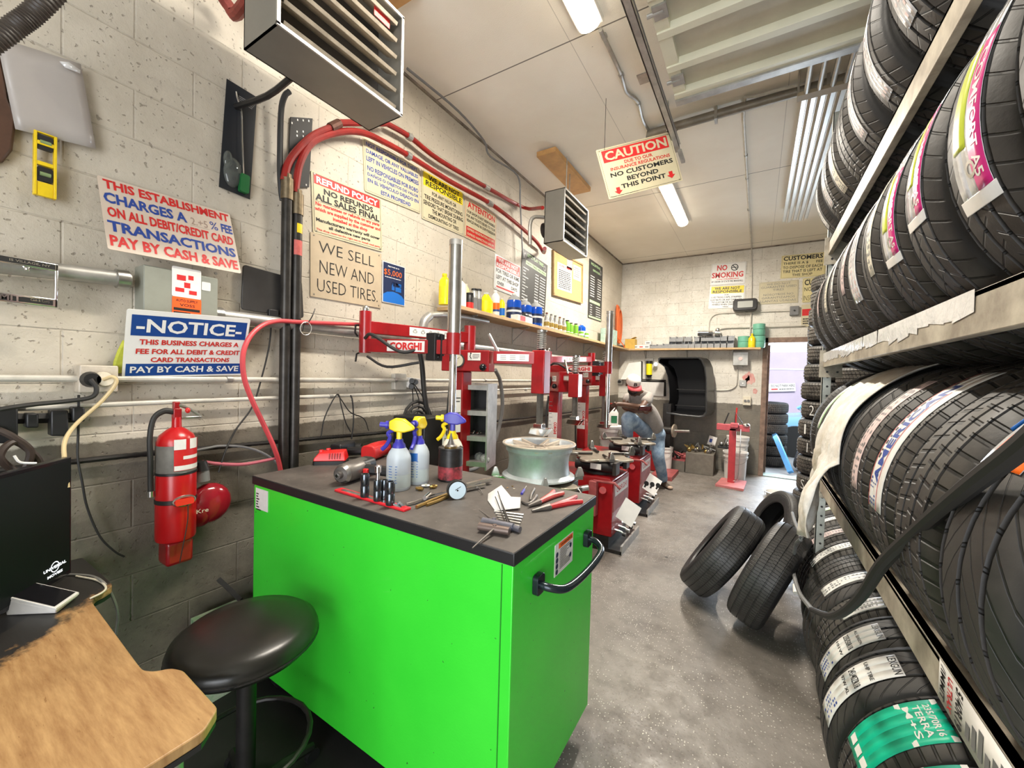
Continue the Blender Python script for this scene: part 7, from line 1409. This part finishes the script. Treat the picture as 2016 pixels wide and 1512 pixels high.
MB(cs).tube([p0, V((p0.x, p0.y, ZC))], .002, 5).tube([p1, V((-.63, p1.y+.02, 3.40))], .002, 5).build('hanging_wire', M_dark, cs)

# ---------------------------------------------------------------- back wall
sign('no_smoking_sign', 'white and red NO SMOKING sign on the back wall', bw4([(1400, 520), (1468.5, 514.7), (1467.7, 558), (1399.5, 562)]), M_signw, [
    ('t', 'NO', .17, .47, .08, .34, 'r', .03), ('t', 'SMOKING', .03, .94, .42, .68, 'r', .03), ('c', .68, .23, .15, .115, 'k'), ('r', .60, .76, .215, .245, 'k'), ('q', [(.60, .12), (.62, .10), (.765, .34), (.745, .36)], 'k'), ('t', 'ON PREMISES', .18, .82, .72, .77, 'r', .024), ('t', 'BY ORDER OF STATE FIRE MARSHALL', .04, .95, .81, .89, 'k', .024)], 'g')
sign('wheel_disclaimer_sign', 'white sign with yellow WE ARE NOT RESPONSIBLE banner under the no smoking sign', bw4([(1397, 564), (1466.5, 560), (1465, 606.5), (1395.8, 607.7)]), M_signw, [
    ('r', .04, .97, .03, .34, 'y'), ('t', 'WE ARE NOT', .14, .86, .06, .18, 'k', .03), ('t', 'RESPONSIBLE', .09, .92, .20, .32, 'k', .03), ('t', 'FOR', .44, .56, .38, .43, 'k', .024), ('t', 'LUG TRIGG CAPS, STRIPPED', .06, .92, .47, .55, 'k', .024), ('t', 'LUG NUTS OR ANY DAMAGES', .05, .93, .58, .66, 'k', .024), ('t', 'TO CUSTOM OR ALUMINUM', .08, .90, .69, .76, 'k', .024), ('t', 'WHEELS WHEN CHANGING', .09, .88, .79, .86, 'k', .024), ('t', 'TIRES.', .40, .58, .90, .95, 'k', .024)], 'g')
sign('disposal_fee_sign', 'yellow CUSTOMERS sign about disposing of used tires, near the tire stack', bw4([(1538, 503.6), (1626, 496), (1626, 542.5), (1537, 549)]), M_signyp, [
    ('t', 'CUSTOMERS', .05, .93, .05, .24, 'k', .03), ('t', 'THERE IS A $      FEE', .05, .93, .31, .43, 'k', .015), ('t', 'TO DISPOSE OF EACH', .05, .93, .48, .60, 'k', .015), ('t', 'TIRE THAT IS LEFT AT', .05, .93, .65, .77, 'k', .015), ('t', 'THIS SHOP', .27, .72, .82, .93, 'k', .015)], 'k')
sign('used_tire_sign', 'pale WE DO NOT GUARANTEE USED TIRES sign in two languages', bw4([(1494.5, 556.4), (1571.8, 550.7), (1571.8, 595), (1493.7, 600)]), M_cream, [
    ('t', 'WE DO NOT', .20, .80, .07, .16, 'g', 0), ('t', 'GUARANTEE USED', .05, .95, .20, .29, 'g', 0), ('t', 'TIRES', .36, .64, .33, .42, 'g', 0), ('t', 'NOSOTROS NO', .12, .88, .54, .63, 'g', 0), ('t', 'GARANTIZAMOS', .08, .92, .68, .77, 'g', 0), ('t', 'LLANTAS USADAS', .05, .95, .82, .92, 'g', 0)], 'g', screws=True)
sign('entry_sign', 'yellow CUSTOMERS NOT ALLOWED sign partly hidden by the tire stack', bw4([(1580.5, 548), (1660, 541), (1660, 590), (1579, 596)]), M_signyp, [
    ('t', 'CUSTOMERS', .05, .95, .06, .30, 'k', .03), ('t', 'NOT ALLOWED', .05, .90, .38, .54, 'k', 0), ('t', 'INSPECTION AREA', .03, .95, .72, .93, 'k', -.01)], 'k')
sign('small_notice', 'cream notice with a red corner below the yellow entry sign', bw4([(1578, 600), (1610, 598), (1610, 642), (1577, 644)]), M_cream, [('r', .05, .9, .2, .5, 'r'), ('d', .1, .9, .6, .9, 3, 'k')])
wl = thing('flood_lamp', 'black emergency flood lamp on the back wall under the signs', 'wall lamp', M=Matrix.Translation(BW(1467, 602, .05)))
pM = frame(BW(1467, 601, .10), (1, 0, .0), (0, .25, 1)); b = MB(wl); b.M = pM; b.rbox((0, 0, 0), (.34, .20, .08), .05).build('lamp_body', M_black, wl, bevel=.01)
b = MB(wl); b.M = pM; b.rbox((0, 0, .042), (.21, .11, .004), .01).build('glass_panel', mat('grey_lamp_glass', (.40, .41, .38), .3), wl); MB(wl).cyl(BW(1470, 612, .02), BW(1468, 604, .1), .03, n=10).build('mount', M_black, wl)
pipe('conduit', 'thin vertical conduit from the ceiling down to the black flood lamp', 'conduit', [V((-.15, YB-.02, 3.63)), BW(1480, 560, .02), BW(1479, 612, .02)], .009, M_pipegrey, 8)
pipe('conduit', 'conduit branching right from the flood lamp to a small grey box', 'conduit', [BW(1396, 672, .02), BW(1396, 640, .02), BW(1400, 626, .02), BW(1412, 618, .02), BW(1440, 616, .02), BW(1556, 612, .02)], .008, M_pipegrey, 8, 3)
pipe('conduit', 'pair of vertical conduits from the flood lamp down to the shelf', 'conduit', [BW(1479, 615, .03), BW(1477, 650, .03), BW(1476, 686, .03)], .010, M_pipegrey, 8)
pipe('conduit', 'lower conduit running right above the shelf toward the door head', 'conduit', [BW(1404, 655, .03), BW(1416, 648, .03), BW(1440, 645, .03), BW(1500, 644, .03), BW(1585, 641, .03)], .009, M_pipegrey, 8, 3)
pipe('conduit', 'vertical conduit from the shelf down to the double outlet', 'conduit', [BW(1396, 690, .02), BW(1394, 740, .02)], .010, M_pipegrey, 8)
pipe('conduit', 'conduit curving from the grey switch box to the lower outlet', 'conduit', [BW(1452, 722, .02), BW(1451, 752, .02), BW(1445, 763, .02), BW(1430, 768, .02), BW(1402, 768, .02)], .009, M_pipegrey, 8, 4)
def wbox(name, label, cat, x0, y0, x1, y1, d, m, extra=None):
    p, q = BW(x0, y0, 0), BW(x1, y1, 0); r = thing(name, label, cat, ((p.x+q.x)/2, YB, q.z)); MB(r).box2((p.x, YB-d, q.z), (q.x, YB, p.z)).build('box', m, r, bevel=.006)
    if extra:
        for (u, v, s_, mm, nm) in extra: MB(r).cyl((p.x+(q.x-p.x)*u, YB-d, p.z+(q.z-p.z)*v), (p.x+(q.x-p.x)*u, YB-d-.012, p.z+(q.z-p.z)*v), s_, n=16).build(nm, mm, r)
    return r
wbox('junction_box', 'small grey junction box left of the tire stack on the back wall', 'electrical box', 1555, 604, 1572, 621, .06, M_greyp, [(.5, .5, .012, M_ink, 'knob')])
wbox('disconnect_switch', 'grey disconnect switch box under the shelf beside the door', 'switch box', 1444, 694, 1473, 720, .12, M_galv, [(.5, .5, .03, M_pkl, 'worn_sticker')])
wbox('outlet_box', 'upper round outlet on the back wall right of the black liner', 'outlet', 1386, 739, 1402, 755, .04, M_white, [(.5, .5, .035, M_label, 'face'), (.5, .65, .012, M_ink, 'socket')])
wbox('outlet_box', 'lower outlet with black socket on the back wall right of the black liner', 'outlet', 1386, 757, 1402, 773, .05, M_white, [(.5, .5, .03, M_ink, 'socket')])
wbox('switch_plate', 'small grey switch plate under the red paint smear', 'switch', 1456, 748, 1469, 761, .03, M_galv, [(.5, .5, .012, M_label, 'toggle')])
wbox('outlet_box', 'dirty cream outlet at the top of the dark paint beside the door', 'outlet', 1463, 780, 1478, 798, .06, M_crm, [(.3, .5, .02, M_greyp, 'face'), (.7, .5, .02, M_greyp, 'face')])
wbox('thermostat_box', 'small grey box on the wall left of the seated man', 'switch', 1215, 746, 1227, 757, .05, M_galv, [(.5, .5, .03, M_ink, 'dial')])
stn = MB(); rs = random.Random(9)
for (px, py, s_) in ((1469, 744, .10), (1478, 747, .13), (1474, 738, .07), (1486, 770, .07)):
    c = BW(px, py, .002); n = 14; stn.add([c+V((s_*.6*math.cos(2*PI*k/n)*rs.uniform(.6, 1.1), 0, s_*.8*math.sin(2*PI*k/n)*rs.uniform(.6, 1.1))) for k in range(n)]+[c], [(k, (k+1) % n, n) for k in range(n)])
tag(stn.build('paint_smear', mat('red_spray_paint', (.55, .16, .15), .8, 0, .4, 8, col2=(.66, .45, .40))), 'faded red spray paint smear on the back wall beside the door', 'paint smear')
# things on the back shelf
def BX(px, y): return hit(px, 680, 1, y).x
def bs(name, label, cat, px, y=YB-.13, rz=0, group=None): return thing(name, label, cat, (BX(px, y), y, SZ), rz, group)
r = bs('cardboard_box', 'small yellowish cardboard box at the left end of the back shelf', 'box', 1242); MB().box((0, 0, .09), (.18, .15, .18)).build('box_body', mat('ochre_card', (.62, .40, .08), .7, 0, .15, 20), r, bevel=.002); MB().box((.12, 0, .17), (.08, .14, .004), Mt(0, 0, 0, ry=-20)).build('flap', _m['ochre_card'], r)
r = bs('cable_coil', 'dark coil of cable lying left of the cardboard box', 'coil', 1224); MB().tube([(.07*math.cos(a*PI/6), .05*math.sin(a*PI/6), .04) for a in range(12)], .028, 8, True).build('coil', M_black, r)
for i, (px, z, lb) in enumerate(((1253, 0, 'left white parts box on the back shelf'), (1264, 0, 'middle white parts box on the back shelf'), (1275, 0, 'right white parts box in the lower row on the back shelf'), (1277, .07, 'small white box stacked on top of another on the back shelf'))):
    r = bs('parts_box', lb, 'box', px, group='white parts boxes'); r.location.z += z; MB().box((0, 0, .033), (.10, .12, .065)).build('box_body', M_label, r, bevel=.001); MB().box((0, -.0605, .033), (.06, .001, .02)).build('print', (M_greyp, M_redink, M_greyp, M_greyp)[i], r)
M_bin = mat('clear_grey_bin', (.45, .46, .47), .2, 0, .2, 30, trans=.35)
ORD = ['first', 'second', 'third', 'fourth', 'fifth', 'sixth', 'seventh', 'eighth', 'ninth', 'tenth']
bins = [(1288, 0, .08), (1300, 0, .08), (1312, 0, .09)]+[(1325+i*12.5, 0, .12) for i in range(10)]+[(1325+i*13.5, .115, .09) for i in (0, 1, 2.2, 3.6, 4.4, 5.4, 6.4, 7.5, 8.4)]
for i, (px, z, h) in enumerate(bins):
    r = bs('parts_bin', 'clear plastic parts bin on the back shelf, %s' % (('leftmost small one', 'middle small one', 'rightmost small one')[i] if i < 3 else 'bottom row, %s from the left' % ORD[i-3] if z == 0 else 'top row, %s from the left' % ORD[i-13]), 'bin', px, group='small parts bins left of the row' if i < 3 else 'parts bins in the bottom row' if z == 0 else 'parts bins in the top row'); r.location.z += z; w_ = .105
    b = MB(); b.box((0, 0, .004), (w_, .14, .008)).box((-w_/2, .01, h/2), (.004, .14, h)).box((w_/2, .01, h/2), (.004, .14, h)).box((0, .08, h/2), (w_, .004, h)).box((0, -.07, h*.3), (w_, .004, h*.6)).build('bin_shell', M_bin, r)
    b = MB(); rn = random.Random(i)
    for k in range(5): b.box((rn.uniform(-.03, .03), rn.uniform(-.05, .04), .02+rn.uniform(0, .03)), (.04, .03, .02), Mt(0, 0, 0, rz=rn.uniform(0, 8)))
    b.build('small_parts', M_steel if i % 2 else M_dark, r)
r = thing('chrome_bar_lamp', 'chrome and black bar shaped fixture standing over the bins', 'fixture', M=Matrix.Translation(BW(1389, 656, .12))); MB(r).cyl(BW(1374, 656, .12), BW(1404, 656, .12), .045, n=16).build('bar', M_chrome, r); MB(r).box(BW(1389, 656, .16), (.22, .02, .03)).build('black_strip', M_black, r); MB(r).cyl(BW(1389, 664, .05), BW(1389, 656, .1), .015).build('stem', M_steel, r)
r = thing('motor_fitting', 'small round chrome fitting right of the chrome bar', 'fitting', M=Matrix.Translation(BW(1413, 656, .10))); MB(r).cyl(BW(1408, 656, .10), BW(1418, 656, .10), .06, n=14).sph(BW(1413, 650, .12), .04).build('fitting_body', M_chrome, r)
for i, (px, z, lb) in enumerate(((1464, 0, 'pale green tub standing left of the yellow bottle'), (1494, 0, 'pale green tub under another at the right end of the back shelf'), (1493, .19, 'pale green tub on top of another at the right end of the back shelf'))):
    r = bs('green_tub', lb, 'tub', px, group='pale green tubs'); r.location.z += z; MB().lathe([(0, 0), (.075, 0), (.085, .02), (.085, .09), (.078, .095), (.085, .10), (.085, .18), (.07, .185), (0, .185)], None, 20).build('tub_body', mat('mint_green_tub', (.16, .45, .32), .4, 0, .15, 10), r)
r = bs('yellow_bottle', 'yellow bottle between the pale green tubs', 'bottle', 1480, YB-.2); MB().lathe([(0, 0), (.05, 0), (.05, .14), (.03, .17), (.015, .18), (.015, .22), (0, .22)], None, 16).build('bottle_body', mat('amber_yellow', (.80, .55, .01), .3), r); MB().lathe([(.051, .04), (.051, .10)], None, 16, cap=False).build('label', M_signy, r)
# regulator, board, panels behind the worker
r = thing('filter_regulator', 'yellow and black air filter regulator on the back wall above the seated man', 'regulator', M=Matrix.Translation(BW(1278, 742, .06)))
a, c_ = BW(1278, 716, .07), BW(1278, 738, .07); MB(r).cyl(a, c_, .052, n=18).build('yellow_bowl', mat('lemon_yellow', (.82, .72, .01), .4), r); MB(r).cyl(a+V((0, 0, .05)), a, .055, n=18).cyl(c_, c_-V((0, 0, .05)), .055, .03, n=18).build('black_cap', M_black, r); MB(r).box(a+V((0, .02, .07)), (.14, .05, .05)).cyl(BW(1291, 717, .08), BW(1291, 717, .11), .04).build('valve_block', M_steel, r, bevel=.004)
pipe('air_pipe', 'dark air pipe dropping left of the yellow regulator and across behind the man', 'pipe', [BW(1262, 712, .04), BW(1264, 712, .04), BW(1264, 747, .04), BW(1310, 749, .04), BW(1310, 780, .04)], .012, M_dark, 8)
pn = thing('framed_panel', 'white glossy panel in a dark green frame behind the seated man', 'panel', M=Matrix.Translation(BW(1285, 781, .03))); p, q = BW(1262, 750, .02), BW(1308, 780, .02)
MB(pn).box2((p.x, YB-.03, q.z), (q.x, YB-.01, p.z)).build('panel_sheet', M_label, pn); b = MB(pn)
for a, c_ in (((p.x, p.z), (q.x, p.z)), ((q.x, p.z), (q.x, q.z))): b.tube([V((a[0], YB-.035, a[1])), V((c_[0], YB-.035, c_[1]))], .012, 4)
b.build('panel_frame', M_dark, pn)
b = MB(); P = [BW(1222, 747, .15), BW(1238, 715, .05), BW(1262, 712, .05), BW(1262, 747, .15)]; b.add([v for v in P]+[v+V((0, .02, 0)) for v in P], [(3, 2, 1, 0), (4, 5, 6, 7), (0, 1, 5, 4), (1, 2, 6, 5), (2, 3, 7, 6), (3, 0, 4, 7)]); tag(b.build('white_board', M_white), 'slanted white board leaning on the back wall above the man\'s cap', 'board')
b = MB(); P = [BW(1188, 790, .7), BW(1222, 757, .5), BW(1262, 757, .4), BW(1240, 790, .5)]
# wheel balancer: black hood, spindle, red body
wbk = thing('wheel_balancer', 'wheel balancer with big curved black hood at the back wall, behind the man', 'wheel balancer', (-1.0, 7.0, 0))
out = [(1296, 706), (1300, 704), (1376, 703.5), (1382, 708), (1388, 722), (1391, 745), (1391, 812), (1386, 820), (1377, 821.5), (1340, 818), (1312, 814), (1313, 805), (1318, 788), (1317.5, 765), (1314, 740), (1308, 722), (1296, 713)]
yf_ = 6.95; F_ = [hit(x, y, 1, yf_) for x, y in out]; n = len(F_); cc = sum(F_, V())/n
I_ = [cc+(p-cc)*.955 for p in F_]; Bk = [p+V((.07, .42, 0)) for p in I_]; Bo = [p+V((.07, .42, 0)) for p in F_]
b = MB(wbk); vs = F_+I_+Bo; b.add(vs, [(i, (i+1) % n, n+(i+1) % n, n+i) for i in range(n)]+[(i, 2*n+i, 2*n+(i+1) % n, (i+1) % n) for i in range(n)]); b.build('hood_shell', mat('hood_grey_outer', (.016, .017, .018), .4), wbk, solid=.008)
b = MB(wbk); b.add(I_+Bk, [(i, (i+1) % n, n+(i+1) % n, n+i) for i in range(n)]+[tuple(n+i for i in range(n))]); b.build('hood_inside', mat('hood_black_inner', (.004, .004, .005), .55, spec=.3), wbk)
for y_, nm in ((765, 0), (796, 1)):
    a, c_ = hit(1318, y_, 1, 7.30), hit(1388, y_+2, 1, 7.30); MB(wbk).box2((a.x, 7.28, a.z-.012), (c_.x, 7.32, a.z)).build('fold_line', M_dark, wbk)
sp_ = hit(1326, 848, 1, 6.75); MB(wbk).cyl(sp_, sp_+V((.022, -.004, 0)), .105, n=28).build('backing_disc', mat('tan_steel', (.45, .38, .30), .4, .5, .3, 20), wbk); MB(wbk).cyl(sp_, hit(1358, 849, 1, 6.73), .022, n=14).build('threaded_shaft', M_steel, wbk); MB(wbk).cyl(sp_-V((.16, -.01, 0)), sp_, .06, n=18).build('bearing_hub', M_dark, wbk)
a, c_ = hit(1246, 842, 1, 6.75), hit(1296, 935, 1, 6.75); MB(wbk).box2((a.x, 6.75, 0), (c_.x, 7.25, a.z)).build('red_body', M_red, wbk, bevel=.02)
MB(wbk).box2((c_.x, 6.95, .0), (c_.x+.12, 7.3, 1.1)).build('rear_post', M_dark, wbk)
# bucket with jug beside the third changer, far left clutter
def bucket(label, px, py, d=.30, h=.37, lid=False, m=None, Y=None):
    o = HZ(px, py, 0) if Y is None else Y; r = thing('bucket', label, 'bucket', (o.x, o.y, 0), 0); m = m or M_white; a = d/2
    MB().lathe([(0, 0), (a*.86, 0), (a*.95, h*.80), (a*1.03, h*.80), (a*1.03, h*.84), (a*.96, h*.84), (a*1.0, h*.93), (a*1.06, h*.94), (a*1.06, h), (a*.98, h), (a*.84, .01), (0, .01)], None, 32, cap=False).build('bucket_wall', m, r)
    if lid: MB().lathe([(0, h+.002), (a*1.08, h+.002), (a*1.08, h+.022), (0, h+.022)], None, 32).build('lid', m, r)
    MB().tube([(a*1.04*math.cos(t), -a*1.04*abs(math.sin(t)), h*.86-.12*abs(math.sin(t))) for t in [PI*k/12 for k in range(13)]], .003, 6).build('handle', M_galv, r)
    return r
b1 = bucket('white bucket with a gallon jug on it behind the furthest tire changer', 0, 0, .30, .62, True, None, V((DP_(1201, 900, 5.6).x, DP_(1201, 900, 5.6).y, 0)))
hz_ = ZP(838, b1.location.x, b1.location.y); b1.scale = (1, 1, hz_/.64)
jg = thing('gallon_jug', 'white gallon jug with green label standing on the white bucket', 'jug', (b1.location.x, b1.location.y, hz_+.005), VX); b = MB(); b.loft([[(x*s_, y*s_*.8, z) for x, y in ((-.08, -.08), (0, -.09), (.08, -.08), (.09, 0), (.08, .08), (0, .09), (-.08, .08), (-.09, 0))] for z, s_ in ((0, .95), (.02, 1.0), (.18, 1.0), (.24, .6), (.27, .25), (.29, .25))]).build('jug_body', M_label, jg); MB().box((.02, -.074, .09), (.08, .002, .10)).build('green_label', mat('dark_green_print', (.03, .18, .08), .5), jg); MB().cyl((0, 0, .29), (0, 0, .31), .022).build('cap', M_signr, jg)
# grey toolbox blocks with parts, buckets, tyre spreader stand
tb_ = thing('metal_box', 'grey steel box on the floor at the back wall with parts piled on it', 'box', (-.75, 7.2, 0))
a, c_ = hit(1350, 890, 1, 7.0), hit(1404, 934, 1, 7.0); MB(tb_).box2((a.x, 7.0, 0), (c_.x, 7.38, a.z)).build('box_body', mat('dusty_grey_box', (.19, .17, .14), .6, .1, .3, 10), tb_, bevel=.006)
a2, c2_ = hit(1309, 902, 1, 7.0), hit(1349, 928, 1, 7.0); t2_ = thing('low_box', 'low grey box with a dark red top left of the steel box', 'box', ((a2.x+a.x)/2, 7.2, 0)); MB(t2_).box2((a2.x, 7.02, 0), (a.x-.01, 7.36, a2.z-.02)).build('box_body', _m['dusty_grey_box'], t2_, bevel=.006); MB(t2_).box2((a2.x, 7.02, a2.z-.02), (a.x-.01, 7.36, a2.z)).build('red_top', M_redw, t2_)
def pile(name, label, c, sx, sy, n, mats, seed):
    r = thing(name, label, 'parts', c); rn = random.Random(seed)
    for i, m in enumerate(mats):
        b = MB()
        for k in range(n):
            p = V((rn.uniform(-sx, sx), rn.uniform(-sy, sy), rn.uniform(.015, .05)))
            if k % 3 == 0: b.cyl(p, p+V((rn.uniform(-.05, .05), rn.uniform(-.03, .03), rn.uniform(.02, .09))), rn.uniform(.012, .03), n=10)
            elif k % 3 == 1: b.sph(p, (rn.uniform(.02, .04),)*3, n=8, m=6)
            else: b.tube([p, p+V((rn.uniform(-.09, .09), 0, rn.uniform(.03, .08))), p+V((rn.uniform(-.1, .1), 0, .02))], .010, 6, sm=3)
        b.build('metal_parts', m, r)
    return r
pile('scrap_parts', 'heap of metal fittings on the steel box at the back wall', V(((a.x+c_.x)/2, 7.18, a.z)), .17, .12, 9, (M_gun, M_steel, M_brass), 3)
pile('scrap_parts', 'dark and reddish parts on the low red topped box', V(((a2.x+a.x)/2, 7.18, a2.z)), .14, .10, 8, (M_dark, M_redw), 5)
bk2 = hit(1427, 880, 1, 7.30); rb_ = thing('parts_caddy', 'black and silver parts caddy above the bucket on the back wall', 'caddy', bk2); MB(rb_).box(bk2, (.20, .14, .03)).build('tray', M_black, rb_, bevel=.003); MB(rb_).sph(bk2+V((-.05, 0, .05)), .035).sph(bk2+V((.04, 0, .06)), .04).cyl(bk2+V((0, 0, .06)), bk2+V((.02, 0, .14)), .02).build('metal_parts', M_steel, rb_); MB(rb_).box2((bk2.x-.02, bk2.y+.05, bk2.z-.02), (bk2.x+.02, YB, bk2.z)).build('arm', M_dark, rb_)
pc_ = BW(1402, 868, .2); M = frame(pc_, (1, .2, -.25), (.2, .1, 1)); cd_ = thing('tag_card', 'small white card propped on the parts heap', 'card', M=M); MB().box((0, 0, 0), (.12, .15, .002)).build('card', M_label, cd_); MB().rect(-.04, .0, -.03, .03, .002).build('print', M_blueink, cd_)
tag(MB().box2((-1.32, 6.25, 0), (-1.02, 6.85, .06)).build('red_ramp', M_redw), 'faded red floor plate beside the man\'s foot', 'floor plate')
bucket('white plastic bucket behind the red tire spreader stand', 1446, 942, .33, .42)
bucket('taller white bucket with a lid, furthest behind the stand', 1459, 928, .30, .60, True, None, V((BX(1460, 7.35), 7.35, 0)))
bucket('small white bucket half hidden behind the man\'s leg', 1317, 900, .20, .40, False, None, V((BX(1319, 6.9), 6.9, 0)))
ts = thing('tire_spreader', 'red tire spreader stand on a square base near the back door', 'tire spreader', (-.28, 6.5, 0))
q = [HZ(*p, .03) for p in ((1408, 953), (1421, 940), (1470, 947), (1464, 963))]; MB(ts).add([p-V((0, 0, .03)) for p in q]+q, [(0, 1, 2, 3), (7, 6, 5, 4), (1, 0, 4, 5), (2, 1, 5, 6), (3, 2, 6, 7), (0, 3, 7, 4)][:]).build('base_plate', mat('pinkish_worn_red', (.62, .20, .20), .5, 0, .3, 9), ts)
pb_ = HZ(1439, 949, .03); ztp = ZP(843, pb_.x, pb_.y); MB(ts).box2((pb_.x-.045, pb_.y-.045, .03), (pb_.x+.045, pb_.y+.045, ztp)).build('post', mat('spreader_red', (.50, .04, .05), .4, 0, .3, 9), ts, bevel=.006)
hp_ = V((pb_.x, pb_.y, ztp)); MB(ts).box(hp_+V((0, 0, .01)), (.42, .09, .09)).box(hp_+V((.02, -.05, .05)), (.10, .16, .06)).build('head', mat('spreader_pink', (.60, .10, .12), .45, 0, .3, 9), ts, bevel=.006)
MB(ts).tube([hp_+V((-.12, 0, .04)), hp_+V((-.06, 0, .22))], .009, 6).build('arm', M_dark, ts); MB(ts).tube([hp_+V((.03, 0, .04)), hp_+V((.04, 0, .30))], .012, 6).build('arm', M_signr, ts); MB(ts).tube([hp_+V((.02, -.03, .05)), hp_+V((.02, -.03, .24)), hp_+V((.12, -.03, .08))], .006, 6).build('arm', M_black, ts)
MB(ts).tube([hp_+V((.10, -.06, .0)), hp_+V((.10, -.08, -.25)), V((pb_.x+.09, pb_.y-.06, .12)), V((pb_.x+.03, pb_.y-.05, .06))], .006, 6, sm=4).build('pedal_rod', M_steel, ts); MB(ts).sph(hp_+V((.16, -.03, .06)), (.05, .04, .03)).build('clamp', M_chrome, ts)
bucket('low white bucket with open top on the floor left of the tire stacks', 1532, 1000, .30, .06, False, None, HZ(1532, 978, 0))
# ---------------------------------------------------------------- door and yard
dl = thing('door', 'open brown exterior door folded back outside the doorway', 'door', (DX0+.0, YB+T, 0)); dl['kind'] = 'structure'; dl.name = 'door_1'; del dl['label']; del dl['category']
MB(dl).box2((DX0-.005, YB+T+.02, .02), (DX0+.035, YB+T+.85, DZ-.02)).build('leaf', M_jamb, dl, bevel=.003)
M_asph = mat('pale_asphalt', (.34, .34, .34), .8, 0, .2, 3, .4, 60)
struct('floor_yard', MB().box2((-3, YB+T, -.15), (9, 30, -.02)), M_asph); 
struct('trim_2', MB().box2((DX0, YB-.02, -.02), (DX1, YB+T+.05, .012)), mat('greenish_threshold', (.25, .32, .28), .5, .2, .3, 10))
M_purp = mat('mauve_corrugated_wall', (.36, .31, .40), .6, 0, .1, 2)
bd = thing('building', 'mauve metal walled building across the yard seen through the back door', 'building', (1.5, 13.2, 0))
b = MB(bd); yB_ = 13.0; zt_ = hit(1540, 693, 1, yB_).z; b.box2((-2, yB_, -.02), (8, yB_+.3, zt_)).build('wall', M_purp, bd); MB(bd).box2((-2, yB_-.01, (zt_+1.4)/2-.02), (8, yB_, (zt_+1.4)/2+.01)).build('seam', M_white, bd)
sM = [hit(1513, 756, 1, yB_-.05), hit(1566, 754, 1, yB_-.05), hit(1566, 770, 1, yB_-.05), hit(1513, 771, 1, yB_-.05)]
sign('parking_sign', 'white DO NOT PARK HERE banner on the mauve building outside', sM, M_signw, [('t', 'DO NOT PARK HERE', .10, .98, .12, .45, 'k', .03), ('r', .1, .35, .62, .8, 'r'), ('d', .4, .95, .62, .82, 1, 'k')])
car = thing('car', 'pale blue car parked in the yard outside the back door', 'car', (1.6, 11.0, 0)); M_car = mat('pale_blue_car_paint', (.20, .42, .66), .2, .3)
cM = Matrix.Translation((1.95, 10.9, -.02)) @ Matrix.Rotation(R(4), 4, 'Z')
def carsec(x, z0, z1, w_, r_=.1): return [(x, -w_, z0), (x, w_, z0), (x, w_+.04, (z0+z1)*.5), (x, w_-.05, z1), (x, -w_+.05, z1), (x, -w_-.04, (z0+z1)*.5)]
b = MB(car); b.M = cM; b.loft([carsec(-1.95, .35, .62, .65), carsec(-1.8, .22, .78, .78), carsec(-.9, .2, .92, .85), carsec(.2, .2, .95, .86), carsec(1.6, .2, .98, .85), carsec(2.3, .3, .9, .75)]).build('car_body', M_car, car, sub=2)
b = MB(car); b.M = cM; b.loft([carsec(-1.05, .88, .92, .74), carsec(-.35, .9, 1.36, .62), carsec(.9, .9, 1.42, .62), carsec(1.9, .9, .98, .68)]).build('glasshouse', mat('car_glass', (.12, .26, .28), .08), car)
b = MB(car); b.M = cM; b.tube([(-1.08, -.72, .92), (-.36, -.6, 1.37), (.9, -.6, 1.43), (1.9, -.68, 1.0)], .03, 8, sm=3).tube([(-1.08, .72, .92), (-.36, .6, 1.37), (.9, .6, 1.43), (1.9, .68, 1.0)], .03, 8, sm=3).build('roof_frame', M_car, car)
for x in (-1.3, 1.35):
    for y in (-.80, .80): b = MB(car); b.M = cM; b.cyl((x, y-.09, .32), (x, y+.09, .32), .32, n=28).build('wheel', M_rub, car)
b = MB(car); b.M = cM; b.sph((-.85, -.92, 1.0), (.07, .10, .07)).build('wing_mirror', M_car, car)
for i in range(6):
    p = hit(1514, 870, 1, 8.6); tyre('winter', 'used tire in the stack outside beside the door frame, %s' % ('bottom one' if i == 0 else ordn[i]+' from the ground'), flatM(.20-.0*i, 8.75, .09+.19*i, 0), 'tires stacked outside the door', scale=.90)
tyre('winter', 'large pale tire leaning outside the back door', leanM(V((.78, 8.45, .33)), (-.92, .25, .30)), None, scale=1.0)
tag(MB().tube([V((.30, 8.35, .0)), V((.42, 8.10, .0)), V((.30, 8.55, .75))][:0]+[V((.52, 8.0, .03)), V((.28, 8.55, .62))], .05, 4).build('blue_beam', mat('sky_blue_paint', (.08, .30, .62), .5)), 'blue metal beam leaning outside the doorway', 'beam')
tag(MB().tube([V((.5, 9.5, 3.4)), V((1.0, 9.4, 2.5)), V((1.12, 9.4, 2.28))], .02, 6, sm=3).tube([V((1.0, 9.4, 2.5)), V((.86, 9.4, 2.38))], .012, 6).tube([V((1.02, 9.4, 2.46)), V((1.2, 9.42, 2.50))], .012, 6).build('branch', M_dark), 'bare branch hanging across the sky outside the door', 'branch')
struct('trim_3', MB().box2((XL, YB-.012, ZC-.02), (XR, YB, ZC)).box2((XL, YF, ZC-.02), (XL+.012, YB, ZC)), mat('grimy_ceiling_joint', (.10, .08, .06), .8, 0, .8, 6, col2=(.35, .30, .24)))
